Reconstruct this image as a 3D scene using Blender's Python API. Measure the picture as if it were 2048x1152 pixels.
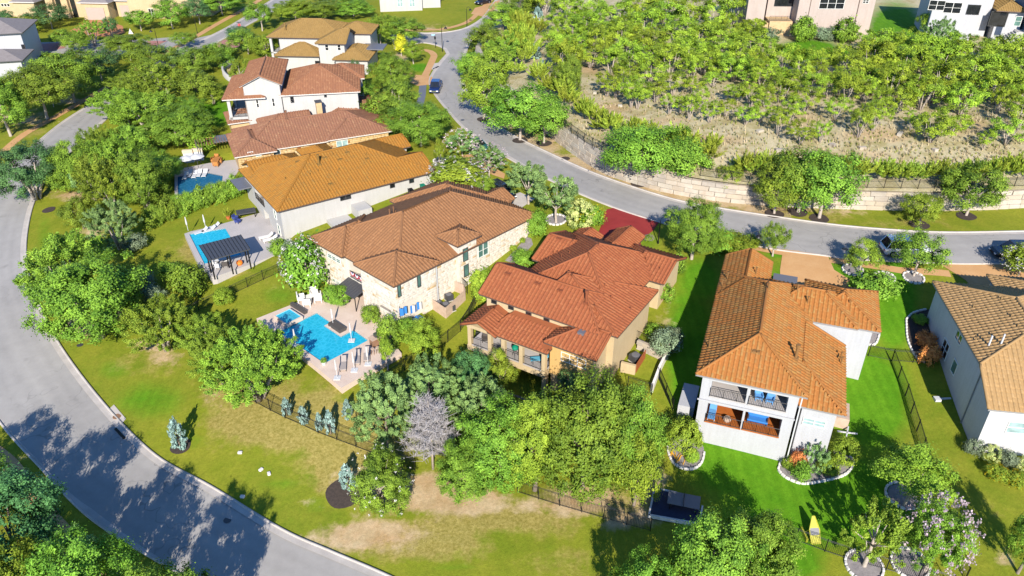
import bpy, bmesh, math, random
import numpy as np
from mathutils import Vector, Matrix
R = math.radians
random.seed(7)
rng = np.random.default_rng(7)
S = bpy.context.scene
for o in list(bpy.data.objects):
    bpy.data.objects.remove(o)
COL = S.collection

# ------------------------------------------------------------------ camera, sky, sun, exposure
CAM_H, PITCH, FPX = 46.0, R(32.0), 1550.0          # metres above the upper street, tilt down, focal length (2048 px wide)
cam = bpy.data.cameras.new('camera')
cam.sensor_width = 36.0
cam.lens = FPX / 2048 * 36
cam.clip_start, cam.clip_end = 0.5, 6000
camo = bpy.data.objects.new('camera', cam)
camo.location = (0, 0, CAM_H)
camo.rotation_euler = (math.pi / 2 - PITCH, 0, 0)
COL.objects.link(camo)
S.camera = camo
SUN_EL, SHADOW_AZ = R(30.5), R(-2.5)               # shadows run away from the viewer, a touch to the left
w = bpy.data.worlds.new('World'); S.world = w; w.use_nodes = True
nt = w.node_tree; bgn = nt.nodes['Background']
sky = nt.nodes.new('ShaderNodeTexSky'); sky.sky_type = 'NISHITA'; sky.sun_disc = False
sky.sun_elevation = SUN_EL
sky.sun_rotation = math.pi + SHADOW_AZ
sky.air_density = 1.0; sky.dust_density = 0.0; sky.ozone_density = 10.0
nt.links.new(sky.outputs[0], bgn.inputs[0]); bgn.inputs[1].default_value = 0.13
sl = bpy.data.lights.new('sun', 'SUN'); sl.energy = 5.0; sl.angle = R(0.5); sl.color = (1.0, 0.935, 0.83)
so = bpy.data.objects.new('sun', sl); COL.objects.link(so)
# light travels along d: horizontally toward the shadow side, downwards
d = Vector((math.sin(SHADOW_AZ) * math.cos(SUN_EL), math.cos(SHADOW_AZ) * math.cos(SUN_EL), -math.sin(SUN_EL)))
so.rotation_euler = d.to_track_quat('-Z', 'Y').to_euler(); so.location = (0, -40, 120)
S.view_settings.view_transform = 'Standard'; S.view_settings.look = 'None'
S.view_settings.exposure = 0.74; S.view_settings.gamma = 1.0
S.render.engine = 'CYCLES'
S.cycles.max_bounces = 6; S.cycles.diffuse_bounces = 2; S.cycles.transparent_max_bounces = 8

# ------------------------------------------------------------------ survey: sight lines and terrain
CP, SP = math.cos(PITCH), math.sin(PITCH)
def ray(px, py):
    u = (px - 1024) / FPX; v = (py - 576) / FPX
    return (u, CP - v * SP, -SP - v * CP)
def P(px, py, z):
    r = ray(px, py); t = (z - CAM_H) / r[2]
    return Vector((r[0] * t, r[1] * t, z))
class TPS:
    def __init__(s, pts, smooth=1.0):
        s.c = np.array([(p[0], p[1]) for p in pts], float) / 50.0; z = np.array([p[2] for p in pts], float)
        n = len(z); K = s.k(s.c, s.c) + np.eye(n) * smooth * 0.002
        A = np.zeros((n + 3, n + 3)); A[:n, :n] = K; A[:n, n] = 1; A[:n, n + 1:] = s.c; A[n:, :n] = A[:n, n:].T
        s.w = np.linalg.solve(A, np.concatenate([z, np.zeros(3)])); s.n = n
    @staticmethod
    def k(a, b):
        d2 = ((a[:, None, :] - b[None]) ** 2).sum(-1)
        return 0.5 * d2 * np.log(d2 + 1e-9)
    def __call__(s, x, y):
        x = np.clip(np.asarray(x, float), -200, 200); y = np.clip(np.asarray(y, float), 10, 300)
        q = np.stack([x.ravel(), y.ravel()], -1) / 50.0
        r = s.k(q, s.c) @ s.w[:s.n] + s.w[s.n] + q @ s.w[s.n + 1:]
        return r.reshape(x.shape)
gp = [(2300,500,0),(2048,495,0),(1880,495,0),(1700,470,0),(1500,440,0),(1350,405,0),(1200,360,0),(1080,310,-.1),(980,255,-.2),(920,200,-.3),(890,130,-.3),(900,60,-.2),(990,10,.2),
 (780,1200,-8),(500,1080,-8),(300,950,-8),(150,790,-7.6),(60,620,-6.6),(20,480,-5.5),(60,330,-4),(150,250,-3),(260,180,-2),(400,95,-1),(520,20,-.5),
 (683,790,-4.75),(560,860,-6.0),(400,560,-4.6),(330,500,-4.6),(450,410,-3.6),(791,644,-3.9),(640,580,-4.1),(560,482,-3.1),(850,372,-.7),(478,335,-2.5),(520,228,-2.1),(560,120,-.9),(760,110,-.4),
 (1010,480,-1.6),(1062,470,-1.0),(930,700,-5.3),(1088,810,-5.9),(1245,740,-3.6),(1340,600,-1.6),(1390,900,-5),(1556,933,-5.0),(1400,1000,-5.6),(1600,1080,-5.8),(1780,600,-1),(1740,700,-2.6),(1800,830,-4.2),(1936,896,-4.4),(1900,1000,-5),
 (2048,1152,-5.6),(2300,1200,-5.6),(1300,1080,-6.6),(900,1060,-7.1),(650,980,-7),(1450,1300,-7),(100,1152,-8.2),(-200,900,-8.5),(-200,500,-7),(-100,250,-4),(100,60,-1.5),(300,20,-.8),(0,0,-1.5),(700,10,0),(1000,-60,.5),(1500,0,1),(2048,100,1),(2300,300,.5)]
GZ = TPS([(*P(x, y, z)[:2], z) for x, y, z in gp], 2.0)
def gz(x, y): return float(GZ(np.array([x]), np.array([y]))[0])
def at(px, py, dz=0.0, f=gz):
    z = -2.0
    for _ in range(14):
        p = P(px, py, z); z = f(p.x, p.y)
    return P(px, py, z + dz)
# the hillside above the retaining wall: its own sheet
WALLPX = [(948,112),(962,140),(985,172),(1010,198),(1050,226),(1115,282),(1200,340),(1290,372),(1380,392),(1480,405),(1600,413),(1720,417),(1850,420),(1960,418),(2060,413),(2300,405)]
WALLH = [.1,.5,1.2,1.8,2.3,2.9,3.0,2.9,2.8,2.7,2.6,2.6,2.6,2.6,2.6,2.6]
WB = [at(x, y) for x, y in WALLPX]
hp = [(p.x, p.y, p.z + h_) for p, h_ in zip(WB, WALLH)]
hp += [(*P(x, y, z)[:2], z) for x, y, z in [(1160,220,3.6),(1300,260,4.2),(1500,290,4.6),(1700,290,4.9),(1900,280,5.1),(2048,300,5),(2200,300,5),(1100,130,3),(1200,130,4.2),(1400,180,5),(1600,180,5.6),(1800,200,5.8),(2048,200,5.8),
   (1010,80,1.2),(1050,40,1.8),(1100,20,2.6),(1250,40,4.6),(1450,80,6),(1650,80,6.6),(1800,70,6.7),(1900,110,6.6),(2048,110,6.6),(1010,0,1),(1100,-40,2.6),(1500,-60,7),(2000,-60,7.4),(2300,0,7.4)]]
HZ = TPS(hp, .6)
def hz(x, y): return float(HZ(np.array([x]), np.array([y]))[0])
def ath(px, py, dz=0.0): return at(px, py, dz, hz)
def px_m(px, py, z=None):
    """metres per pixel (2048-wide picture) at the ground under this sight line"""
    p = at(px, py) if z is None else P(px, py, z)
    return (p.y * CP + (CAM_H - p.z) * SP) / FPX
def height_over(base, px_top, py_top):
    r = ray(px_top, py_top); t = base.y / r[1]
    return CAM_H + r[2] * t - base.z

# ------------------------------------------------------------------ object helpers
def tag(o, label=None, cat=None, group=None, kind=None):
    if label: o['label'] = label
    if cat: o['category'] = cat
    if group: o['group'] = group
    if kind: o['kind'] = kind
    return o
def empty(name, loc=(0, 0, 0), rz=0.0, label=None, cat=None, group=None):
    o = bpy.data.objects.new(name, None); o.empty_display_size = .3
    o.location = loc; o.rotation_euler = (0, 0, rz); COL.objects.link(o)
    return tag(o, label, cat, group)
def link(name, me, parent=None, loc=(0, 0, 0), rz=0.0, scale=None):
    o = bpy.data.objects.new(name, me); COL.objects.link(o)
    if parent: o.parent = parent
    o.location = loc; o.rotation_euler = (0, 0, rz)
    if scale is not None: o.scale = scale
    return o
class MB:
    def __init__(s): s.v, s.f, s.m = [], [], []
    def poly(s, pts, mi=0):
        n = len(s.v); s.v += [tuple(p) for p in pts]; s.f.append(list(range(n, n + len(pts)))); s.m.append(mi); return s
    def box(s, x0, x1, y0, y1, z0, z1, mi=0):
        n = len(s.v)
        s.v += [(x0,y0,z0),(x1,y0,z0),(x1,y1,z0),(x0,y1,z0),(x0,y0,z1),(x1,y0,z1),(x1,y1,z1),(x0,y1,z1)]
        for q in ((0,3,2,1),(4,5,6,7),(0,1,5,4),(1,2,6,5),(2,3,7,6),(3,0,4,7)):
            s.f.append([n + i for i in q]); s.m.append(mi)
        return s
    def tube(s, pts, rads, n=8, mi=0, caps=True):
        pts = [Vector(p) for p in pts]
        if not hasattr(rads, '__len__'): rads = [rads] * len(pts)
        base = len(s.v)
        for i, p in enumerate(pts):
            t = (pts[min(i + 1, len(pts) - 1)] - pts[max(i - 1, 0)]).normalized()
            a = t.cross(Vector((0, 0, 1)) if abs(t.z) < .95 else Vector((1, 0, 0))).normalized(); b = t.cross(a)
            for k in range(n):
                an = 2 * math.pi * k / n; q = p + (a * math.cos(an) + b * math.sin(an)) * rads[i]; s.v.append(tuple(q))
        for i in range(len(pts) - 1):
            for k in range(n):
                s.f.append([base + i * n + k, base + i * n + (k + 1) % n, base + (i + 1) * n + (k + 1) % n, base + (i + 1) * n + k]); s.m.append(mi)
        if caps:
            s.f.append([base + k for k in range(n)][::-1]); s.m.append(mi)
            s.f.append([base + (len(pts) - 1) * n + k for k in range(n)]); s.m.append(mi)
        return s
    def lathe(s, prof, n=16, c=(0, 0, 0), mi=0):
        base = len(s.v)
        for r_, z in prof:
            for k in range(n):
                a = 2 * math.pi * k / n; s.v.append((c[0] + r_ * math.cos(a), c[1] + r_ * math.sin(a), c[2] + z))
        for i in range(len(prof) - 1):
            for k in range(n):
                s.f.append([base + i*n + k, base + i*n + (k+1) % n, base + (i+1)*n + (k+1) % n, base + (i+1)*n + k]); s.m.append(mi)
        s.f.append([base + k for k in range(n)][::-1]); s.m.append(mi)
        s.f.append([base + (len(prof)-1)*n + k for k in range(n)]); s.m.append(mi)
        return s
    def mesh(s, name, mats, smooth=False):
        me = bpy.data.meshes.new(name); me.from_pydata(s.v, [], s.f)
        for m in (mats if isinstance(mats, (list, tuple)) else [mats]): me.materials.append(m)
        if any(s.m): me.polygons.foreach_set('material_index', s.m)
        if smooth: me.polygons.foreach_set('use_smooth', [True] * len(s.f))
        me.update(); return me
    def obj(s, name, mats, parent=None, loc=(0, 0, 0), rz=0.0, smooth=False):
        return link(name, s.mesh(name, mats, smooth), parent, loc, rz)
def np_mesh(name, V, F, mats, attrs=None, smooth=False):
    """V (n,3), F (m,k) same-size faces"""
    me = bpy.data.meshes.new(name); V = np.asarray(V, np.float32); F = np.asarray(F, np.int32); k = F.shape[1]
    me.vertices.add(len(V)); me.vertices.foreach_set('co', V.ravel())
    me.loops.add(F.size); me.loops.foreach_set('vertex_index', F.ravel())
    me.polygons.add(len(F)); me.polygons.foreach_set('loop_start', np.arange(0, F.size, k, dtype=np.int32))
    try: me.polygons.foreach_set('loop_total', np.full(len(F), k, np.int32))
    except Exception: pass
    for m in (mats if isinstance(mats, (list, tuple)) else [mats]): me.materials.append(m)
    for n, a in (attrs or {}).items():
        at_ = me.attributes.new(n, 'FLOAT', 'POINT'); at_.data.foreach_set('value', np.asarray(a, np.float32))
    me.update(calc_edges=True)
    if smooth: me.polygons.foreach_set('use_smooth', np.ones(len(F), bool))
    return me

# ------------------------------------------------------------------ materials
def _lin(c):   # sRGB 0-255 -> linear
    return tuple(((x / 255) / 12.92 if x / 255 <= .04045 else ((x / 255 + .055) / 1.055) ** 2.4) for x in c[:3]) + (1,)
class NB:
    def __init__(s, name):
        s.m = bpy.data.materials.new(name); s.m.use_nodes = True; s.t = s.m.node_tree; s.b = s.t.nodes['Principled BSDF']
    def n(s, ty, **kw):
        x = s.t.nodes.new(ty)
        for k, v in kw.items(): setattr(x, k, v)
        return x
    def l(s, a, b): s.t.links.new(a, b)
    def coord(s, kind='Object'): return s.n('ShaderNodeTexCoord').outputs[kind]
    def geo(s): return s.n('ShaderNodeNewGeometry').outputs['Position']
    def noise(s, vec, scale, detail=4, rough=.6, out='Fac'):
        x = s.n('ShaderNodeTexNoise'); x.inputs['Scale'].default_value = scale; x.inputs['Detail'].default_value = detail; x.inputs['Roughness'].default_value = rough
        s.l(vec, x.inputs['Vector']); return x.outputs[out]
    def ramp(s, fac, stops, interp='LINEAR'):
        x = s.n('ShaderNodeValToRGB'); x.color_ramp.interpolation = interp; e = x.color_ramp.elements
        while len(e) < len(stops): e.new(.5)
        for i, (p, c) in enumerate(stops):
            e[i].position = p; e[i].color = c if len(c) == 4 else (*c, 1)
        s.l(fac, x.inputs[0]); return x.outputs[0]
    def mix(s, fac, a, b, mode='MIX'):
        x = s.n('ShaderNodeMix', data_type='RGBA', blend_type=mode)
        for i, q in ((0, fac), (6, a), (7, b)):
            if isinstance(q, (int, float)): x.inputs[i].default_value = q
            elif isinstance(q, tuple): x.inputs[i].default_value = q if len(q) == 4 else (*q, 1)
            else: s.l(q, x.inputs[i])
        return x.outputs[2]
    def math(s, op, a, b=0.0, clamp=False):
        x = s.n('ShaderNodeMath', operation=op, use_clamp=clamp)
        for i, q in ((0, a), (1, b)):
            if isinstance(q, (int, float)): x.inputs[i].default_value = q
            else: s.l(q, x.inputs[i])
        return x.outputs[0]
    def attr(s, name): return s.n('ShaderNodeAttribute', attribute_name=name).outputs['Fac']
    def sep(s, vec, i):
        x = s.n('ShaderNodeSeparateXYZ'); s.l(vec, x.inputs[0]); return x.outputs[i]
    def bump(s, h, strength=.3, dist=.05):
        x = s.n('ShaderNodeBump'); x.inputs['Strength'].default_value = strength; x.inputs['Distance'].default_value = dist
        s.l(h, x.inputs['Height']); s.l(x.outputs[0], s.b.inputs['Normal'])
    def col(s, c): 
        if isinstance(c, tuple): s.b.inputs['Base Color'].default_value = c if len(c) == 4 else (*c, 1)
        else: s.l(c, s.b.inputs['Base Color'])
        return s
    def set(s, **kw):
        for k, v in kw.items(): s.b.inputs[k.replace('_', ' ')].default_value = v
        return s
def mat(name, c, c2=None, scale=1.5, rough=.75, bump=.0, metal=0., detail=5, spec=.3, speck=0.0):
    """a worn surface: two colours mixed by broad noise, fine grain on top"""
    b = NB(name); g = b.geo()
    c2 = c2 or tuple(x * .82 for x in c)
    f = b.noise(g, scale, detail); f = b.ramp(f, [(.3, (0, 0, 0)), (.7, (1, 1, 1))])
    colr = b.mix(f, c2, c)
    if 'stucco' in name:                                     # faint rain streaks and patchy weathering
        mp = b.n('ShaderNodeMapping'); mp.inputs['Scale'].default_value = (2.2, 2.2, .18); b.l(g, mp.inputs['Vector'])
        colr = b.mix(.55, colr, b.ramp(b.noise(mp.outputs[0], 1.3, 5, .65), [(.3, (.87, .86, .84)), (.62, (1.02, 1.02, 1.02))]), 'MULTIPLY')
    fine = b.noise(g, scale * 14, 3)
    colr = b.mix(.35, colr, b.ramp(fine, [(.2, (.55, .55, .55)), (.8, (1, 1, 1))]), 'MULTIPLY') if speck == 0 else b.mix(speck, colr, b.ramp(fine, [(.3, (.3, .3, .3)), (.7, (1, 1, 1))]), 'MULTIPLY')
    b.col(colr).set(Roughness=rough, Metallic=metal); b.b.inputs['Specular IOR Level'].default_value = spec
    if bump: b.bump(fine, bump, .03)
    return b.m
def plain(name, c, rough=.5, metal=0., spec=.5):
    b = NB(name); g = b.coord(); n = b.noise(g, 6, 3)
    b.col(b.mix(n, tuple(x * .88 for x in c), tuple(min(1, x * 1.08) for x in c))).set(Roughness=rough, Metallic=metal); b.b.inputs['Specular IOR Level'].default_value = spec
    return b.m
def tile_mat(name, stops, pan):
    b = NB(name); r_ = b.attr('rnd'); g = b.geo()
    n = b.noise(g, .5, 4); n2 = b.noise(g, 9, 3)
    c = b.ramp(r_, stops)
    c = b.mix(b.ramp(n, [(.35, (0, 0, 0)), (.75, (.35, .35, .35))]), c, pan)
    c = b.mix(.3, c, b.ramp(n2, [(.25, (.6, .6, .6)), (.75, (1, 1, 1))]), 'MULTIPLY')
    b.col(c).set(Roughness=.8); b.b.inputs['Specular IOR Level'].default_value = .25
    return b.m
def leaf_mat(name, dark, light, trans=.3, tip=None, gain=2.0):
    dark = tuple(min(.8, x*gain*.62) for x in dark); light = tuple(min(.85, x*gain) for x in light)
    b = NB(name); r_ = b.attr('rnd')
    oi = b.n('ShaderNodeObjectInfo').outputs['Random']
    trans = trans * .4
    c = b.ramp(r_, [(0.0, dark), (.55, tuple((a + q) / 2 for a, q in zip(dark, light))), (1., light)])
    hs = b.n('ShaderNodeHueSaturation'); b.l(c, hs.inputs['Color'])
    b.l(b.math('ADD', b.math('MULTIPLY', oi, .035), .483), hs.inputs['Hue'])
    b.l(b.math('ADD', b.math('MULTIPLY', oi, .4), .8), hs.inputs['Value'])
    b.col(hs.outputs[0]).set(Roughness=.55); b.b.inputs['Specular IOR Level'].default_value = .12
    tr = b.n('ShaderNodeBsdfTranslucent'); b.l(hs.outputs[0], tr.inputs['Color'])
    mx = b.n('ShaderNodeMixShader'); mx.inputs[0].default_value = trans
    b.l(b.b.outputs[0], mx.inputs[1]); b.l(tr.outputs[0], mx.inputs[2])
    b.l(mx.outputs[0], b.t.nodes['Material Output'].inputs['Surface'])
    return b.m
MT = {}
def road_mat(name, c, c2):
    b = NB(name); g = b.geo(); big = b.noise(g, .12, 5, .65); mid = b.noise(g, .8, 5, .7); fine = b.noise(g, 22, 3, .7)
    col = b.mix(b.ramp(big, [(.35, (0,0,0)), (.65, (1,1,1))]), c2, c)
    col = b.mix(.4, col, b.ramp(mid, [(.25, (.72,.72,.72)), (.7, (1.08,1.07,1.06))]), 'MULTIPLY')
    col = b.mix(.3, col, b.ramp(fine, [(.25, (.6,.6,.6)), (.75, (1.1,1.1,1.1))]), 'MULTIPLY')
    def crack(sc, wd, dk):                                   # thin wandering cracks where a noise field crosses its middle value
        n = b.noise(g, sc, 3, .55); d_ = b.math('ABSOLUTE', b.math('SUBTRACT', n, .5)); return b.ramp(d_, [(0, (dk,dk,dk)), (wd, (1,1,1))])
    msk = b.ramp(b.noise(g, .05, 3), [(.45, (0,0,0)), (.55, (1,1,1))])
    col = b.mix(msk, col, b.mix(1., col, crack(.16, .006, .62), 'MULTIPLY'))
    ln = b.n('ShaderNodeAttribute', attribute_name='cross').outputs['Fac']          # wheel paths, by distance from the kerb
    wp = b.ramp(ln, [(0, (1,1,1)), (.14, (1.02,1.02,1.02)), (.21, (.90,.90,.90)), (.28, (1.0,1.0,1.0)), (.36, (.90,.90,.90)), (.48, (1.04,1.04,1.03)), (.60, (.90,.90,.90)), (.70, (1.0,1.0,1.0)), (.78, (.90,.90,.90)), (.88, (1.02,1.02,1.02))])
    col = b.mix(b.ramp(b.noise(g, .25, 4, .6), [(.3, (.2,.2,.2)), (.65, (.9,.9,.9))]), col, b.mix(1., col, wp, 'MULTIPLY'))
    st = b.ramp(b.noise(g, .45, 2, .5), [(.70, (1,1,1)), (.80, (.78,.78,.77))]); col = b.mix(1., col, st, 'MULTIPLY')   # oil and patch stains
    b.col(col).set(Roughness=.9); b.bump(fine, .25, .01); return b.m
MT['road'] = road_mat('asphalt_pale', (.345,.325,.302), (.295,.277,.258)) if True else mat('asphalt_pale', (.33, .312, .298), (.285, .27, .26), .35, .9, .2)
MT['concrete'] = mat('kerb_concrete', (.52, .47, .42), (.42, .38, .34), .8, .85)
MT['tanwalk'] = mat('tan_concrete', (.56, .33, .15), (.50, .27, .11), .5, .85)
MT['patio'] = mat('patio_concrete', (.48, .44, .42), (.42, .39, .37), .5, .8)
MT['deck'] = mat('travertine', (.68, .55, .45), (.60, .46, .37), .7, .7)
MT['white'] = mat('white_stucco', (.49, .475, .45), (.46, .445, .42), .6, .9)
MT['cool'] = mat('cool_white_stucco', (.465, .465, .48), (.44, .44, .455), .6, .9)
MT['cream'] = mat('cream_stucco', (.54, .42, .25), (.50, .38, .22), .6, .9)
MT['gold'] = mat('gold_stucco', (.62, .40, .15), (.56, .35, .13), .6, .9)
MT['beige'] = mat('beige_stucco', (.46, .38, .33), (.43, .35, .30), .6, .9)
MT['grey'] = mat('grey_stucco', (.56, .55, .55), (.52, .51, .51), .5, .9)
MT['tanstone'] = mat('tan_stone', (.60, .43, .24), (.50, .34, .17), 1.5, .9)
MT['fascia'] = plain('brown_fascia', (.10, .065, .05), .6)
MT['fascia_w'] = plain('pale_fascia', (.6, .55, .5), .6)
MT['fascia_g'] = plain('grey_fascia', (.25, .24, .24), .6)
MT['black'] = plain('black_metal', (.012, .012, .014), .45, .3)
MT['dark'] = plain('dark_grey_metal', (.07, .07, .075), .5, .2)
MT['slate'] = plain('slate_metal_roof', (.16, .16, .175), .5, .2)
MT['wplastic'] = plain('white_plastic', (.55, .55, .55), .5)
MT['frame_w'] = plain('white_window_frame', (.72, .70, .64), .5)
MT['frame_d'] = plain('dark_window_frame', (.05, .05, .05), .5)
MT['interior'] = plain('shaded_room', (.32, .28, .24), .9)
def glass(name, tint, rough=.06):
    b = NB(name); n = b.noise(b.coord(), 1.2, 3)
    b.col(b.mix(b.ramp(n, [(.35, (0, 0, 0)), (.65, (1, 1, 1))]), tuple(x * .6 for x in tint), tint)).set(Roughness=rough); b.b.inputs['Specular IOR Level'].default_value = .8
    return b.m
MT['glass'] = glass('window_glass', (.10, .20, .17))
MT['glass_b'] = glass('pale_blue_glass', (.33, .46, .46))
MT['glass_d'] = glass('dark_window_glass', (.02, .022, .025))
MT['bark'] = mat('bark', (.30, .24, .19), (.18, .14, .11), 6, .95)
MT['bark_p'] = mat('pale_bark', (.50, .43, .36), (.34, .28, .23), 6, .95)
MT['mulch'] = mat('dark_mulch', (.075, .055, .045), (.045, .035, .03), 4, 1, .6)
MT['gravel'] = mat('grey_gravel_bed', (.30, .27, .26), (.2, .18, .175), 3, 1, .6)
MT['whitestone'] = mat('white_border_stone', (.74, .70, .66), (.6, .56, .52), 3, .9)
MT['orangewood'] = mat('orange_stained_wood', (.45, .14, .03), (.36, .10, .02), 2, .6)
MT['teak'] = mat('teak', (.5, .22, .06), (.4, .16, .04), 3, .6)
MT['wood'] = mat('brown_wood', (.30, .17, .10), (.22, .12, .07), 2, .7)
MT['cedar'] = mat('weathered_cedar', (.56, .42, .32), (.45, .32, .24), 2, .8)
MT['redwood'] = mat('red_stained_wood', (.36, .10, .035), (.28, .08, .03), 2, .7)
MT['fabric_w'] = plain('white_fabric', (.52, .51, .50), .9)
MT['fabric_b'] = plain('blue_fabric', (.03, .18, .50), .9)
MT['navyf'] = plain('navy_fabric', (.03, .05, .20), .9)
MT['wicker'] = plain('white_wicker', (.70, .66, .62), .8)
MT['dwicker'] = plain('dark_wicker', (.07, .06, .055), .8)
MT['terracotta'] = plain('terracotta', (.5, .14, .04), .7)
MT['orange'] = plain('orange_ceramic', (.75, .20, .02), .5)
MT['yellow'] = plain('yellow_paint', (.40, .38, .03), .6)
MT['green_p'] = plain('green_plastic', (.0, .20, .12), .5)
MT['red'] = plain('red_paint', (.55, .03, .03), .4)
MT['blue'] = plain('blue_paint', (.03, .25, .60), .4)
MT['lsign'] = plain('pale_blue_sign', (.35, .6, .8), .5)
# ------------------------------------------------------------------ ground sheet
def grow(a, b, step, far, n=14):
    core = np.arange(a, b + .01, step)
    ext = np.geomspace(step * 2, far, n)
    return np.concatenate([a - ext[::-1], core, b + ext])
gx = grow(-150, 90, 1.0, 1400); gy = np.concatenate([[-600, -200, -60, -20, 0, 10], np.arange(18, 232, 1.0), 232 + np.geomspace(2, 2200, 16)])
XX, YY = np.meshgrid(gx, gy, indexing='ij')
ZZ = GZ(XX, YY)
def pix(X, Y, Z):
    """picture coordinates of survey points (used only to look up painted survey notes on the ground)"""
    dz = Z - CAM_H; dep = Y * CP - dz * SP; up = Y * SP + dz * CP
    dep = np.maximum(dep, 1.0)
    return 1024 + FPX * X / dep, 576 - FPX * up / dep
PXg, PYg = pix(XX, YY, ZZ)
def blobs(L, PX, PY):
    a = np.zeros_like(PX)
    for x, y, rx, ry, s in L:
        a = np.maximum(a, s * np.exp(-(((PX - x) / rx) ** 2 + ((PY - y) / ry) ** 2)))
    return a
DIRT = [(1180,345,90,26,1.1),(1300,385,110,18,1.1),(1420,405,100,14,1.),(1060,290,70,28,1.),(1100,320,60,16,1.),(1520,420,80,16,.9),(1000,245,50,22,1.),(965,215,20,20,1.),(1150,1010,120,24,.9),(1260,1040,60,24,.8),(850,985,130,38,1.35),(760,965,80,34,1.1),(740,1070,120,36,.95),(560,1085,60,20,.5),(930,1000,80,28,1.2),(190,640,60,16,.85),(170,660,60,25,.8),(300,690,55,14,.8),(330,715,40,20,.7),(150,390,60,12,.9),(190,460,25,30,.7),(170,300,40,20,.0),
 (1150,330,70,18,.95),(1050,295,60,22,.95),(1250,370,90,16,.95),(1350,400,100,12,.9),(1450,402,90,12,.9),(1550,420,100,14,.8),(1000,250,60,16,.9),(980,225,30,14,.9),(970,180,30,40,.8),(1690,425,80,10,.5),(1950,425,60,5,.5),(1230,325,80,14,.9),
 (40,235,60,14,.8),(130,200,60,10,.7),(1250,1010,60,40,.7),(1180,985,90,20,.9),(1290,960,40,60,.8),(620,1010,30,14,.5),(0,960,60,40,.7),(120,1090,60,30,.5),(460,140,20,14,.5),(870,60,50,14,.4),(1330,640,25,40,.5),(450,800,60,30,.45),(800,120,20,14,.8),(2010,1120,30,25,.6)]
DRY = [(610,850,170,48,1.35),(700,940,90,50,1.2),(480,780,80,36,1.15),(540,830,60,30,1.2),(820,1080,160,40,1.1),(560,830,170,70,1.0),(700,900,120,60,1.0),(480,760,90,40,.7),(300,720,100,40,.5),(1000,1040,200,35,.85),(880,1090,160,40,.8),(1130,1120,140,40,.45),(400,500,60,35,.7),(480,460,60,20,.55),(450,540,120,30,.55),(560,580,60,25,.3),(620,760,60,30,.35),(1800,445,120,12,.5),(1650,435,80,14,.6),(1990,1030,60,50,.3),(1980,760,50,60,.3),(1870,760,40,60,.15),
 (900,90,60,20,.5),(850,60,80,20,.55),(120,180,100,30,.5),(300,95,80,16,.4),(60,260,60,25,.5),(1100,440,60,40,.3),(1310,580,30,60,.3),(660,820,60,40,.5),(250,170,40,20,.5),(1010,470,40,30,.3),(870,220,20,40,.3),(300,1010,100,30,.2),(700,850,60,40,.6),(540,540,60,30,.35)]
LUSH = [(300,800,90,50,.62),(380,880,60,30,.45),(230,740,50,30,.5),(75,560,20,90,.6),(90,470,25,60,.5),(560,970,80,24,.45),(630,1010,40,30,.45),(560,590,60,30,.5),(900,1130,80,20,.5),(2000,600,60,80,.4),(1950,850,60,60,.35),(1960,1080,60,60,.3),(1650,1000,230,110,1.),(1470,900,120,110,1.),(1380,700,60,170,.9),(1740,800,90,120,1.),(1790,600,50,120,.95),(1400,560,50,60,.8),(1560,1120,100,60,1.),(840,135,30,10,.9),(1560,505,30,10,1.),(900,330,40,30,.7),(1700,560,60,30,.9),(1450,800,90,120,.9),(430,225,40,35,.9),(500,560,0.1,.1,0),(1640,80,1,1,0),(1300,480,40,30,.5),(1000,440,40,20,.4),(1640,560,200,60,.7),(700,420,0.1,0.1,0)]
attrs = {'dirt': blobs(DIRT, PXg, PYg).ravel(), 'dry': blobs(DRY, PXg, PYg).ravel(), 'lush': blobs(LUSH, PXg, PYg).ravel()}
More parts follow.
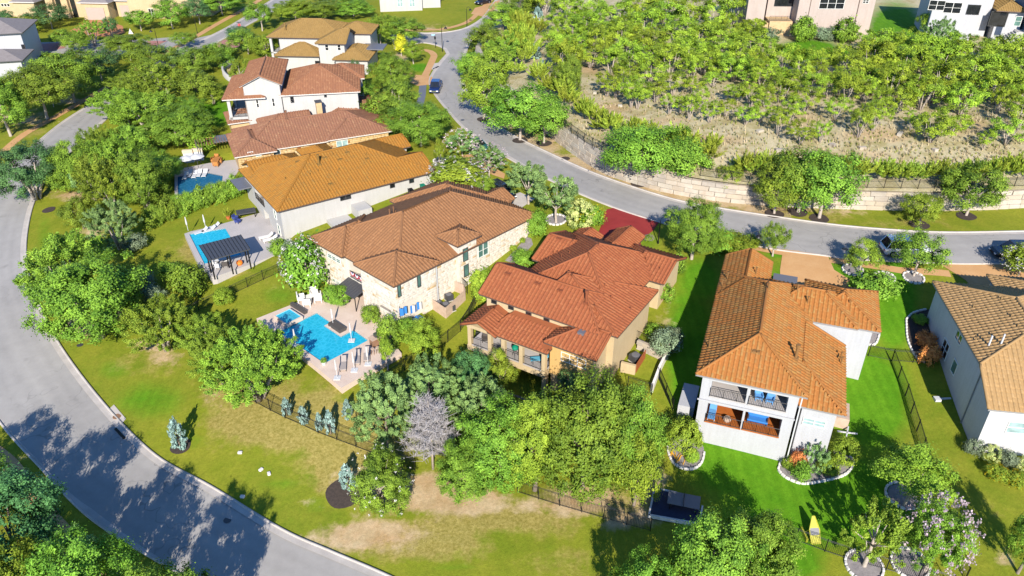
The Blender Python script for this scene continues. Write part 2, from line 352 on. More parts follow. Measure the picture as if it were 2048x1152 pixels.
def ground_mat(name, wild=False):
    b = NB(name); g = b.geo()
    big = b.noise(g, .06, 5, .62); mid = b.noise(g, .35, 6, .7); fine = b.noise(g, 3.2, 5, .7); vf = b.noise(g, 14, 3, .7)
    a = lambda n, k=.55: b.ramp(b.math('ADD', b.attr(n), b.math('MULTIPLY', b.math('SUBTRACT', mid, .5), k)), [(.30, (0, 0, 0)), (.62, (1, 1, 1))])
    grass = b.mix(b.ramp(big, [(.35, (0, 0, 0)), (.65, (1, 1, 1))]), (.16, .215, .017), (.23, .255, .022))
    grass = b.mix(b.ramp(mid, [(.35, (0, 0, 0)), (.7, (.8, .8, .8))]), grass, (.285, .275, .034))
    if wild:
        grass = b.mix(b.ramp(mid, [(.38, (0, 0, 0)), (.55, (1, 1, 1))]), (.40, .33, .18), (.56, .48, .35))
        grass = b.mix(b.ramp(fine, [(.5, (0, 0, 0)), (.68, (.7, .7, .7))]), grass, (.22, .20, .06))
    lush = b.mix(b.ramp(mid, [(.3, (0, 0, 0)), (.7, (1, 1, 1))]), (.075, .22, .008), (.13, .29, .014))
    dry = b.mix(b.ramp(fine, [(.35, (0, 0, 0)), (.65, (1, 1, 1))]), (.28, .23, .055), (.39, .315, .11))
    dirt = b.mix(b.ramp(mid, [(.35, (0, 0, 0)), (.65, (1, 1, 1))]), (.44, .29, .16), (.56, .43, .29))
    wv = b.n('ShaderNodeTexWave'); wv.inputs['Scale'].default_value = .28; wv.inputs['Distortion'].default_value = 1.5; wv.inputs['Detail'].default_value = 2; b.l(g, wv.inputs['Vector'])
    lush = b.mix(.35, lush, b.ramp(wv.outputs['Fac'], [(.3, (.78,.82,.7)), (.7, (1.1,1.08,1.1))]), 'MULTIPLY')      # mowing bands
    c = b.mix(a('lush'), grass, lush)
    c = b.mix(a('dry', 1.3), c, dry)
    c = b.mix(a('dirt', 1.5), c, dirt)
    c = b.mix(.6, c, b.ramp(fine, [(.25, (.62, .64, .55)), (.7, (1.15, 1.14, 1.05))]), 'MULTIPLY')
    c = b.mix(.55, c, b.ramp(b.noise(g, .9, 5, .7), [(.3, (.74, .8, .62)), (.7, (1.12, 1.08, 1.0))]), 'MULTIPLY')
    c = b.mix(.5, c, b.ramp(vf, [(.25, (.5, .5, .5)), (.7, (1.15, 1.15, 1.15))]), 'MULTIPLY')
    b.col(c).set(Roughness=1.0); b.b.inputs['Specular IOR Level'].default_value = .1
    b.bump(b.math('ADD', fine, vf), .5, .08)
    return b.m
MT['ground'] = ground_mat('mown_grass_and_soil'); MT['hill'] = ground_mat('wild_dry_grass', True)
HOLES = []          # polygons (plan) where pools are dug
def in_poly(x, y, poly):
    r = np.zeros(np.shape(x), bool); n = len(poly)
    for i in range(n):
        x0, y0 = poly[i][:2]; x1, y1 = poly[(i + 1) % n][:2]
        c = (y0 > y) != (y1 > y)
        with np.errstate(divide='ignore', invalid='ignore'):
            r ^= c & (x < (x1 - x0) * (y - y0) / (y1 - y0 + 1e-12) + x0)
    return r
def build_ground():
    nx, ny = XX.shape; idx = np.arange(nx * ny).reshape(nx, ny)
    F = np.stack([idx[:-1, :-1], idx[1:, :-1], idx[1:, 1:], idx[:-1, 1:]], -1).reshape(-1, 4)
    Z = ZZ.copy()
    for h, zd in HOLES:
        dmin = np.full(XX.shape, 1e9); n = len(h)
        for i in range(n):
            a, c = np.array(h[i]), np.array(h[(i+1) % n]); ab = c - a; t = np.clip(((XX-a[0])*ab[0] + (YY-a[1])*ab[1]) / (ab @ ab), 0, 1)
            dmin = np.minimum(dmin, np.hypot(XX - a[0] - t*ab[0], YY - a[1] - t*ab[1]))
        ins = in_poly(XX, YY, h)
        Z = np.where(ins | (dmin < .9), np.minimum(Z, zd - .08), Z); Z = np.where(ins & (dmin > 1.45), Z - 3.0, Z)
    V = np.stack([XX.ravel(), YY.ravel(), Z.ravel()], -1)
    me = np_mesh('ground', V, F, MT['ground'], attrs, True)
    o = link('ground', me); tag(o, kind='structure')
def drape(name, poly, m, off=.03, cell=2.0, f=GZ, skirt=0., parent=None, attrf=None, flat=None):
    bm = bmesh.new(); vs = [bm.verts.new((p[0], p[1], 0)) for p in poly]; fc = bm.faces.new(vs)
    if fc.calc_area() and fc.normal.z < 0: fc.normal_flip()
    bmesh.ops.triangulate(bm, faces=bm.faces[:])
    xs = [p[0] for p in poly]; ys = [p[1] for p in poly]
    for ax, lo, hi in ((0, min(xs), max(xs)), (1, min(ys), max(ys))):
        k = math.ceil(lo / cell)
        while k * cell < hi:
            co = [0, 0, 0]; no = [0, 0, 0]; co[ax] = k * cell; no[ax] = 1
            bmesh.ops.bisect_plane(bm, geom=bm.verts[:] + bm.edges[:] + bm.faces[:], plane_co=co, plane_no=no); k += 1
    bmesh.ops.remove_doubles(bm, verts=bm.verts[:], dist=.001)
    xy = np.array([(v.co.x, v.co.y) for v in bm.verts])
    zz = f(xy[:, 0], xy[:, 1]) + off if flat is None else np.full(len(xy), flat)
    for v, z in zip(bm.verts, zz): v.co.z = z
    bm.normal_update()
    for q in bm.faces:
        if q.normal.z < 0: q.normal_flip()
    bm.normal_update()
    if skirt:
        be = [e for e in bm.edges if e.is_boundary]
        r_ = bmesh.ops.extrude_edge_only(bm, edges=be)
        for v in [g for g in r_['geom'] if isinstance(g, bmesh.types.BMVert)]: v.co.z -= skirt
    me = bpy.data.meshes.new(name); bm.to_mesh(me); bm.free(); me.materials.append(m)
    if attrf:
        co = np.array([v.co[:] for v in me.vertices])
        for n, L in attrf.items():
            q = pix(co[:, 0], co[:, 1], co[:, 2]); a = me.attributes.new(n, 'FLOAT', 'POINT'); a.data.foreach_set('value', blobs(L, q[0], q[1]).astype(np.float32))
    me.polygons.foreach_set('use_smooth', [not skirt] * len(me.polygons))
    return link(name, me, parent)
def smooth_line(pts, step=1.0):
    """Catmull-Rom through survey points, evenly resampled"""
    P_ = [np.array(p[:2], float) for p in pts]; P_ = [2 * P_[0] - P_[1]] + P_ + [2 * P_[-1] - P_[-2]]; out = []
    for i in range(1, len(P_) - 2):
        a, b_, c, d_ = P_[i-1:i+3]
        for t in np.linspace(0, 1, 24, endpoint=False):
            out.append(.5 * ((2*b_) + (c-a)*t + (2*a-5*b_+4*c-d_)*t*t + (3*b_-3*c+d_-a)*t**3))
    out.append(P_[-2]); out = np.array(out)
    s = np.concatenate([[0], np.cumsum(np.linalg.norm(np.diff(out, axis=0), axis=1))])
    q = np.linspace(0, s[-1], max(3, int(s[-1] / step)))
    return np.stack([np.interp(q, s, out[:, 0]), np.interp(q, s, out[:, 1])], -1)
def wl(pxs, step=1.0, f=gz): return smooth_line([at(x, y, 0, f) for x, y in pxs], step)
def straight(pxs, f=gz): return [at(x, y, 0, f)[:2] for x, y in pxs]
def offset_line(L, d):
    t = np.gradient(L, axis=0); t /= np.linalg.norm(t, axis=1)[:, None] + 1e-9
    return L + np.stack([-t[:, 1], t[:, 0]], -1) * d
def sweep(name, L, prof, m, parent=None, base=0.0, f=GZ):
    """prof: (offset to the left of the line, height above ground)"""
    rows = []
    t = np.gradient(L, axis=0); t /= np.linalg.norm(t, axis=1)[:, None] + 1e-9; nrm = np.stack([-t[:, 1], t[:, 0]], -1)
    z0 = f(L[:, 0], L[:, 1]) + base
    for o_, h_ in prof: 
        q = L + nrm * o_; rows.append(np.stack([q[:, 0], q[:, 1], z0 + h_], -1))
    V = np.stack(rows, 1); n, k = V.shape[:2]; idx = np.arange(n * k).reshape(n, k)
    F = np.stack([idx[:-1, :-1], idx[:-1, 1:], idx[1:, 1:], idx[1:, :-1]], -1).reshape(-1, 4)
    return link(name, np_mesh(name, V.reshape(-1, 3), F, m), parent)

# ------------------------------------------------------------------ roads
up_L = wl([(2300,528),(2048,527),(1900,527),(1720,519),(1640,510),(1540,497),(1440,474),(1330,447),(1220,412),(1110,365),(1010,312),(935,262),(895,220),(868,185),(860,160),(878,128),(895,108)])      # house side
up_L = np.concatenate([up_L, wl([(895,108),(886,96),(862,88),(840,86),(815,92),(790,98)])[1:]])
up_R = wl([(2300,460),(2048,464),(1900,466),(1800,462),(1680,452),(1560,436),(1430,416),(1330,395),(1200,352),(1100,308),(1010,262),(955,215),(932,180),(925,150),(928,120),(940,85),(965,50),(1000,12),(1040,-30)])  # hill side
up_far = wl([(1010,-30),(985,10),(965,36),(935,55),(900,64),(860,67),(815,66),(780,70)])
roadpoly = list(map(tuple, up_L)) + list(map(tuple, up_far[::-1])) + list(map(tuple, up_R[::-1]))
def cross_attr(o, L, width=8.2):
    me = o.data; co = np.array([v.co[:2] for v in me.vertices]); d_ = np.min(np.linalg.norm(co[:, None] - L[None], axis=2), axis=1)
    a = me.attributes.new('cross', 'FLOAT', 'POINT'); a.data.foreach_set('value', np.clip(d_ / width, 0, 1).astype(np.float32))
rd = tag(drape('street', roadpoly, MT['road'], .03, .8), kind='structure'); cross_attr(rd, up_L)
lo_R = wl([(900,1215),(770,1152),(660,1105),(560,1060),(420,975),(300,905),(190,790),(105,670),(62,570),(50,500),(62,420),(85,370),(110,340),(150,295),(200,250),(270,185),(345,135),(440,82),(505,45),(580,5),(640,-30)])
lo_L = wl([(620,1300),(370,1152),(190,1040),(80,930),(0,840),(-80,720),(-110,600),(-90,480),(-40,410),(0,348),(40,315),(70,290),(130,242),(205,195),(285,142),(385,90),(450,58),(500,28),(560,-10)])
def ribbon(name, A, B, m, off=.03, cols=6):
    n = max(len(A), len(B)); fr = lambda L: np.stack([np.interp(np.linspace(0, 1, n), np.linspace(0, 1, len(L)), L[:, i]) for i in (0, 1)], -1)
    A, B = fr(A), fr(B); t = np.linspace(0, 1, cols)[None, :, None]; V = A[:, None] * (1 - t) + B[:, None] * t
    z = GZ(V[..., 0], V[..., 1]) + off; V = np.concatenate([V, z[..., None]], -1); idx = np.arange(n * cols).reshape(n, cols)
    F = np.stack([idx[:-1, :-1], idx[:-1, 1:], idx[1:, 1:], idx[1:, :-1]], -1).reshape(-1, 4)
    return link(name, np_mesh(name, V.reshape(-1, 3), F, m, None, True))
rd = tag(ribbon('lower_street', lo_R, lo_L, MT['road'], cols=22), kind='structure'); cross_attr(rd, lo_R)
def kerb(L, side, name='kerb'):
    """pale gutter, then a rounded kerb step; side=+1: pavement lies to the left of the line"""
    L = L if side > 0 else L[::-1]
    g = sweep('gutter', L, [(-.55, .038), (0, .038)], MT['concrete']); tag(g, kind='structure')
    k = sweep(name, L, [(0, .03), (.03, .12), (.08, .15), (.22, .15), (.24, .0)], MT['concrete']); tag(k, kind='structure')
kerb(up_L, -1 if False else 1); kerb(up_R, -1); kerb(up_far, -1); kerb(lo_R, -1); kerb(lo_L, 1)
# side street with red paving at the upper left, red paving at the crossing
tag(drape('side_street', straight([(420,92),(350,102),(300,106),(180,112),(60,102),(40,86),(110,84),(200,80),(300,78),(350,74),(395,76),(440,66)]), MT['road'], .026, 3), kind='structure')
MT['redpave'] = mat('red_paving', (.42, .20, .17), (.36, .16, .14), .8, .85)
tag(drape('red_paving', straight([(60,100),(85,88),(135,84),(130,96),(100,103)]), MT['redpave'], .05, 3), kind='structure')
tag(drape('red_paving', straight([(294,82),(335,82),(312,92),(300,92)]), MT['redpave'], .05, 3), kind='structure')
tag(drape('red_paving', straight([(432,88),(452,78),(478,78),(480,92),(465,100),(440,98)]), MT['redpave'], .055, 3), kind='structure')
# tan pavements and drives
def walk(name, line_px, width, m='tanwalk', off=.04):
    L = wl(line_px); a = offset_line(L, width / 2); b_ = offset_line(L, -width / 2)
    o = drape(name, list(map(tuple, a)) + list(map(tuple, b_[::-1])), MT[m], off, 2.0); return tag(o, kind='structure')
walk('footpath', [(-20,330),(40,275),(100,240),(170,200),(230,165),(300,122),(380,80),(440,45),(500,12),(560,-25)], 1.6)
walk('footpath', [(850,152),(857,138),(865,120),(868,111),(860,103),(845,100)], 1.5)
walk('footpath', [(790,60),(850,60),(880,59),(910,53),(938,42),(962,20),(990,-10)], 1.4)
walk('dark_path', [(846,166),(844,190),(838,215)], 1.4, 'slate')
walk('footpath', [(-30,890),(20,930),(70,1000),(140,1080),(230,1160)], 1.5)
walk('footpath', [(1455,482),(1500,493),(1565,505),(1600,508)], 1.3)
walk('footpath', [(1660,520),(1760,534),(1800,541),(1870,545),(1900,548)], 1.3)
def pad(name, px, m, off=.045, cell=2.0): return tag(drape(name, straight(px), MT[m] if isinstance(m, str) else m, off, cell), kind='structure')
pad('driveway', [(870,163),(862,152),(830,150),(800,132),(790,140),(820,165),(835,172),(858,170)], 'tanwalk')
pad('driveway', [(1566,499),(1655,511),(1668,540),(1700,560),(1690,600),(1560,600),(1560,540)], 'tanwalk')
pad('driveway', [(1880,529),(2000,528),(2050,540),(2050,600),(1960,590),(1930,560)], 'tanwalk')
MT['redconcrete'] = mat('red_painted_concrete', (.30, .035, .03), (.24, .025, .022), .6, .7)
pad('driveway', [(1210,420),(1228,416),(1320,443),(1306,462),(1282,480),(1280,520),(1190,520),(1195,470),(1205,445)], 'redconcrete')
pad('driveway', [(1000,400),(1040,385),(1070,398),(1030,425)], 'concrete')
pad('driveway', [(920,312),(940,308),(1010,348),(1008,358),(985,350)], 'tanwalk')
pad('driveway', [(965,12),(1000,0),(995,20),(968,34),(942,28),(950,16)], 'tanwalk')
MT['reddrive'] = mat('rust_concrete', (.50, .22, .10), (.44, .18, .08), .5, .85)
pad('driveway', [(140,62),(180,40),(215,42),(245,52),(250,66),(225,74),(180,72)], 'reddrive')
pad('driveway', [(0,62),(20,52),(30,60),(20,72),(0,74)], 'reddrive')
pad('drain_pad', [(208,828),(228,810),(252,838),(236,860)], 'concrete', .06)
pad('drain_pad', [(863,139),(869,127),(877,126),(870,141)], 'concrete', .06)
# hillside sheet
wline = smooth_line(WB, 1.5)
hb = list(map(tuple, wline)) + [tuple(P(2500, 300, 5)[:2]), (260, 300), (60, 330), tuple(at(1060,-60)[:2]), tuple(at(1012,-10)[:2]), tuple(at(985,30)[:2]), tuple(at(962,70)[:2]), tuple(at(950,100)[:2])]
HL = {'lush': [(1620,100,70,26,1.),(1790,60,60,60,1.),(1480,70,30,20,.8),(1700,105,40,14,.8)], 'dirt': [(1230,215,40,16,.8),(1400,280,120,12,.8),(1600,240,60,20,.7),(1760,270,100,20,.75),(1930,250,80,24,.8),(1330,240,60,10,.6),(1180,140,30,20,.8),(1520,160,60,20,.7),(1700,310,120,12,.6)], 'dry': [(1500,230,0.1,0.1,0)]}
tag(drape('hillside', hb, MT['hill'], .0, 2.5, HZ, attrf=HL), kind='structure')

# ------------------------------------------------------------------ retaining wall of big limestone blocks
MT['lime'] = [mat('limestone_%d' % i, c, c2, .9, .95, .5) for i, (c, c2) in enumerate([((.50,.45,.37),(.40,.35,.28)), ((.53,.47,.39),(.42,.35,.27)), ((.44,.39,.32),(.35,.30,.25)), ((.48,.40,.30),(.40,.34,.27))])]
def block_mesh(i):
    bm = bmesh.new(); bmesh.ops.create_cube(bm, size=1.0)
    bmesh.ops.bevel(bm, geom=bm.edges[:], offset=.05, segments=1, affect='EDGES')
    rr = random.Random(i)
    for v in bm.verts: v.co += Vector((rr.uniform(-.02, .02), rr.uniform(-.05, .05), rr.uniform(-.02, .02)))
    me = bpy.data.meshes.new('stone_block'); bm.to_mesh(me); bm.free(); me.materials.append(MT['lime'][i % 4]); return me
BLK = [block_mesh(i) for i in range(8)]
rw = empty('retaining_wall', at(1720, 417), label='long limestone block retaining wall along the upper street below the hillside', cat='wall')
def lay_wall(root, line, hs, course=.62, Lr=(1.3, 2.3), depth=.7):
    s = np.concatenate([[0], np.cumsum(np.linalg.norm(np.diff(line, axis=0), axis=1))]); T = s[-1]
    o3 = Vector(root.location); nrow = int(max(hs) / course) + 1
    for r_ in range(nrow):
        q = random.uniform(-1, 0)
        while q < T:
            ln = random.uniform(*Lr); m = min(max(q + ln / 2, 0), T)
            x = np.interp(m, s, line[:, 0]); y = np.interp(m, s, line[:, 1]); x2 = np.interp(min(m + .6, T), s, line[:, 0]); y2 = np.interp(min(m + .6, T), s, line[:, 1])
            x1 = np.interp(max(m - .6, 0), s, line[:, 0]); y1 = np.interp(max(m - .6, 0), s, line[:, 1])
            hh = np.interp(m / T, np.linspace(0, 1, len(hs)), hs)
            if (r_ + .45) * course < hh:
                a = math.atan2(y2 - y1, x2 - x1); nx, ny = -math.sin(a), math.cos(a)
                k = random.uniform(-.05, .05) + r_ * .10
                b_ = link('stone_block', random.choice(BLK), root, Vector((x + nx * k, y + ny * k, gz(x, y) - .05 + (r_ + .5) * course)) - o3, a, (ln * .985, depth, course * .975))
            q += ln
lay_wall(rw, wline, WALLH)
core = sweep('earth_core', wline, [(.15, -.3), (.45, 2.2), (1.2, 2.2)], MT['lime'][2], rw); core.location = -Vector(rw.location)
# ------------------------------------------------------------------ house builder
def clip(poly, a, b_, c):
    """keep a*x+b*y<=c"""
    out = []; n = len(poly)
    for i in range(n):
        p, q = poly[i], poly[(i + 1) % n]; dp = a*p[0]+b_*p[1]-c; dq = a*q[0]+b_*q[1]-c
        if dp <= 1e-9: out.append(p)
        if (dp < -1e-9 and dq > 1e-9) or (dp > 1e-9 and dq < -1e-9):
            t = dp / (dp - dq); out.append((p[0]+(q[0]-p[0])*t, p[1]+(q[1]-p[1])*t))
    return out
class Block:
    """hip / gable roof over a rectangle. ends: the sides that slope; pitch may differ by side"""
    def __init__(s, u0, u1, v0, v1, ze, pitch=.43, gable='', zb=None, over=.6, thick=.2, **pp):
        s.u0, s.u1, s.v0, s.v1, s.ze = u0, u1, v0, v1, ze; s.gable = gable; s.zb = zb; s.over = over; s.thick = thick
        s.pl = {}; s.kink = any(q[0]=='z' for q in pp)
        for k in 'SNWE':
            if k in gable: continue
            p = pp.get(k, pitch); ze = pp.get('z'+k, s.ze)
            s.pl[k] = {'S': (0, p, ze - p*v0), 'N': (0, -p, ze + p*v1), 'W': (p, 0, ze - p*u0), 'E': (-p, 0, ze + p*u1)}[k]
        s.faces = {}
        for k, (a, b_, c) in s.pl.items():
            q = [(u0, v0), (u1, v0), (u1, v1), (u0, v1)]
            for k2, (a2, b2, c2) in s.pl.items():
                if k2 != k and len(q) > 2: q = clip(q, a - a2, b_ - b2, c2 - c)
            if len(q) > 2: s.faces[k] = q
    def z(s, u, v):
        return np.min([a*u + b_*v + c for a, b_, c in s.pl.values()], axis=0)
    def inside(s, u, v, e=0.0): return (u > s.u0+e) & (u < s.u1-e) & (v > s.v0+e) & (v < s.v1-e)
TW, TL = .42, .45
def tiles_for(blocks, k, face, tw=TW, tl=TL, prof=None):
    """real curved roof tiles over one roof plane, those under another roof left out"""
    B = blocks[k]; a, b_, c = B.pl[face]; poly = np.array(B.faces[face])
    e = {'S': (1, 0), 'N': (-1, 0), 'W': (0, -1), 'E': (0, 1)}[face]; e = np.array(e, float)
    s2 = np.array([-e[1], e[0]])                               # upslope in plan
    p = abs(a) + abs(b_); cs = 1 / math.sqrt(1 + p*p)
    t = poly @ e; q = poly @ s2
    sl = q.min()
    nt_ = int((t.max() - t.min()) / tw) + 2; nr = int((q.max() - sl) / (tl*cs)) + 2
    ti, ri = np.meshgrid(np.arange(nt_), np.arange(nr), indexing='ij')
    ct = t.min() + (ti + .5) * tw; cq = sl + (ri + .45) * tl * cs
    u = ct * e[0] + cq * s2[0]; v = ct * e[1] + cq * s2[1]
    ok = in_poly(u, v, [tuple(x) for x in poly]); zz = a*u + b_*v + c
    for j, O in enumerate(blocks):
        if j == k: continue
        ok &= ~(O.inside(u, v, .05) & (O.z(u, v) > zz + .02))
    ct, cq, ri, ti = ct[ok], cq[ok], ri[ok], ti[ok]
    n = len(ct)
    if n == 0: return None
    pr = prof or [(-.5, .0), (-.44, .07), (-.22, .125), (.0, .07), (.06, .0), (.5, .0)]
    ends = [(-.5, .045), (.56, .0)]
    V = np.zeros((n, len(pr)*2 + len(pr), 3)); S3 = np.array([s2[0]*cs, s2[1]*cs, p*cs]); N3 = np.array([-s2[0]*p*cs, -s2[1]*p*cs, cs]); E3 = np.array([e[0], e[1], 0])
    jit = rng.normal(0, .008, (n,)); base = np.stack([ct*e[0]+cq*s2[0], ct*e[1]+cq*s2[1], np.zeros(n)], -1); base[:, 2] = a*base[:, 0] + b_*base[:, 1] + c
    m = len(pr)
    for i, (x, h) in enumerate(pr):
        for jj, (y, dh) in enumerate(ends):
            V[:, jj*m + i] = base + E3 * (x*tw) + S3 * (y*tl) + N3 * (h + dh - .04 + jit[:, None])
        V[:, 2*m + i] = V[:, i] - N3 * (.05 + h*.6)
    F = []
    for i in range(m-1):
        F.append((i, i+1, m+i+1, m+i)); F.append((2*m+i, 2*m+i+1, i+1, i))
    F = np.array(F)[None] + (np.arange(n) * 3 * m)[:, None, None]
    rnd = np.clip(rng.random(n)*.75 + .25*rng.random(n), 0, 1)
    return V.reshape(-1, 3), F.reshape(-1, 4), np.repeat(rnd, 3*m)
class House:
    def __init__(s, name, O, ang, label, wall, roof, fascia='fascia', cat='house'):
        s.O = Vector(O); s.a = R(ang); s.c, s.s = math.cos(s.a), math.sin(s.a)
        s.root = empty(name, (s.O.x, s.O.y, 0), s.a, label, cat)
        s.blocks = []; s.wm = wall; s.rm = roof; s.fm = MT[fascia]; s.holes = {}
    def add(s, *a, **k): s.blocks.append(Block(*a, **k)); return s.blocks[-1]
    def W(s, u, v, z): return Vector((s.O.x + u*s.c - v*s.s, s.O.y + u*s.s + v*s.c, z))
    def loc(s, w_): d_ = Vector(w_) - s.O; return (d_.x*s.c + d_.y*s.s, -d_.x*s.s + d_.y*s.c, w_[2])
    def hit(s, px, py, side, val):
        """where a sight line meets the wall plane u=val ('W','E') or v=val ('S','N'), local u,v,z"""
        r_ = Vector(ray(px, py)); o = Vector((-s.O.x, -s.O.y, 0))
        ou, ov = o.x*s.c + o.y*s.s, -o.x*s.s + o.y*s.c; ru, rv = r_.x*s.c + r_.y*s.s, -r_.x*s.s + r_.y*s.c
        t = (val - ou) / ru if side in 'WE' else (val - ov) / rv
        return (ou + ru*t, ov + rv*t, CAM_H + r_.z*t)
    def at_z(s, px, py, z): return s.loc(P(px, py, z))
    def build(s, tiles=True, caps=True, tw=TW, tl=TL):
        # roof decks
        mb = MB()
        for B in s.blocks:
            for k, q in B.faces.items():
                a, b_, c = B.pl[k]
                top = [(x, y, a*x+b_*y+c) for x, y in q]
                mb.poly(top, 0); mb.poly([(x, y, z - B.thick) for x, y, z in top][::-1], 1)
                for i in range(len(top)):
                    p, r2 = top[i], top[(i+1) % len(top)]
                    on = lambda f: f(p) and f(r2)
                    if on(lambda w_: abs(w_[0]-B.u0) < 1e-6) or on(lambda w_: abs(w_[0]-B.u1) < 1e-6) or on(lambda w_: abs(w_[1]-B.v0) < 1e-6) or on(lambda w_: abs(w_[1]-B.v1) < 1e-6):
                        mb.poly([p, (p[0], p[1], p[2]-B.thick), (r2[0], r2[1], r2[2]-B.thick), r2], 1)
        s.roof = mb.obj('roof', [s.rm, s.fm], s.root)
        at_ = s.roof.data.attributes.new('rnd', 'FLOAT', 'POINT'); at_.data.foreach_set('value', [.5]*len(s.roof.data.vertices))
        if tiles:
            Vs, Fs, Rs = [], [], []; n = 0
            for k, B in enumerate(s.blocks):
                for fc in B.faces:
                    r_ = tiles_for(s.blocks, k, fc, tw, tl)
                    if r_ is None: continue
                    Vs.append(r_[0]); Fs.append(r_[1] + n); Rs.append(r_[2]); n += len(r_[0])
            me = np_mesh('roof_tiles', np.concatenate(Vs), np.concatenate(Fs), s.rm, {'rnd': np.concatenate(Rs)})
            tag(link('roof_tiles', me, s.roof), kind='stuff')
        if caps:
            mb = MB()
            for k, B in enumerate(s.blocks):
                seen = set()
                for fc, q in B.faces.items():
                    a, b_, c = B.pl[fc]
                    for i in range(len(q)):
                        p, r2 = q[i], q[(i+1) % len(q)]
                        bd = any(abs(p[j]-w_) < 1e-6 and abs(r2[j]-w_) < 1e-6 for j, w_ in ((0, B.u0), (0, B.u1), (1, B.v0), (1, B.v1)))
                        key = tuple(sorted([(round(p[0], 2), round(p[1], 2)), (round(r2[0], 2), round(r2[1], 2))]))
                        if key in seen: continue
                        seen.add(key)
                        P0 = Vector((p[0], p[1], a*p[0]+b_*p[1]+c)); P1 = Vector((r2[0], r2[1], a*r2[0]+b_*r2[1]+c))
                        if bd and abs(P0.z - P1.z) < .05: continue          # eaves: no cap
                        L = (P1 - P0).length
                        if L < .3: continue
                        n = max(1, int(L / .45)); run = []
                        for j in range(n + 1):
                            w_ = P0.lerp(P1, j / n); u, v = np.array([w_.x]), np.array([w_.y])
                            hid = any(jj != k and O.inside(u, v, .02)[0] and O.z(u, v)[0] > w_.z + .05 for jj, O in enumerate(s.blocks))
                            if hid:
                                if len(run) > 1: mb.tube([x + Vector((0, 0, .03)) for x in run], .13, 6)
                                run = []
                            else: run.append(w_)
                        if len(run) > 1: mb.tube([x + Vector((0, 0, .03)) for x in run], [.13 + .012 * (i % 2) for i in range(len(run))], 6)
            if mb.f:
                c_ = mb.obj('ridge_cap', s.rm, s.roof, smooth=True)
                at_ = c_.data.attributes.new('rnd', 'FLOAT', 'POINT'); at_.data.foreach_set('value', [.55]*len(c_.data.vertices))
        # walls
        mb = MB()
        for bi, B in enumerate(s.blocks):
            if B.zb is None: continue
            o = B.over; u0, u1, v0, v1 = B.u0+o, B.u1-o, B.v0+o, B.v1-o
            for side, (A, Z) in {'S': ((u0, v0), (u1, v0)), 'E': ((u1, v0), (u1, v1)), 'N': ((u1, v1), (u0, v1)), 'W': ((u0, v1), (u0, v0))}.items():
                s.wall_side(mb, B, bi, side, A, Z)
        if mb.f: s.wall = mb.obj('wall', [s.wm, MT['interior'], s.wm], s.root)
        return s
    def wall_side(s, mb, B, bi, side, A, Z):
        A = Vector(A); Z = Vector(Z); L = (Z - A).length; t = (Z - A) / L; nin = Vector((-t.y, t.x))
        top = lambda x: float(B.z(A.x + t.x*x, A.y + t.y*x)) - B.thick*.6
        H = s.holes.get((bi, side), [])
        if not H:
            xs = list(np.linspace(0, L, 13)) if (side in B.gable or B.kink) else [0, L]
            mb.poly([(A.x + t.x*x, A.y + t.y*x, B.zb) for x in (0, L)] + [(A.x + t.x*x, A.y + t.y*x, top(x)) for x in xs[::-1]], 0); return
        zt = min(top(0), top(L)); X = sorted({0, L} | {h[0] for h in H} | {h[1] for h in H}); Zs = sorted({B.zb, zt} | {h[2] for h in H} | {h[3] for h in H})
        pt = lambda x, z, d_=0: (A.x + t.x*x + nin.x*d_, A.y + t.y*x + nin.y*d_, z)
        for i in range(len(X)-1):
            for j in range(len(Zs)-1):
                mx, mz = (X[i]+X[i+1])/2, (Zs[j]+Zs[j+1])/2
                if any(h[0] < mx < h[1] and h[2] < mz < h[3] for h in H): continue
                mb.poly([pt(X[i], Zs[j]), pt(X[i+1], Zs[j]), pt(X[i+1], Zs[j+1]), pt(X[i], Zs[j+1])], 0)
        if side in B.gable: mb.poly([pt(0, zt), pt(L, zt), pt(L/2, top(L/2))], 0)
        for h in H:
            x0, x1, z0, z1, dp = h[:5]
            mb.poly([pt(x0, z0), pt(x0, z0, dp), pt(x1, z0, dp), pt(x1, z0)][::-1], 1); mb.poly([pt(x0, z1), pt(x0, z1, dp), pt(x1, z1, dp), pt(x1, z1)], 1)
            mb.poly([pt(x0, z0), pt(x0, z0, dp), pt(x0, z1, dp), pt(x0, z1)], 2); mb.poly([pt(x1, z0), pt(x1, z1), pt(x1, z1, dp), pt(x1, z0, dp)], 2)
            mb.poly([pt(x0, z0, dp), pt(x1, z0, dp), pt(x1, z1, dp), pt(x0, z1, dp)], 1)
    def side_frame(s, side):
        return {'S': (Vector((1, 0, 0)), Vector((0, -1, 0))), 'N': (Vector((-1, 0, 0)), Vector((0, 1, 0))), 'W': (Vector((0, -1, 0)), Vector((-1, 0, 0))), 'E': (Vector((0, 1, 0)), Vector((1, 0, 0)))}[side]
    def window(s, side, val, px, py, w_, h_, cols=1, rows=2, frame='frame_w', gl='glass', sill=True, label=None):
        u, v, z = s.hit(px, py, side, val); return s.window_at(side, (u, v, z), w_, h_, cols, rows, frame, gl, sill, label)
    def winbox(s, side, val, tl, br, cols=1, rows=2, frame='frame_w', gl='glass', sill=True, label=None):
        a = s.hit(*tl, side, val); b_ = s.hit(*br, side, val)
        w_ = math.hypot(a[0]-b_[0], a[1]-b_[1]); h_ = abs(a[2]-b_[2])
        return s.window_at(side, [(p+q)/2 for p, q in zip(a, b_)], w_, h_, cols, rows, frame, gl, sill, label)
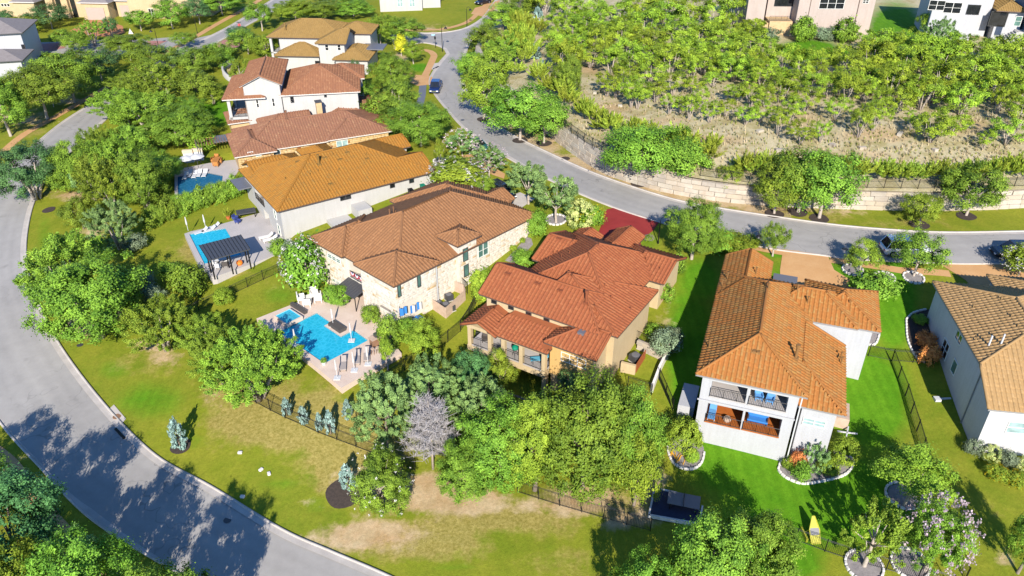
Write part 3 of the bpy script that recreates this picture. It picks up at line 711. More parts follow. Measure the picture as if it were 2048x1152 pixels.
    def hole_px(s, bi, side, tl, br, depth=2.0):
        B = s.blocks[bi]; o = B.over; val = {'S': B.v0+o, 'N': B.v1-o, 'W': B.u0+o, 'E': B.u1-o}[side]
        a = s.hit(*tl, side, val); b_ = s.hit(*br, side, val)
        x = lambda p: {'S': p[0]-B.u0-o, 'N': B.u1-o-p[0], 'W': B.v1-o-p[1], 'E': p[1]-B.v0-o}[side]
        s.hole(bi, side, min(x(a), x(b_)), max(x(a), x(b_)), min(a[2], b_[2]), max(a[2], b_[2]), depth); return a, b_
    def hole(s, bi, side, x0, x1, z0, z1, depth=2.0): s.holes.setdefault((bi, side), []).append((x0, x1, z0, z1, depth))
    def clad(s, name, side, val, a0, a1, z0, z1, m, skip=(), sh=.28, sl=(.35, .95), proud=.035):
        """coursed stone facing: every stone its own block, joined into one skin; skip: (a0,a1,z0,z1) openings"""
        t, n = s.side_frame(side); Vs, Fs, Rs = [], [], []; z = z0; rr = random.Random(int(abs(a0)*100) + ord(side))
        o = Vector((val, 0, 0)) if side in 'WE' else Vector((0, val, 0)); ax = Vector((0, 1, 0)) if side in 'WE' else Vector((1, 0, 0))
        while z < z1:
            h_ = min(sh*rr.uniform(.7, 1.3), z1-z); x = a0 - rr.uniform(0, .4)
            while x < a1:
                L = rr.uniform(*sl); x0, x1 = max(x, a0)+.008, min(x+L, a1)-.008; x += L
                if x1-x0 < .05 or h_ < .06 or any(x0 < k[1] and x1 > k[0] and z < k[3] and z+h_ > k[2] for k in skip): continue
                d_ = proud*rr.uniform(.4, 1.3); b0 = len(Vs); q = rr.random()
                for dd, e in ((0., 0.), (d_, .012)):
                    for xx, zz in ((x0+e, z+.008+e), (x1-e, z+.008+e), (x1-e, z+h_-.008-e), (x0+e, z+h_-.008-e)): Vs.append(tuple(o + ax*xx + n*dd + Vector((0, 0, zz))))
                Fs += [[b0+i for i in fc] for fc in ((4,5,6,7),(0,1,5,4),(1,2,6,5),(2,3,7,6),(3,0,4,7))]; Rs += [q]*8
            z += h_
        return tag(link(name, np_mesh(name, np.array(Vs), np.array(Fs), m, {'rnd': Rs}), s.root), kind='stuff')
    def window_at(s, side, c, w_, h_, cols=1, rows=2, frame='frame_w', gl='glass', sill=True, label=None):
        t, n = s.side_frame(side); c = Vector(c); f = MB(); bw = .07
        def bar(x0, x1, z0, z1, d0, d1, mb=f):
            q = [c + t*x + n*d_ + Vector((0, 0, z)) for d_ in (d0, d1) for x, z in ((x0, z0), (x1, z0), (x1, z1), (x0, z1))]
            b0 = len(mb.v); mb.v += [tuple(x) for x in q]
            for fc in ((4,5,6,7),(0,1,5,4),(1,2,6,5),(2,3,7,6),(3,0,4,7)): mb.f.append([b0+i for i in fc]); mb.m.append(0)
        W2, H2 = w_/2, h_/2
        bar(-W2-bw, W2+bw, H2, H2+bw, -.02, .07); bar(-W2-bw, W2+bw, -H2-bw, -H2, -.02, .09 if sill else .07)
        bar(-W2-bw, -W2, -H2, H2, -.02, .07); bar(W2, W2+bw, -H2, H2, -.02, .07)
        for i in range(1, cols): x = -W2 + w_*i/cols; bar(x-.045, x+.045, -H2, H2, -.02, .06)
        for i in range(1, rows): z = -H2 + h_*i/rows; bar(-W2, W2, z-.025, z+.025, -.02, .05)
        o = f.obj('window', MT[frame], s.root)
        for i in range(cols):
            for j in range(rows):
                g = MB(); bar(-W2 + w_*i/cols + .001, -W2 + w_*(i+1)/cols - .001, -H2 + h_*j/rows + .001, -H2 + h_*(j+1)/rows - .001, -.02, .02, g); g.obj('pane', MT[gl], o)
        if label: o['label'] = label
        return o
    def box(s, name, u0, u1, v0, v1, z0, z1, m, parent=None): 
        return MB().box(u0, u1, v0, v1, z0, z1).obj(name, m if not isinstance(m, str) else MT[m], parent or s.root)
    def rail(s, A, Z, z, h_=1.0, m='black', gap=.14):
        """balcony railing between local points, floor at z"""
        A, Z = Vector(A), Vector(Z); L = (Z - A).length; mb = MB()
        mb.tube([(*A, z+h_), (*Z, z+h_)], .03, 5); mb.tube([(*A, z+.1), (*Z, z+.1)], .025, 5)
        k = max(2, int(L/gap))
        for i in range(k+1):
            p = A.lerp(Z, i/k); mb.tube([(*p, z+.02), (*p, z+h_)], .012 if i % 8 else .028, 4)
        return mb.obj('railing', MT[m], s.root)
    def vent(s, px, py, z_hint, kind='pipe'):
        """roof vent standing on the roof where this sight line meets it"""
        best = None
        for zz in np.arange(z_hint+3, z_hint-3, -.05):
            u, v, _ = s.at_z(px, py, zz); h_ = max([float(B.z(np.array(u), np.array(v))) for B in s.blocks if B.inside(u, v)] or [-99])
            if h_ >= zz: best = (u, v, h_); break
        if best is None: return
        u, v, z = best; mb = MB()
        if kind == 'pipe': mb.tube([(u, v, z-.1), (u, v, z+.75)], .07, 8).tube([(u, v, z+.72), (u, v, z+.82)], .11, 8); return mb.obj('vent_pipe', s.rm, s.roof)
        if kind == 'white': mb.tube([(u, v, z-.1), (u, v, z+1.1)], .08, 8); return mb.obj('vent_pipe', MT['wplastic'], s.roof)
        if kind == 'flue': mb.box(u-.25, u+.25, v-.25, v+.25, z-.3, z+.15).tube([(u, v, z), (u, v, z+1.3)], .14, 10).tube([(u, v, z+1.25), (u, v, z+1.5)], .2, 10); return mb.obj('flue', s.rm, s.roof)
        if kind == 'short': mb.tube([(u, v, z-.1), (u, v, z+.35)], .06, 8); return mb.obj('vent_pipe', s.rm, s.roof)
        if kind == 'flat':
            for i in range(2): mb.box(u-.32+i*.34, u+i*.34-.02, v-.2, v+.2, z-.2, z+.14)
            return mb.obj('tile_vent', MT['wood'] if s.root.name.startswith('orange') else s.rm, s.roof)
def TM(name, *cols): 
    k = len(cols); return tile_mat(name, [(i/(k-1), c) for i, c in enumerate(cols)], tuple(sum(c[j] for c in cols)/k*.8 for j in range(3)))
# ------------------------------------------------------------------ the houses
RF = {
 'o6': TM('orange_clay_tile', (0.229,0.117,0.041), (0.329,0.146,0.036), (0.354,0.131,0.030), (0.316,0.167,0.054), (0.354,0.185,0.050)),
 'o5': TM('red_clay_tile', (0.229,0.070,0.030), (0.280,0.084,0.033), (0.298,0.096,0.037), (0.319,0.117,0.049)),
 'o4': TM('brown_clay_tile', (0.205,0.098,0.045), (0.252,0.121,0.054), (0.273,0.129,0.056), (0.305,0.152,0.070)),
 'o3': TM('ochre_clay_tile', (0.220,0.126,0.033), (0.299,0.135,0.024), (0.324,0.143,0.022), (0.299,0.161,0.033)),
 'o2': TM('mauve_brown_clay_tile', (0.199,0.100,0.060), (0.235,0.111,0.068), (0.251,0.119,0.068), (0.321,0.184,0.103)),
 'o1': TM('russet_clay_tile', (0.219,0.098,0.057), (0.258,0.113,0.059), (0.282,0.129,0.067), (0.352,0.180,0.093)),
 'o0': TM('khaki_tile', (0.226,0.140,0.046), (0.262,0.162,0.052), (0.281,0.175,0.057), (0.298,0.184,0.065)),
 'o7': TM('buff_tile', (0.287,0.180,0.079), (0.348,0.216,0.092), (0.378,0.231,0.098), (0.401,0.259,0.122)),
 'shingle': mat('grey_shingle', (.25,.22,.21), (.2,.175,.17), 2, .9),
}
def stone_mat(name, stops):
    b = NB(name); r_ = b.attr('rnd'); n = b.noise(b.geo(), 5, 4)
    c = b.ramp(r_, stops, 'CONSTANT'); c = b.mix(.35, c, b.ramp(n, [(.25, (.6,.6,.6)), (.75, (1,1,1))]), 'MULTIPLY')
    b.col(c).set(Roughness=.92); b.bump(n, .3, .03); return b.m
MT['cs4'] = stone_mat('cream_limestone', [(0,(.64,.57,.47)), (.3,(.67,.61,.51)), (.62,(.62,.55,.45)), (.84,(.58,.47,.33)), (.94,(.52,.37,.20)), (.965,(.65,.59,.50))])
MT['cs2'] = stone_mat('honey_fieldstone', [(0,(.50,.34,.15)), (.4,(.53,.37,.18)), (.7,(.46,.29,.12)), (.86,(.55,.41,.23)), (.94,(.28,.11,.035)), (.975,(.23,.10,.04))])
MT['mortar4'] = mat('pale_mortar', (.66,.60,.51), (.62,.55,.46), 2, .95)

# H6: white house with orange tiles, lawn all round
h6 = House('white_house', P(1391.6,748.2,3.3), -19.88, 'white stucco house with orange tiled roof and stacked balconies on bright green lawn', MT['cool'], RF['o6'], 'fascia_g')
h6.add(0, 9.44, 0, 18.8, 3.3, .5, zb=-6.5)
h6.add(-.05, 5.0, 13.5, 22.6, 3.28, .5, 'N', zb=-3)
h6.add(4.7, 13.57, 12.2, 18.8, 3.3, .5, zb=-4.5)
h6.add(8.5, 15.7, 12.9, 20.6, 3.0, .45, zb=-4.5)
h6.add(8.75, 12.8, .75, 11.4, 1.65, .5, 'NW', zb=-6.2)
k5 = lambda x, y: (1300 + x/3.84, 720 + y/3.84)
b6 = [h6.hole_px(0, 'S', k5(*a), k5(*c), 3.0) for a, c in (((478,160),(728,330)), ((775,225),(1040,398)), ((445,330),(690,525)), ((735,395),(985,590)))]
h6.build()
for (a, c), m in zip(b6, ('patio','patio','orangewood','orangewood')):
    h6.box('balcony_floor', min(a[0],c[0])-.05, max(a[0],c[0])+.05, .5, 3.4, min(a[2],c[2])-.1, min(a[2],c[2])+.03, m)
    h6.rail((min(a[0],c[0]), .5), (max(a[0],c[0]), .5), min(a[2],c[2]), .95)
for (a, c) in b6[2:]: h6.box('back_wall', min(a[0],c[0])-.05, max(a[0],c[0])+.05, 3.28, 3.45, min(a[2],c[2])-.05, max(a[2],c[2]), 'orangewood')
for (a, c) in b6[:2]:
    h6.window_at('S', ((a[0]+c[0])/2, 3.46, (a[2]+c[2])/2-.1), 2.0, 1.7, 2, 1, 'frame_d', 'glass_d')
h6.winbox('S', 1.33, k5(1185,440), k5(1335,520), 2, 2, 'frame_w', 'glass_b')
for x, y, k in ((515,300,'pipe'),(475,355,'pipe'),(375,830,'pipe'),(1050,400,'pipe'),(1130,490,'pipe'),(1040,910,'flue'),(1385,915,'pipe'),(1388,955,'pipe'),(735,262,'pipe'),(1453,485,'short'),(830,385,'pipe'),(740,860,'flat')): h6.vent(1320+x/3.84, 480+y/3.84, 4.5, k)
h6.box('entry_roof', 5.3, 7.8, 17.0, 22.0, 2.2, 2.4, 'slate')
h6.box('downpipe', 9.0, 9.1, .35, .45, -6, 3, 'wplastic')
h6.box('band', .45, 8.9, .42, .5, .2, .32, 'cool')
h6.box('storage_bench', -1.3, .2, 2.5, 6.0, -6, -2.6, 'cool')
h6.box('planter_steps', 13.0, 14.2, 6.5, 9.0, -6, -3.2, 'cedar')

# H5: cream house with red tiles
h5 = House('cream_house', P(957.5,587.2,2.0), -31.99, 'cream stucco house with red barrel tiled roof and corner balcony above trees', MT['cream'], RF['o5'], 'fascia')
h5.add(0, 14.2, 0, 7.3, 2.0, .53, 'W', zb=-6.5)
h5.add(5.5, 15.9, .6, 10.6, 2.0, .3, '', zb=-5, N=.43, W=1.0, S=.5)
h5.add(9.4, 15.2, -2.5, 3.6, .86, .43, 'E', zb=-7)
h5.add(2.05, 14.24, 3, 17.6, 2.0, .5, zb=-4)
h5.add(1.0, 8, 9.4, 17.4, 1.95, .36, 'W', zb=-4)
h5.add(6.0, 9.8, 13.5, 21.0, 2.0, .48, 'N', zb=-3)
h5.add(9, 15.8, 12.3, 19, 1.9, .4, 'E', zb=-4.5)
h5.add(1.8, 5.2, 14.5, 19.2, 1.6, .4, 'N', zb=-4)
h5.add(-.1, 4.3, -3.4, 3.0, .0, .47, 'SN')
h5.add(3.0, 10.1, -3.05, 4.6, .0, .28, '', W=.9, E=5.0)
k3 = lambda x, y: (900 + x/3.6, 440 + y/3.6)
kk = lambda x, y: (900 + x/4.8, 560 + y/4.8)
h5.build()
# balcony: posts, slab, floor, rail
for u in (.35, 2.9, 4.55, 6.7, 9.35): h5.box('post', u, u+.42, -2.75, -2.33, -3.4, -.12, 'cream')
h5.box('post', 9.35, 9.77, .3, .7, -3.4, -.1, 'cream')
h5.box('slab', .3, 9.8, -2.8, .5, -3.4, -2.75, 'cream'); h5.box('balcony_floor', .35, 9.7, -2.7, .5, -2.745, -2.7, 'patio')
h5.box('beam', .3, 9.8, -2.78, -2.3, -.5, -.1, 'cream'); h5.box('beam', .3, .75, -2.3, .5, -.5, -.1, 'cream')
for a, c in ((.77, 2.9), (3.32, 4.55), (4.97, 6.7), (7.12, 9.35)): h5.rail((a, -2.6), (c, -2.6), -2.7, .95)
h5.rail((9.6, -2.3), (9.6, .3), -2.7, .95)
for u in (4.6, 9.4): h5.box('column', u, u+.5, -2.7, -2.2, -7.5, -3.4, 'cream')
h5.box('lower_patio', -.5, 10.5, -4.2, .5, -6.6, -5.9, 'slate')
for x in (318, 440, 567, 696): h5.window('S', .6, *k3(x, {318:583,440:625,567:670,696:715}[x]), .55, .5, 1, 1, 'frame_d', 'glass_d')
h5.winbox('S', -1.9, kk(1075,690), kk(1300,850), 3, 2, 'frame_w', 'glass_b')
h5.winbox('S', -1.9, kk(1065,935), kk(1180,1010), 2, 1, 'frame_w', 'glass_b')
h5.box('gold_panel', 9.85, 14.6, -1.93, -1.88, -3.2, .6, 'gold')
h5.window('E', 14.7, *k3(1218, 845), .7, 1.3, 1, 2, 'frame_w', 'glass')
h5.window('S', .52, *k3(235, 880), 1.6, 2.1, 2, 1, 'frame_d', 'glass_d'); h5.window_at('S', (6.3, .52, -1.6), 2.6, 2.1, 3, 1, 'frame_d', 'glass_d')
for x, y, k in ((415,390,'flat'),(632,460,'flat'),(795,512,'flat'),(980,600,'flue'),(1160,565,'short'),(1300,650,'short'),(1115,480,'short'),(745,245,'short'),(800,270,'short'),(775,240,'short'),(860,240,'short'),(715,290,'short'),(785,140,'flat'),(1410,290,'short'),(1450,340,'short'),(1510,360,'short')): h5.vent(*k3(x, y), 3.5, k)
h5.box('skylight', 12.1, 12.8, -.6, .1, 1.2, 1.95, 'slate', h5.roof)
# H4: cream limestone house with brown tiles
h4 = House('stone_house', P(951.6,491.9,1.6), 47.13, 'cream limestone house with brown tiled hip roof beside the large pool', MT['mortar4'], RF['o4'], 'fascia')
h4.add(-12.1, 11.25, 0, 15.87, 1.6, .425, zb=-6, over=.5)
h4.add(-12.9, -5.9, -.45, 6.6, 2.0, .42, zb=-6, over=.5)
h4.add(-3.3, .7, -.4, 3.4, 3.0, .42, zb=-5, over=.5)
h4.add(-12.55, -4, 9.3, 16.1, 1.7, .45, zb=-6, over=.5)
h4.add(.9, 11.6, 5, 17.0, 1.65, .425, zb=-3, over=.5)
h4.add(6, 12.4, 5.2, 9.4, 1.7, .45, 'E', zb=-3, over=.5)
k1 = lambda x, y: (600 + x/3.84, 350 + y/3.84)
h4.hole(0, 'W', 6.15, 8.7, -1.35, 1.2, 2.2); h4.hole(0, 'W', 6.15, 8.7, -4.1, -1.75, 2.2)
h4.hole_px(1, 'W', k1(605,985), k1(700,1060), 2.5)
h4.hole_px(1, 'S', k1(762,1010), k1(955,1105), 2.5)
h4.build()
hs = [(1, 'S', -.0 + .05, -12.4, -6.4), (1, 'W', -12.4, .05, 6.1), (3, 'W', -12.05, 9.8, 15.6), (0, 'S', .5, -6.4, -2.8), (0, 'S', .5, .2, 10.75), (2, 'S', .1, -2.8, .2), (0, 'E', 10.75, .5, 5.0)]
def skips(h, bi, side):
    B = h.blocks[bi]; o = B.over; out = []
    for x0, x1, z0, z1, d_ in h.holes.get((bi, side), []):
        f = {'S': lambda x: B.u0+o+x, 'W': lambda x: B.v1-o-x, 'N': lambda x: B.u1-o-x, 'E': lambda x: B.v0+o+x}[side]; out.append((min(f(x0), f(x1)), max(f(x0), f(x1)), z0, z1))
    return out
for bi, side, val, a0, a1 in hs:
    B = h4.blocks[bi]; h4.clad('stone_facing', side, val, a0, a1, -5.2, B.ze - .06, MT['cs4'], skips(h4, bi, side), proud=.008)
h4.clad('stone_facing', 'W', -11.6, 6.1, 9.8, -1.7, -1.4, MT['cs4'])
h4.winbox('W', -12.1, k1(213,600), k1(312,680), 3, 2); h4.winbox('W', -12.1, k1(245,790), k1(340,862), 3, 2)
h4.winbox('W', -12.45, k1(578,850), k1(676,915), 3, 2)
for a, c in (((748,850),(774,925)), ((900,775),(925,850))): h4.winbox('S', 0.0, k1(*a), k1(*c), 1, 1, 'frame_d', 'glass')
for a, c in (((1253,575),(1288,645)), ((1260,700),(1293,765))): h4.winbox('S', .05, k1(*a), k1(*c), 1, 1, 'frame_d', 'glass')
h4.winbox('S', .45, k1(1368,545), k1(1442,600), 2, 2)
h4.rail((-11.7, 6.7), (-11.7, 9.3), -1.35, .95); h4.box('balcony_floor', -11.65, -9.5, 6.6, 9.4, -1.42, -1.32, 'patio')
aw = MB(); aw.poly([(-11.6,6.2,-1.55),(-11.6,9.8,-1.55),(-13.6,9.8,-2.1),(-13.6,6.2,-2.1)]).poly([(-11.6,6.2,-1.63),(-13.6,6.2,-2.18),(-13.6,9.8,-2.18),(-11.6,9.8,-1.63)]).box(-13.62,-13.56,6.2,9.8,-2.2,-2.08)
for i in range(9): v = 6.25 + i*.435; aw.tube([(-11.6,v,-1.53),(-13.6,v,-2.08)], .025, 4)
aw.obj('awning', MT['dark'], h4.root)
for v in (6.4, 9.6): MB().tube([(-13.4,v,-4.5),(-13.4,v,-2.1)], .06, 6).obj('awning_post', MT['black'], h4.root)
for a, c in (((400,560),(700,720)),): pass
for x, y, k in ((690,310,'pipe'),(720,290,'pipe'),(735,290,'short'),(720,520,'short')): h4.vent(*k1(x, y), 3, k)
h4.box('downpipe', -6.35, -6.25, -.02, .06, -5, 1.9, 'fabric_w'); h4.box('downpipe', .22, .3, .35, .45, -4, 1.5, 'fabric_w')
MT['bunt'] = [plain('bunting_%d' % i, c, .9) for i, c in enumerate([(.45,.03,.06), (.8,.78,.76), (.04,.05,.25)])]
for v in (7.0, 7.85, 8.7):
    bt = MB()
    for i, (r0, r1) in enumerate(((.28,.42),(.14,.28),(.0,.14))):
        for j in range(10):
            a0, a1 = math.pi*(1+j/10), math.pi*(1+(j+1)/10)
            bt.poly([(-11.78, v+r0*math.cos(a0), -.45+r0*math.sin(a0)*1.3), (-11.78, v+r1*math.cos(a0), -.45+r1*math.sin(a0)*1.3), (-11.78, v+r1*math.cos(a1), -.45+r1*math.sin(a1)*1.3), (-11.78, v+r0*math.cos(a1), -.45+r0*math.sin(a1)*1.3)], i)
    o = bt.obj('bunting_fan', MT['bunt'])
    o.matrix_world = h4.root.matrix_world
    o.location = h4.root.location; o.rotation_euler = h4.root.rotation_euler
    tag(o, {7.0: 'red white and blue bunting fan on the balcony rail, nearest the stone bay', 7.85: 'middle of three red white and blue bunting fans on the balcony rail', 8.7: 'red white and blue bunting fan on the balcony rail, farthest from the bay'}[v], 'bunting', 'bunting fans on the stone house balcony')

# H3: white house with ochre tiles
h3 = House('white_house', P(554.5,423.4,1.3), 33.8, 'long white stucco house with ochre tiled roof between two pool yards', MT['white'], RF['o3'], 'fascia')
h3.add(0, 23.2, 0, 16.2, 1.3, .40, zb=-5.5, over=.5)
h3.add(15, 23.4, 0.02, 8.2, 1.28, .37, 'E', zb=-3, over=.5)
h3.add(16, 24.8, 10.6, 15.6, 1.3, .48, 'E', zb=-2.5, over=.5)
h3.add(1.0, 9, 11.7, 17.8, 1.3, .47, 'W', zb=-5, over=.5)
h3.add(9.8, 14.6, 12, 19.4, 1.0, .45, zb=-4, over=.5)
h3.hole(0, 'W', 4.6, 8.2, -1.3, .9, 2.5); h3.hole(0, 'W', 7.2, 9.4, -4.2, -1.9, 2.0)
h3.build()
k4 = lambda x, y: (480 + x/4.9, 255 + y/4.9)
for x, y in ((1006,688),(1060,675),(1492,565),(1680,517)): h3.window('S', .5, *k4(x, y), .62, .62, 1, 1, 'frame_d', 'glass_d')
h3.window('W', .5, *k4(345,850), .8, 1.2, 1, 2, 'frame_w', 'glass'); h3.window('W', .5, *k4(385,1000), .9, 1.4, 1, 2, 'frame_w', 'glass')
for x, y, k in ((775,365,'flue'),(830,300,'flat'),(980,320,'flat'),(1050,250,'flat'),(568,342,'flat'),(885,560,'flat'),(1245,310,'flat'),(910,275,'short'),(1240,270,'short'),(1280,352,'short'),(970,427,'short'),(685,470,'short'),(765,435,'short'),(875,635,'short'),(445,508,'short')): h3.vent(*k4(x, y), 3, k)
h3.rail((.42, 7.6), (.42, 11.2), -1.3, .95)
h3.box('side_terrace', 6.5, 9.5, -3.2, .5, -5, -1.9, 'white'); h3.box('stucco_enclosure', 10.2, 12.2, -2.0, .5, -4.5, -.6, 'white')
h3.box('low_roof', -1.4, 1.3, 12.5, 16.5, -.2, -.02, 'slate')
# H2: honey fieldstone house
h2 = House('fieldstone_house', P(540.2,299.5,.3), 24.04, 'low honey coloured fieldstone house with brown tiled roof and stone chimney', MT['tanstone'], RF['o2'], 'fascia_w')
h2.add(-4.4, 19.3, 0, 11.5, .3, .43, zb=-5, over=.5)
h2.add(-5.5, .9, 2.0-3.0, 9.4, .35, .43, zb=-6, over=.5)
h2.add(8.9, 19.5, -.5, 8, .6, .36, zb=-4, over=.5)
h2.add(-4.6, 1.2, 14.9, 21, .2, .4, zb=-4, over=.5)
h2.add(0, 8.5, 8, 15, .3, .43, 'E', zb=-3, over=.5)
h2.add(11, 18.5, 9, 15.2, .3, .43, zb=-3, over=.5)
h2.add(16, 20.9, 13, 18.6, .35, .43, zb=-3, over=.5)
h2.build()
k2 = lambda x, y: (440 + x/5.689, 180 + y/5.689)
h2.clad('stone_facing', 'S', -.5, -5.0, .4, -4.5, .25, MT['cs2'], sh=.34, sl=(.25, .8)); h2.clad('stone_facing', 'S', .5, .4, 9.4, -4, .2, MT['cs2'], sh=.34, sl=(.25, .8)); h2.clad('stone_facing', 'S', 0, 9.4, 19.0, -3.5, .5, MT['cs2'], sh=.34, sl=(.25, .8))
h2.winbox('S', .44, k2(600,690), k2(690,745), 1, 1, 'frame_w', 'glass_b'); h2.winbox('S', -.06, k2(1325,585), k2(1455,640), 2, 1, 'frame_w', 'glass_b')
for x in (347, 437): h2.window('S', -.56, *k2(x, 728), .7, .6, 1, 1, 'frame_w', 'glass_b')
h2.box('chimney', 9.6, 10.5, 9.6, 10.5, -.2, 3.5, MT['tanstone'], h2.roof); h2.box('chimney_cap', 9.5, 10.6, 9.5, 10.6, 3.5, 3.7, 'dark', h2.roof)
h2.vent(*k2(760,335), 2, 'flue')
h2.box('porch_roof', -7.5, -5, 10, 13, -1.0, -.85, 'slate')
# H1: white house with tall gable
h1 = House('gabled_house', P(561.8,191.0,4.3), 9.76, 'white stucco house with tall gable and russet tiled roof', MT['white'], RF['o1'], 'fascia_w')
h1.add(-.4, 13.2, 0, 14.5, 4.3, .42, zb=-4, over=.5)
h1.add(-6.4, .5, -.4, 14.4, 6.3, .46, 'S', zb=-4, over=.5)
h1.add(-9.5, -2.5, -.65, 12.5, 4.3, .42)
h1.add(6, 14.0, 7.5, 15.6, 4.3, .42, zb=-2, over=.5)
h1.build()
k0 = lambda x, y: (430 + x/5.235, 20 + y/5.235)
for a, c in (((428,935),(462,1018)), ((595,925),(628,1005))): h1.winbox('S', .1, k0(*a), k0(*c), 1, 2, 'frame_w', 'glass_d')
h1.winbox('S', .5, k0(790,912), k0(826,965), 1, 2, 'frame_d', 'glass_d'); h1.winbox('S', .5, k0(1145,888), k0(1168,908), 1, 1, 'frame_d', 'glass_d')
for u, v in ((-8.9, -.1), (-8.9, 5.5), (-8.9, 11.4)): h1.box('post', u, u+.5, v, v+.5, -4, 4.2, 'white')
h1.box('balcony_slab', -9.0, -5.9, -.1, 12, .6, 1.0, 'white'); h1.rail((-8.6, .05), (-6.0, .05), 1.0, .95); h1.rail((-8.75, .4), (-8.75, 11.5), 1.0, .95)
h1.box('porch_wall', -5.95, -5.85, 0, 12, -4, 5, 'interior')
# H0: khaki roof
h0 = House('white_house', P(629.6,86.9,5.0), -3.47, 'white stucco two storey house with khaki tiled roofs at the street corner', MT['white'], RF['o0'], 'fascia')
h0.add(0, 6.3, 0, 9, 5, .42, 'E', zb=-2.5, over=.5)
h0.add(-11.4, 5, 4.3, 16, 5, .42)
h0.add(2, 9.8, 8.3, 16, 5, .42, zb=-1.5, over=.5)
h0.add(-9.0, .6, .6, 9.4, 2.25, .44, zb=-2.5, over=.5)
h0.add(3.7, 11.2, -1.8, 8.5, 2.3, .42, zb=-2, over=.5)
h0.build()
for a, c in (((1152,365),(1190,420)), ((1282,365),(1318,420))): h0.winbox('S', .5, k0(*a), k0(*c), 1, 2, 'frame_w', 'glass_d')
h0.winbox('S', 1.1, k0(1050,535), k0(1098,575), 1, 1, 'frame_d', 'glass_d')
h0.vent(*k0(738,212), 6, 'flue')
h0.box('upper_wall', -9.0, 4.5, 4.8, 15.5, 2, 4.95, 'white'); h0.box('entry_roof', 8.3, 13.0, 3.5, 8.0, 2.9, 3.1, 'slate')
for v in (4.6, 9.5, 14.8): h0.box('post', -11.0, -10.5, v, v+.5, -2, 4.9, 'white')
h0.box('terrace_slab', -11, -9, 4.6, 15.3, 1.6, 1.9, 'white'); h0.rail((-10.6, 4.8), (-9, 4.8), 1.9, .9)
# H7: right edge house
h7 = House('grey_house', P(1960.5,728.1,3.0), 81.09, 'pale grey stucco house with buff tiled roof and shaded side wall', MT['grey'], RF['o7'], 'fascia_g')
h7.add(-3.9, 14.45, -11.2, 0, 3.0, .36, zb=-6, over=.45, W=.513, zW=1.0)
h7.add(9, 17.5, -16, -6.5, 2.6, .36, zb=-3, over=.45)
h7.build()
k7 = lambda x, y: (1840 + x/3.03, 540 + y/3.03)
for a, c, cl, rw_ in (((150,418),(160,540),2,2), ((228,362),(252,450),2,1), ((208,552),(210,625),1,1)):
    u0 = h7.hit(*k7(*a), 'N', -.45); u1 = h7.hit(*k7(*c), 'N', -.45)
h7.window('N', -.45, *k7(152,480), 1.5, 1.7, 2, 2, 'frame_w', 'glass_d'); h7.window('N', -.45, *k7(238,408), 1.4, .9, 2, 1, 'frame_w', 'glass_d'); h7.window('N', -.45, *k7(208,588), 1.0, 1.3, 1, 1, 'frame_w', 'glass')
h7.window('W', -3.45, *k7(590,955), 1.6, 1.2, 1, 2, 'frame_w', 'glass_b')
h7.box('downpipe', .0, .1, -.44, -.34, -6, 2.8, 'fascia_g')
for x, y, k in ((415,460,'white'),(490,450,'white'),(335,430,'short'),(320,230,'short'),(490,180,'short'),(550,285,'short'),(590,345,'short')): h7.vent(*k7(x, y), 4, k)
# ---- houses on the hill and at the far edge of the picture
def simple(name, px, py, z, ang, label, wall, roof, blocks, fascia='fascia', tiles=True):
    h = House(name, P(px, py, z), ang, label, wall, roof, fascia)
    for b_ in blocks: h.add(*b_[0], **b_[1])
    return h.build(tiles=tiles, caps=tiles)
h8 = simple('beige_house', 1735, 71, 6.5, -2, 'beige stucco house on the hilltop behind two columnar trees', MT['beige'], RF['o2'],
  [((-15.4, .6, -.6, 14, 14.5, .43), dict(zb=2)), ((-20.5, -14, 3, 14, 14, .43), dict(zb=2)), ((-24.8, -20, 1.5, 14, 14, .43), dict(zb=2))])
ks = lambda x, y: (1480 + x/6.606, y/6.606)
h8.winbox('S', 0, ks(1070,-30), ks(1360,115), 3, 2, 'frame_w', 'glass_d'); h8.winbox('S', 0, ks(1630,0), ks(1692,40), 2, 2, 'frame_w', 'glass_d')
h8.winbox('S', 3.6, ks(470,-30), ks(790,80), 1, 1, 'frame_d', 'glass_d'); h8.box('downpipe', -3.2, -3.05, -.1, .02, 3, 14, 'fascia'); h8.box('downpipe', -12.6, -12.5, -.1, .02, 3, 14, 'fascia')
h8.box('terrace', -20, -15.5, -.4, 3.6, 3, 9.2, 'tanstone')
st = MB()
for i in range(9): st.box(-20-i*.35, -19.65-i*.35, .2, 2.2, 3, 9.0-i*.3)
st.obj('stair', MT['tanstone'], h8.root); h8.rail((-20, .1), (-15.8, .1), 9.2, .9)
h9 = simple('white_house', 1937, 84, 6.5, -14, 'white stucco house with outside stair at the upper right edge', MT['cool'], RF['o0'],
  [((-8.6, .5, -.5, 12, 16, .43), dict(zb=2)), ((-1, 4.0, 3.2, 12, 15.5, .43), dict(zb=2)), ((3.5, 9.2, 1.0, 12, 12.4, .43), dict(zb=2)), ((8.8, 16, -3.5, 12, 14.5, .43), dict(zb=2))])
kn = lambda x, y: (1830 + x/8.862, y/8.862)
h9.winbox('S', .1, kn(275,5), kn(500,180), 2, 2, 'frame_w', 'glass_d'); h9.winbox('S', .1, kn(545,40), kn(790,235), 2, 2, 'frame_w', 'glass_d')
h9.winbox('S', .1, kn(950,85), kn(1120,260), 1, 1, 'frame_d', 'glass_d'); h9.winbox('S', 1.6, kn(1370,200), kn(1580,470), 1, 1, 'frame_d', 'glass_d'); h9.winbox('S', -2.9, kn(1800,290), kn(1850,460), 1, 2, 'frame_w', 'glass')
st = MB()
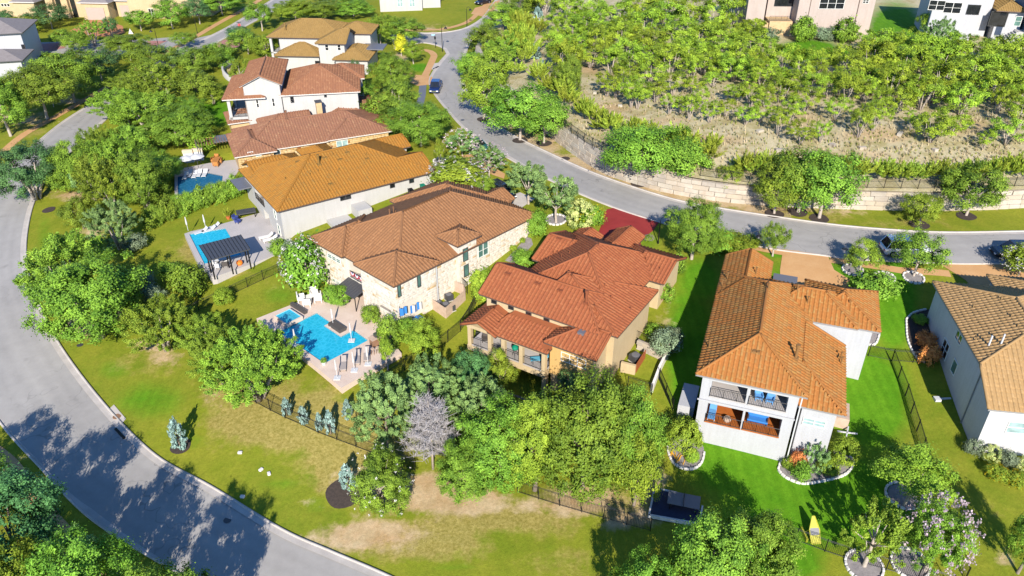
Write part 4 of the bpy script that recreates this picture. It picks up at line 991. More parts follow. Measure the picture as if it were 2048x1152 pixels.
for i in range(10): st.box(7.5-i*.38, 7.88-i*.38, -.8, .9, 2, 9.0-i*.28)
st.obj('stair', MT['white'], h9.root); h9.box('landing', 7.8, 9.4, -.8, 1.6, 2, 9.05, 'white')
h10 = simple('white_house', 845, 21, 0, 8, 'white house beyond the street junction at the top edge', MT['white'], RF['o0'], [((-11.5, .6, -.6, 14, 6, .43), dict(zb=-2)), ((-1, 5.5, 2, 14, 5.6, .43), dict(zb=-2))])
for x in (800, 824): h10.window('S', 0, x, 4, 1.3, 2.2, 2, 2, 'frame_w', 'glass_b')
h11 = simple('grey_roofed_house', 56, 122, -1, 14, 'white house with two grey shingle roofs at the left edge', MT['cool'], RF['shingle'], [((-16, .8, -.5, 12, 5.0, .35), dict(zb=-4)), ((-14, 1.6, -8, 1.0, 1.2, .33), dict(zb=-4))], tiles=False, fascia='dark')
h11.window('S', 0.1, 48, 97, .6, 1.6, 1, 1, 'frame_d', 'glass_d')
MT['garage'] = mat('beige_garage_door', (.46,.36,.31), (.42,.33,.28), 1, .7)
h12 = simple('stone_house', 165, 38, -1, -4, 'tan stone house with beige garage doors and rust drive at the top left', MT['cream'], RF['shingle'],
  [((0, 8.2, -.6, 12, 3.2, .45), dict(zb=-4)), ((7.6, 13.5, 2.5, 14, 3.2, .45), dict(zb=-4)), ((-11, .5, 2, 14, 9, .45), dict(zb=-4))], tiles=False, fascia='fascia_w')
h12.box('garage_door', 1.6, 6.4, -.16, -.05, -2, 1.9, MT['garage']); h12.box('garage_door', 9, 12.2, 2.94, 3.05, -2, 1.9, MT['garage'])
h12.box('entry', -7.5, -6.0, 2.4, 2.55, -2, 4.2, 'glass_d'); h12.box('entry', -3.6, -2.4, 2.4, 2.55, -2, 4.2, 'glass_d'); h12.box('stone_pier', -9.2, -7.8, 1.6, 2.6, -3, 9, 'tanstone'); h12.box('stone_pier', -5.6, -3.9, 1.6, 2.6, -3, 9, 'tanstone')
h13 = simple('stone_house', 300, 38, -1, -3, 'tan stone house with arched window behind street trees at the top', MT['cream'], RF['shingle'], [((-5.5, 4.5, -.6, 12, 5, .4), dict(zb=-4)), ((4, 16, 2, 14, 4.6, .4), dict(zb=-4))], tiles=False, fascia='fascia_w')
h13.window('S', 0, 303, 25, 1.3, 1.8, 2, 2, 'frame_w', 'glass_d')
h14 = simple('stone_house', 22, 30, -1.2, -6, 'pale stone house with grey roof in the upper left corner', MT['cream'], RF['shingle'], [((-14, 2.5, -.6, 10, 6, .42), dict(zb=-4)), ((2, 9, -2, 9, 2.6, .42), dict(zb=-4))], tiles=False, fascia='fascia_w')
for x in (5, 11, 17): h14.window('S', 0, x, 10, .6, .6, 1, 1, 'frame_w', 'glass_d')
# ------------------------------------------------------------------ foliage
def unit(v): return v / (np.linalg.norm(v, axis=-1, keepdims=True) + 1e-9)
def crown_mesh(name, m, n_clump=90, n_leaf=60, leaf=.09, clump=.2, zs=1.0, seed=1, spray=0.0, flat=.0, bottom=-.75, core=.45, lump=.25, cone=0.0, aspect=.6, mats=None):
    """leafy crown of unit radius, centre at the origin: many small leaf blades set in clumps through the crown's shell"""
    g = np.random.default_rng(seed)
    d_ = unit(g.normal(size=(n_clump * 3, 3))); d_ = d_[d_[:, 2] > bottom][:n_clump]; k = len(d_)
    lobes = unit(g.normal(size=(9, 3))); lob = np.max(d_ @ lobes.T, axis=1)
    rad = (core + (1 - core) * g.random(k) ** .45) * (1 - lump + lump * np.clip((lob - .55) / .4, 0, 1))
    C = d_ * rad[:, None]
    if cone:  # taper toward the top
        hgt = (C[:, 2] + 1) / 2; C[:, :2] *= (1 - cone * hgt)[:, None] * 1.15
    C[:, 2] *= zs
    cr = clump * (.7 + .6 * g.random(k)); crnd = g.random(k)
    n = k * n_leaf; ci = np.repeat(np.arange(k), n_leaf)
    off = g.normal(size=(n, 3)) * .55; off[:, 2] *= (1 - flat)
    out = unit(C + np.array([0, 0, .35]))[ci]
    if spray:
        s_ = g.random(n)[:, None]; off = off * (1 - .6 * spray) * (1.1 - s_ * .75) + out * (s_ * 2.0 - .6) * spray + np.array([0, 0, 1]) * s_ * spray * .7
    pos = C[ci] + off * cr[ci][:, None]
    nor = unit(unit(pos) * .8 + unit(off) * .55 + np.array([0, 0, .35]) + g.normal(size=(n, 3)) * .42)
    t = unit(np.cross(nor, g.normal(size=(n, 3)))); 
    if spray: t = unit(t * (1 - .5*spray) + out * spray)
    b_ = unit(np.cross(nor, t)); L = leaf * (.6 + .8 * g.random(n))[:, None]
    bend = nor * (L * .12)
    V = np.stack([pos - t*L, pos + b_*L*aspect - bend, pos + t*L, pos - b_*L*aspect - bend], 1)
    F = np.arange(n * 4).reshape(n, 4)
    rnd = np.clip(crnd[ci] * .55 + g.random(n) * .45, 0, 1)
    return np_mesh(name, V.reshape(-1, 3), F, m, {'rnd': np.repeat(rnd, 4)})
def blossom_mesh(name, m, n=500, size=.05, zs=1., seed=1, bottom=-.3):
    g = np.random.default_rng(seed); nc = max(6, n // 9); c = unit(g.normal(size=(nc*3, 3))); c = c[c[:, 2] > bottom][:nc]; c[:, 2] *= zs
    c = c * (.92 + .16 * g.random((len(c), 1))); ci = np.repeat(np.arange(len(c)), 9); nn = len(ci)
    pos = c[ci] + g.normal(size=(nn, 3)) * size * 1.3
    nor = unit(g.normal(size=(nn, 3)) + unit(pos)); t = unit(np.cross(nor, g.normal(size=(nn, 3)))); b_ = np.cross(nor, t); L = size * (.6 + .8*g.random((nn, 1)))
    V = np.stack([pos - t*L, pos + b_*L, pos + t*L, pos - b_*L], 1)
    return np_mesh(name, V.reshape(-1, 3), np.arange(nn*4).reshape(nn, 4), m, {'rnd': np.repeat(g.random(nn), 4)})
def trunk_mesh(name, m, kind='single', seed=1):
    """unit tall; crown centre sits near z=.62"""
    rr = random.Random(seed); mb = MB()
    if kind == 'single':
        mb.tube([(0,0,-.06),(0,0,.02),(rr.uniform(-.02,.02),rr.uniform(-.02,.02),.22),(0,0,.45),(0,0,.8)], [.05,.036,.03,.022,.008], 7)
        for i in range(7):
            a = i*2.4; h_ = rr.uniform(.28, .5); L = rr.uniform(.22, .36)
            mb.tube([(0,0,h_),(math.cos(a)*L*.5,math.sin(a)*L*.5,h_+.1),(math.cos(a)*L,math.sin(a)*L,h_+rr.uniform(.2,.34))], [.017,.011,.004], 5)
    else:
        for i in range(5 if kind == 'multi' else 8):
            a = i*2*math.pi/5 + rr.uniform(-.3,.3); L = rr.uniform(.16,.34)
            mb.tube([(math.cos(a)*.03,math.sin(a)*.03,-.06),(math.cos(a)*L*.35,math.sin(a)*L*.35,.2),(math.cos(a)*L*.8,math.sin(a)*L*.8,.45),(math.cos(a)*L,math.sin(a)*L,.7)], [.032,.026,.016,.005], 6)
    return mb.mesh(name, m, True)
LM = {
 'oak': leaf_mat('oak_leaf', (.04,.085,.011), (.16,.235,.024), .28),
 'dark': leaf_mat('live_oak_leaf', (.025,.065,.022), (.075,.15,.045), .25),
 'bright': leaf_mat('red_oak_leaf', (.042,.10,.010), (.15,.24,.026), .32),
 'lime': leaf_mat('lime_leaf', (.065,.12,.010), (.20,.265,.026), .35),
 'juniper': leaf_mat('juniper_leaf', (.06,.11,.010), (.225,.30,.025), .2),
 'cedar': leaf_mat('cedar_leaf', (.045,.09,.010), (.18,.25,.026), .22),
 'elm': leaf_mat('elm_leaf', (.05,.10,.03), (.17,.25,.075), .3),
 'sage': leaf_mat('sage_leaf', (.06,.085,.045), (.15,.19,.11), .15),
 'blue': leaf_mat('blue_cypress_leaf', (.07,.12,.10), (.20,.28,.25), .1),
 'yellow': leaf_mat('yellow_leaf', (.20,.19,.01), (.36,.32,.02), .3),
 'rust': leaf_mat('rust_leaf', (.30,.07,.03), (.5,.16,.05), .2),
 'grassy': leaf_mat('broom_leaf', (.09,.14,.012), (.25,.30,.035), .3),
 'varieg': leaf_mat('variegated_leaf', (.10,.20,.03), (.50,.50,.16), .25),
}
def petal(name, a, c): return leaf_mat(name, a, c, .2, gain=.85)
FM = {'white': petal('white_petal', (.6,.55,.5), (.85,.82,.78)), 'pink': petal('pale_pink_petal', (.55,.38,.38), (.78,.66,.66)), 'lilac': petal('lilac_petal', (.46,.33,.38), (.62,.50,.54)), 'red': petal('red_petal', (.35,.02,.04), (.6,.08,.08)), 'yellow': petal('yellow_petal', (.6,.42,.0), (.8,.65,.02)), 'orange': petal('orange_petal', (.55,.16,.01), (.75,.3,.02))}
CM = {}
def crowns(key, leafmat, var, **kw):
    CM[key] = [crown_mesh('crown_' + key, LM[leafmat], seed=11*i + hash(key) % 97 if False else 31*i + sum(map(ord, key)), **kw) for i in range(var)]
big = dict(n_clump=225, n_leaf=185, leaf=.0195, clump=.10, core=.40, lump=.36)
med = dict(n_clump=84, n_leaf=150, leaf=.029, clump=.145, core=.4, lump=.33)
sml = dict(n_clump=44, n_leaf=80, leaf=.068, clump=.26, core=.45, lump=.22)
crowns('oak_big', 'oak', 3, **big); crowns('oak', 'oak', 2, **med); crowns('dark_big', 'dark', 2, **big); crowns('dark', 'dark', 2, **med)
crowns('bright', 'bright', 3, **med, bottom=-.6); crowns('bright_big', 'bright', 2, **big); crowns('lime', 'lime', 2, **med); crowns('lime_big', 'lime', 1, **big)
crowns('cedar_big', 'cedar', 3, **{**big, 'clump': .13, 'core': .4, 'n_clump': 240, 'n_leaf': 170}, spray=.6); crowns('cedar', 'cedar', 3, **{**med, 'core': .35}, spray=.6)
crowns('juniper', 'juniper', 5, n_clump=40, n_leaf=150, leaf=.035, clump=.21, core=.55, lump=.26, spray=.25, bottom=-.6)
crowns('elm_big', 'elm', 2, **{**big, 'lump': .38}, spray=.45); crowns('elm', 'elm', 3, **med, spray=.5)
crowns('sml', 'oak', 3, **sml); crowns('sml_bright', 'bright', 2, **sml); crowns('sml_lime', 'lime', 2, **sml)
crowns('round', 'lime', 2, n_clump=130, n_leaf=60, leaf=.05, clump=.16, core=.85, lump=.03, bottom=-.5); crowns('round_dark', 'bright', 2, n_clump=130, n_leaf=60, leaf=.05, clump=.16, core=.85, lump=.05, bottom=-.5)
crowns('varieg', 'varieg', 1, n_clump=100, n_leaf=40, leaf=.05, clump=.14, core=.9, lump=.04, bottom=-.6)
crowns('sage', 'sage', 2, **sml); crowns('blue', 'blue', 3, n_clump=70, n_leaf=34, leaf=.085, clump=.2, zs=1.0, core=.5, lump=.05, cone=.8, spray=.6, bottom=-1.1)
crowns('column', 'bright', 2, n_clump=90, n_leaf=44, leaf=.075, clump=.22, core=.6, lump=.15, cone=.4, bottom=-1.1)
crowns('yellow', 'yellow', 1, **sml, cone=.5); crowns('rust', 'rust', 1, **sml)
crowns('grassy', 'grassy', 4, n_clump=26, n_leaf=70, leaf=.15, clump=.34, core=.25, lump=.2, spray=1.0, bottom=.0, aspect=.16)
TR = {k: [trunk_mesh('trunk', MT[m], kd, i) for i in range(3)] for k, m, kd in (('single', 'bark_p', 'single'), ('dark', 'bark', 'single'), ('multi', 'bark_p', 'multi'))}
BLT = [blossom_mesh('blossom_tiny', FM['white'], 420, .013, 1., 5)]
BL = {'tiny': BLT*2, **{k: [blossom_mesh('blossom_' + k, FM[k], {'red': 260, 'white': 900, 'lilac': 1500}.get(k, 800), .026, 1., i) for i in range(2)] for k in FM}}
cnt = [0]
def tree(kind, bx, by, top, wpx, label, cat='tree', group=None, trunk='single', blossom=None, f=gz, name=None, low=.22, wz=None, squash=1.0, dx=0.0):
    """stand a plant at a surveyed foot point; top row and width in picture pixels give its height and spread"""
    b = at(bx, by, 0, f); H = max(.5, height_over(b, bx, top)); dep = (b.y*CP + (CAM_H - b.z)*SP); rad = wpx * dep / FPX / 2
    i = cnt[0]; cnt[0] += 1; rr = random.Random(i*13 + 5)
    if name is None: name = cat.replace(' ', '_')
    root = empty(name, b, rr.uniform(0, 6.28), label, cat, group)
    # the top outline seen from above is the crown's far shoulder: pull height down accordingly
    GS = 1.04 if kind.startswith('cedar') else 1.1 if kind.endswith('_big') or kind == 'grassy' else 1.12; H = max(H - .16*rad, H*.8); zlo = H*low; cz = (H + zlo)/2; hz_ = (H - zlo)/2
    m = CM[kind][i % len(CM[kind])]
    cr = link('crown', m, root, (0, 0, cz), 0, (rad*GS, rad*GS, hz_*GS*1.02))
    TS = {'single': H*.75, 'dark': H*.6}.get(trunk, max(rad*1.5, H*.6))
    if trunk: link('trunk', TR[trunk][i % 3], root, (0, 0, 0), rr.uniform(0, 6), (TS, TS, H*.95))
    if blossom: link('blossom', BL[blossom][i % 2], root, (0, 0, cz), 0, (rad*1.14, rad*1.14, hz_*1.14))
    return root
def ring(px, py, r_, m='mulch', label=None, border=None):
    p = at(px, py); n = 22; L = [(p.x + r_*(1+.06*math.sin(3*a+px))*math.cos(a), p.y + r_*(1+.06*math.cos(2*a+py))*math.sin(a)) for a in [i*2*math.pi/n for i in range(n)]]
    tag(drape('mulch_ring' if m == 'mulch' else 'gravel_ring', L, MT[m], .05, 2.0), kind='structure')
    if border:
        root = empty('border_stones', p, 0, label, 'garden border'); nn = int(2*math.pi*r_/.42)
        for i in range(nn):
            a = i*2*math.pi/nn; x, y = p.x + (r_+.12)*math.cos(a), p.y + (r_+.12)*math.sin(a)
            link('stone', STONE, root, (x - p.x, y - p.y, gz(x, y) - p.z + .08), a + math.pi/2, (.40, .2, .26))
def stone_unit():
    bm = bmesh.new(); bmesh.ops.create_cube(bm, size=1.0); bmesh.ops.bevel(bm, geom=bm.edges[:], offset=.15, segments=1, affect='EDGES')
    me = bpy.data.meshes.new('stone'); bm.to_mesh(me); bm.free(); me.materials.append(MT['whitestone']); return me
STONE = stone_unit()
T = tree
# ---- upper left: street trees before the far houses
gl = 'trees along the upper left verge'
T('oak_big',22,272,150,120,'large oak at the left edge with pale trunk by the tan path',group=gl)
T('oak_big',95,238,112,130,'broad oak left of the small pale green tree on the path verge',group=gl)
T('oak_big',150,205,88,140,'broad oak behind the tan path, left of the big round tree',group=gl)
T('dark',205,165,95,80,'dark green oak in shade beside the big round tree',group=gl)
T('elm',108,214,176,40,'small pale green tree standing alone beside the tan path',group=gl)
T('oak_big',262,120,60,96,'big round oak by the red paved crossing',group=gl)
T('cedar',190,92,35,58,'loose juniper in front of the rust coloured drive',group=gl,trunk='multi')
T('oak',128,92,55,46,'small oak between red paving and the white kerb',group=gl)
T('oak',160,105,62,56,'oak beside the red paving, right of a smaller one',group=gl)
T('dark',105,58,3,78,'dark green tree in front of the tan house tower')
T('lime',56,68,26,66,'yellow green tree on the lawn in the upper left')
T('dark',8,52,18,44,'small dark tree at the very upper left edge')
T('oak',283,62,14,58,'round tree between two garage drives at the top')
T('oak',346,58,-4,74,'tree in front of the arched window house',trunk='single')
T('dark',400,48,-6,60,'dark street tree left of the tall group at the top')
T('oak_big',445,30,-30,100,'tall oak over the path at the top of the lower street')
T('oak',372,96,60,48,'small round tree beside the junction lamp post')
T('dark',225,75,32,30,'dark small tree growing on the rust coloured drive',trunk='multi')
# ---- belt between lower street and the houses
gb = 'trees in the belt beside the lower street'
for a in [(310,138,82,92,'oak','oak at the upper end of the belt beside the lower street'),(362,128,88,80,'elm','pale loose elm near the junction end of the belt'),(398,150,88,92,'oak','oak near the junction in the belt of trees'),(442,135,82,70,'oak','oak nearest the red paved junction in the belt'),
 (262,182,140,96,'cedar_big','juniper leaning over the lower street kerb in the belt'),(330,200,112,120,'cedar_big','wide juniper in the middle of the tree belt'),(398,205,130,86,'oak','yellow green oak behind the round lawn tree'),(428,208,166,58,'lime','small round bright tree on the lawn by the gabled house'),
 (255,245,165,120,'cedar_big','juniper with bare grey twigs beside the lower street'),(300,268,178,140,'cedar_big','large juniper at the centre of the belt'),(365,290,205,130,'bright_big','bright green oak beside the fieldstone house garden'),(290,225,150,110,'cedar_big','dense juniper behind the kerb, mid belt'),
 (235,372,272,110,'cedar_big','juniper in the second rank behind the bend'),(322,365,296,90,'oak_big','oak in shade at the corner of the hedge pool'),(130,352,292,70,'oak_big','oak close to the kerb between the dark oak and the junipers'),(378,255,190,90,'bright_big','rounded oak between belt and fieldstone house lawn'),(215,335,250,100,'cedar_big','juniper at the street side above the bend'),
 (75,398,278,140,'dark_big','big dark blue green oak hanging over the bend of the lower street'),(172,388,274,112,'oak_big','oak right of the dark oak at the bend'),(190,402,318,70,'elm','pale tree with visible trunk beside the bend'),(232,428,300,120,'cedar_big','yellow green juniper left of the pool hedge'),(295,415,290,120,'bright_big','bright oak at the end of the pool hedge'),
 (168,458,388,76,'oak','small oak standing on the mulched verge'),(240,498,402,100,'elm_big','pale elm at the left end of the pool lawn'),(270,330,240,80,'oak','oak in shade behind the hedge end'),(210,300,262,60,'oak','small oak on the kerb of the lower street'),
 (150,600,455,170,'cedar_big','tall feathery tree beside the lower street, upper of the giant pair'),(205,672,505,210,'bright_big','giant leafy oak bulging toward the lower street'),(120,620,520,110,'elm_big','pale leafy tree on the street side of the giant oak'),(250,640,520,110,'cedar_big','dense tree on the garden side of the giant oak'),
 (335,700,600,140,'cedar_big','juniper with red soil beneath beside the fence'),(420,712,632,112,'cedar_big','juniper with pale twigs in the row by the fence'),(520,798,668,190,'cedar_big','large bright juniper at the corner of the pool lawn'),(448,765,662,120,'cedar_big','olive juniper in the row, next to the large bright one')]:
    T(a[4], *a[:4], a[5], group=gb, trunk='dark' if 'oak' in a[4] else 'multi', low=.1)
T('sml_bright',385,590,528,62,'young tree with mulch ring on the pool lawn',low=.1); T('sml_bright',345,560,522,44,'small leafy tree left of the young tree on the pool lawn',low=.1)
T('sage',272,500,470,42,'round grey green shrub in the shade of the pool lawn','shrub',trunk=None,low=0); T('sage',285,575,545,44,'grey leafed shrub in deep shade beside the giant oak','shrub',trunk=None,low=0); T('sage',312,600,572,40,'pale grey shrub at the end of the chain fence','shrub',trunk=None,low=0)
T('round',450,608,578,34,'round yellow green shrub beside the black fence','shrub',trunk=None,low=0)
# ---- around the upper houses
gu = 'trees around the upper houses'
for a in [(525,62,0,60,'bright','tree beside the stop sign at the top'),(497,108,52,72,'oak','tree left of the khaki roofed house'),(535,120,62,60,'lime','bright tree touching the khaki roofed house'),(592,42,-6,86,'lime_big','wide yellow green tree behind the khaki roof, left one'),(650,36,-8,92,'oak_big','wide tree behind the khaki roof, middle one'),(708,34,-10,90,'oak_big','tree behind the khaki roof, right one'),
 (485,178,112,48,'cedar','slim evergreen inside the curved white wall'),(455,118,92,40,'oak','low tree by the junction paving'),(545,105,80,40,'lime','low bright tree left of the khaki roof corner'),(480,80,50,50,'dark','small dark tree at the junction paving corner'),
 (762,92,26,92,'cedar_big','tall pale tree right of the khaki roof'),(808,92,32,78,'bright','round dense tree by the street junction'),(785,190,100,86,'bright_big','dense tree between khaki and russet roofs on the street side'),(802,245,158,80,'oak','dark loose tree above the large rounded one'),(842,292,196,122,'bright_big','large rounded tree beside the street drive'),(716,208,150,78,'bright','tree hiding the right end of the russet roof'),
 (712,170,120,30,'dark','slim dark tree before the khaki roofed garage'),(1057,408,318,92,'elm','vase shaped elm with tall trunk, left of the pair by the street'),(1112,445,342,96,'elm','vase shaped elm in a stone ring, right of the pair by the street'),
 (1383,518,396,118,'bright_big','bushy tree beside the red drive'),(1545,512,442,52,'oak','small tree with pink flowers before the white house'),(1718,548,478,70,'lime','round young tree left of the white car'),(1827,552,460,100,'oak','leafy tree in front of the white car'),
 (880,335,278,22,'lime','slim young tree in a stone ring on the front lawn')]:
    T(a[4], *a[:4], a[5], group=gu, trunk='single', low=.2 if a[4] != 'elm' else .3)
T('yellow',803,112,70,28,'small bright yellow conifer by the street junction'); T('lime',827,128,80,40,'lime green tree next to the yellow conifer')
T('sml_lime',2036,552,494,70,'white flowering tree at the right edge by the drive',blossom='white')
T('elm',925,312,258,66,'pale pink crape myrtle left of the tan drive',blossom='pink'); T('elm',978,352,288,68,'pink and white crape myrtle right of the tan drive',blossom='pink'); T('sml_lime',915,392,318,104,'wide white flowering crape myrtle behind the stone house',blossom='white'); T('oak',962,398,346,46,'small green tree beside the white flowering myrtle')
T('sml_bright',618,575,478,88,'white flowering tree at the corner of the stone house',blossom='white',low=.05)
T('sml_lime',410,300,268,50,'red tipped shrub tree by the dark garden fence','shrub',blossom='red',trunk=None,low=0)
T('sml',755,235,190,50,'shrub with red flowers beside the fieldstone house','shrub',blossom='red',trunk=None,low=0); T('sml',770,262,228,40,'red flowering shrub below the brown eaves','shrub',blossom='red',trunk=None,low=0)
T('varieg',1160,455,402,50,'pale variegated egg shaped shrub by the street','shrub',trunk=None,low=0); T('sml_bright',1184,448,410,44,'leafy shrub with yellow flowers next to the variegated shrub','shrub',blossom='yellow',trunk=None,low=0)
T('sml_lime',1470,500,468,70,'bright shrub beside the street corner of the white house','shrub',trunk=None,low=0); T('sml_bright',1440,495,462,60,'leafy shrub beneath the bushy tree','shrub',trunk=None,low=0); T('sml_bright',1500,490,470,40,'low shrub by the tan footpath','shrub',trunk=None,low=0)
T('sml_bright',1740,590,545,80,'sprawling bright shrub at the white house drive','shrub',trunk=None,low=0)
T('sml_bright',1075,470,420,40,'upright bright shrub at the stone house corner','shrub',trunk=None,low=0); T('sml_bright',1048,530,500,44,'leafy shrub in shade between stone and cream houses','shrub',trunk=None,low=0)
T('sml_lime',965,600,540,50,'yellow green shrub beside the cream house eaves','shrub',trunk=None,low=0); T('sml_bright',1350,545,505,36,'banana leaf plant beside the cream house','shrub',trunk=None,low=0); T('sml',1330,600,570,34,'shrub with red flowers in the stone edged bed','shrub',blossom='red',trunk=None,low=0)
T('sml_bright',1305,675,650,32,'leafy plants beside the cream house steps','shrub',trunk=None,low=0); T('sage',1325,708,662,54,'silvery olive tree on the side terrace',trunk='multi',low=.15); T('sage',1345,690,660,36,'dark silvery olive behind the pale one',trunk='multi',low=.1)
T('sml',1297,480,470,20,'purple leafed low shrub beside the cream house','shrub',blossom='lilac',trunk=None,low=0)
# ---- pool yard planting
for x, y, t_, wp, k, lb in [(665,605,572,30,'round_dark','rounded green shrub at the stone house bed, left one'),(682,608,574,36,'round_dark','rounded green shrub at the stone house bed, right one'),(742,642,612,36,'sml','dark shrub standing on the pool deck'),(780,690,630,46,'sml','tall dark shrub at the house end of the pool deck'),(815,680,640,44,'round_dark','green clipped shrub below the blue towels'),(845,705,642,80,'lime','yellow green bush between pool deck and fence'),(800,665,640,30,'sml','dark shrub under the stone house opening'),(560,508,478,36,'sml','green shrub at the corner of the grey terrace'),(586,512,482,34,'sage','pale shrub beside the white flowering tree')]:
    T(k, x, y, t_, wp, lb, 'shrub', trunk=None, low=0)
T('sml_lime',776,740,678,26,'thin young tree at the corner of the pool deck',low=.35)
gc = 'blue grey conifers along the pool fence'
for x, y, t_, wp, lb in [(362,897,842,38,'blue green conifer alone on the open lawn by the street'),(697,980,934,40,'blue green conifer in mulch beside the white flowering shrub'),(575,832,798,24,'leftmost small blue conifer behind the pool fence'),(608,846,815,26,'second small blue conifer from the left behind the pool fence'),(641,860,828,20,'third small blue conifer from the left behind the pool fence'),(662,868,824,26,'tallest small blue conifer behind the pool fence'),(697,838,802,24,'small blue conifer at the shaded end of the pool fence')]:
    T('blue', x, y, t_, wp, lb, 'conifer', gc, trunk='dark', low=.03)
# ---- centre grove
gg = 'trees of the grove below the cream house'
for a in [(778,895,752,140,'elm_big','elm at the left end of the grove by the fence corner'),(862,835,712,130,'elm_big','pale elm behind the dead tree'),(965,885,762,135,'elm_big','elm at the centre of the grove'),(935,990,880,120,'bright_big','leafy tree hanging over the bare soil'),(1000,965,800,160,'bright_big','wide tree in the middle of the grove'),(1070,980,790,130,'lime_big','lime green tree in the grove'),(1165,975,752,210,'bright_big','largest tree of the grove right of the centre'),(1240,955,770,150,'bright_big','rounded bright tree at the right of the grove'),(1268,1010,880,90,'lime','yellowing tree at the right end of the grove'),(950,780,700,90,'dark','dark tree against the cream house balcony'),(1000,790,700,60,'lime','small yellow green tree below the balcony rail'),(1140,800,738,60,'dark','dark shrub tree against the gold wall')]:
    T(a[4], *a[:4], a[5], group=gg, trunk='dark', low=.08)
def dead_tree(bx, by, top, wpx, label):
    b = at(bx, by); H = height_over(b, bx, top)*.9; rad = wpx*px_m(bx, by)/2; root = empty('dead_tree', b, 0, label, 'tree'); rr = random.Random(4); tk = MB(); tw_ = MB()
    tk.tube([(0,0,-.2),(.05,0,H*.3),(0,.1,H*.65),(0,0,H)], [.13,.1,.07,.02], 7); tk.obj('trunk', MT['bark_p'], root, smooth=True)
    for i in range(110):
        a = i*2.4; h0 = H*rr.uniform(.2,.9); L = rad*(1.15-.75*h0/H)*rr.uniform(.75,1.1); p0 = Vector((0,0,h0)); dr = Vector((math.cos(a),math.sin(a),rr.uniform(.1,.5))); p1 = p0 + dr*L*.5; p2 = p0 + dr*L + Vector((0,0,.15*L))
        tw_.tube([p0,p1,p2],[.035,.022,.008],4,caps=False)
        for j in range(40):
            s0 = p0.lerp(p2, rr.uniform(.25,1)); q1 = s0 + Vector((rr.gauss(0,.3),rr.gauss(0,.3),rr.gauss(.25,.2))); tw_.tube([s0,s0.lerp(q1,.5)+Vector((rr.gauss(0,.05),rr.gauss(0,.05),.03)),q1],[.024,.018,.008],3,caps=False)
    o = tw_.obj('twigs', MT['deadbark'], root); tag(o, kind='stuff')
MT['deadbark'] = mat('dead_grey_bark', (.40,.375,.37), (.33,.30,.30), 4, .95)
dead_tree(866,938,786,118,'bare dead grey tree in the middle of the grove')
T('oak_big',765,1025,908,116,'bushy tree with small white flowers beside the bare soil',blossom='tiny',low=.03)
# ---- lower edge
gd = 'trees along the bottom edge'
for a in [(60,1150,962,220,'dark_big','dark feathery oak over the path at the lower left corner'),(175,1200,1085,150,'elm_big','pale leafed tree at the bottom left edge'),(40,1260,1085,170,'lime_big','lime tree at the bottom left corner'),(1400,1240,1040,190,'oak_big','leafy oak at the bottom edge in front of the table pad'),(1495,1195,1030,170,'bright_big','round oak at the bottom edge left of the lawn fence'),(1275,1260,1110,130,'bright_big','dark leafed tree at the bottom edge beside the grove'),(2035,1146,1032,80,'bright','tree with long shadow at the right edge')]:
    T(a[4], *a[:4], a[5], group=gd, trunk='dark', low=.12)
T('cedar',1728,1132,1002,124,'feathery willow leafed tree in a white stone ring',low=.1); T('oak_big',1850,1140,1008,118,'lilac flowering crape myrtle in the lawn corner',blossom='lilac',low=.08); T('lime',1808,1012,905,140,'spreading young tree in a white stone ring',low=.4)
for x, y, t_, wp, lb in [(210,1290,1080,200,'tall tree outside the lower left corner shading the street'),(380,1360,1130,190,'tall tree below the frame shading the street kerb'),(-60,1060,900,190,'tall tree left of the frame shading the street')]:
    T('bright_big', x, y, t_, wp, lb, group='trees casting shade on the lower street', trunk='dark')
# ---- street trees along the hill side, each in dark mulch
gs = 'street trees along the hill side of the upper street'
for i, a in enumerate([(968,238,132,78,'lime'),(1040,280,166,108,'bright'),(1088,286,196,88,'bright'),(1278,366,248,118,'bright'),(1336,366,256,118,'bright'),(1455,388,330,46,'lime'),(1548,427,332,82,'lime'),(1596,424,298,104,'bright'),(1638,436,306,112,'bright'),(1838,448,390,66,'lime'),(1932,431,330,96,'bright')]):
    lb = ['lime green street tree nearest the parked pickup','large street tree left of the exposed limestone wall','street tree at the left end of the exposed limestone wall','left tree of the pair before the limestone wall','right tree of the pair before the limestone wall','thin young street tree between the pair and the three','left tree of the three by the limestone wall','tallest middle tree of the three by the limestone wall','right tree of the three by the limestone wall','small street tree opposite the white car','street tree before the wall near the right edge'][i]
    T(a[4], a[0], a[1], a[2]-8, a[3]*1.2, lb, group=gs, trunk='single', low=.16); ring(a[0], a[1]+1, 1.25 if a[3] > 60 else .95)
for a in [(945,155,96,74,'oak','tree on the kerb opposite the pickup'),(978,105,42,84,'oak','tree at the bend of the street junction'),(985,172,82,70,'lime','bright tree just behind the kerb above the pickup'),(1006,62,4,84,'lime','bright tree at the top of the street bend'),(1040,30,-20,80,'oak','tree at the top edge right of the street'),(1010,130,60,90,'cedar','feathery juniper above the street bend')]:
    T(a[4], *a[:4], a[5], group='trees at the foot of the hill', trunk='dark', low=.05, f=gz if a[0] < 980 else hz)
ring(98, 420, .9); ring(362, 893, 1.0); ring(690, 985, 1.7); ring(385, 585, .8)
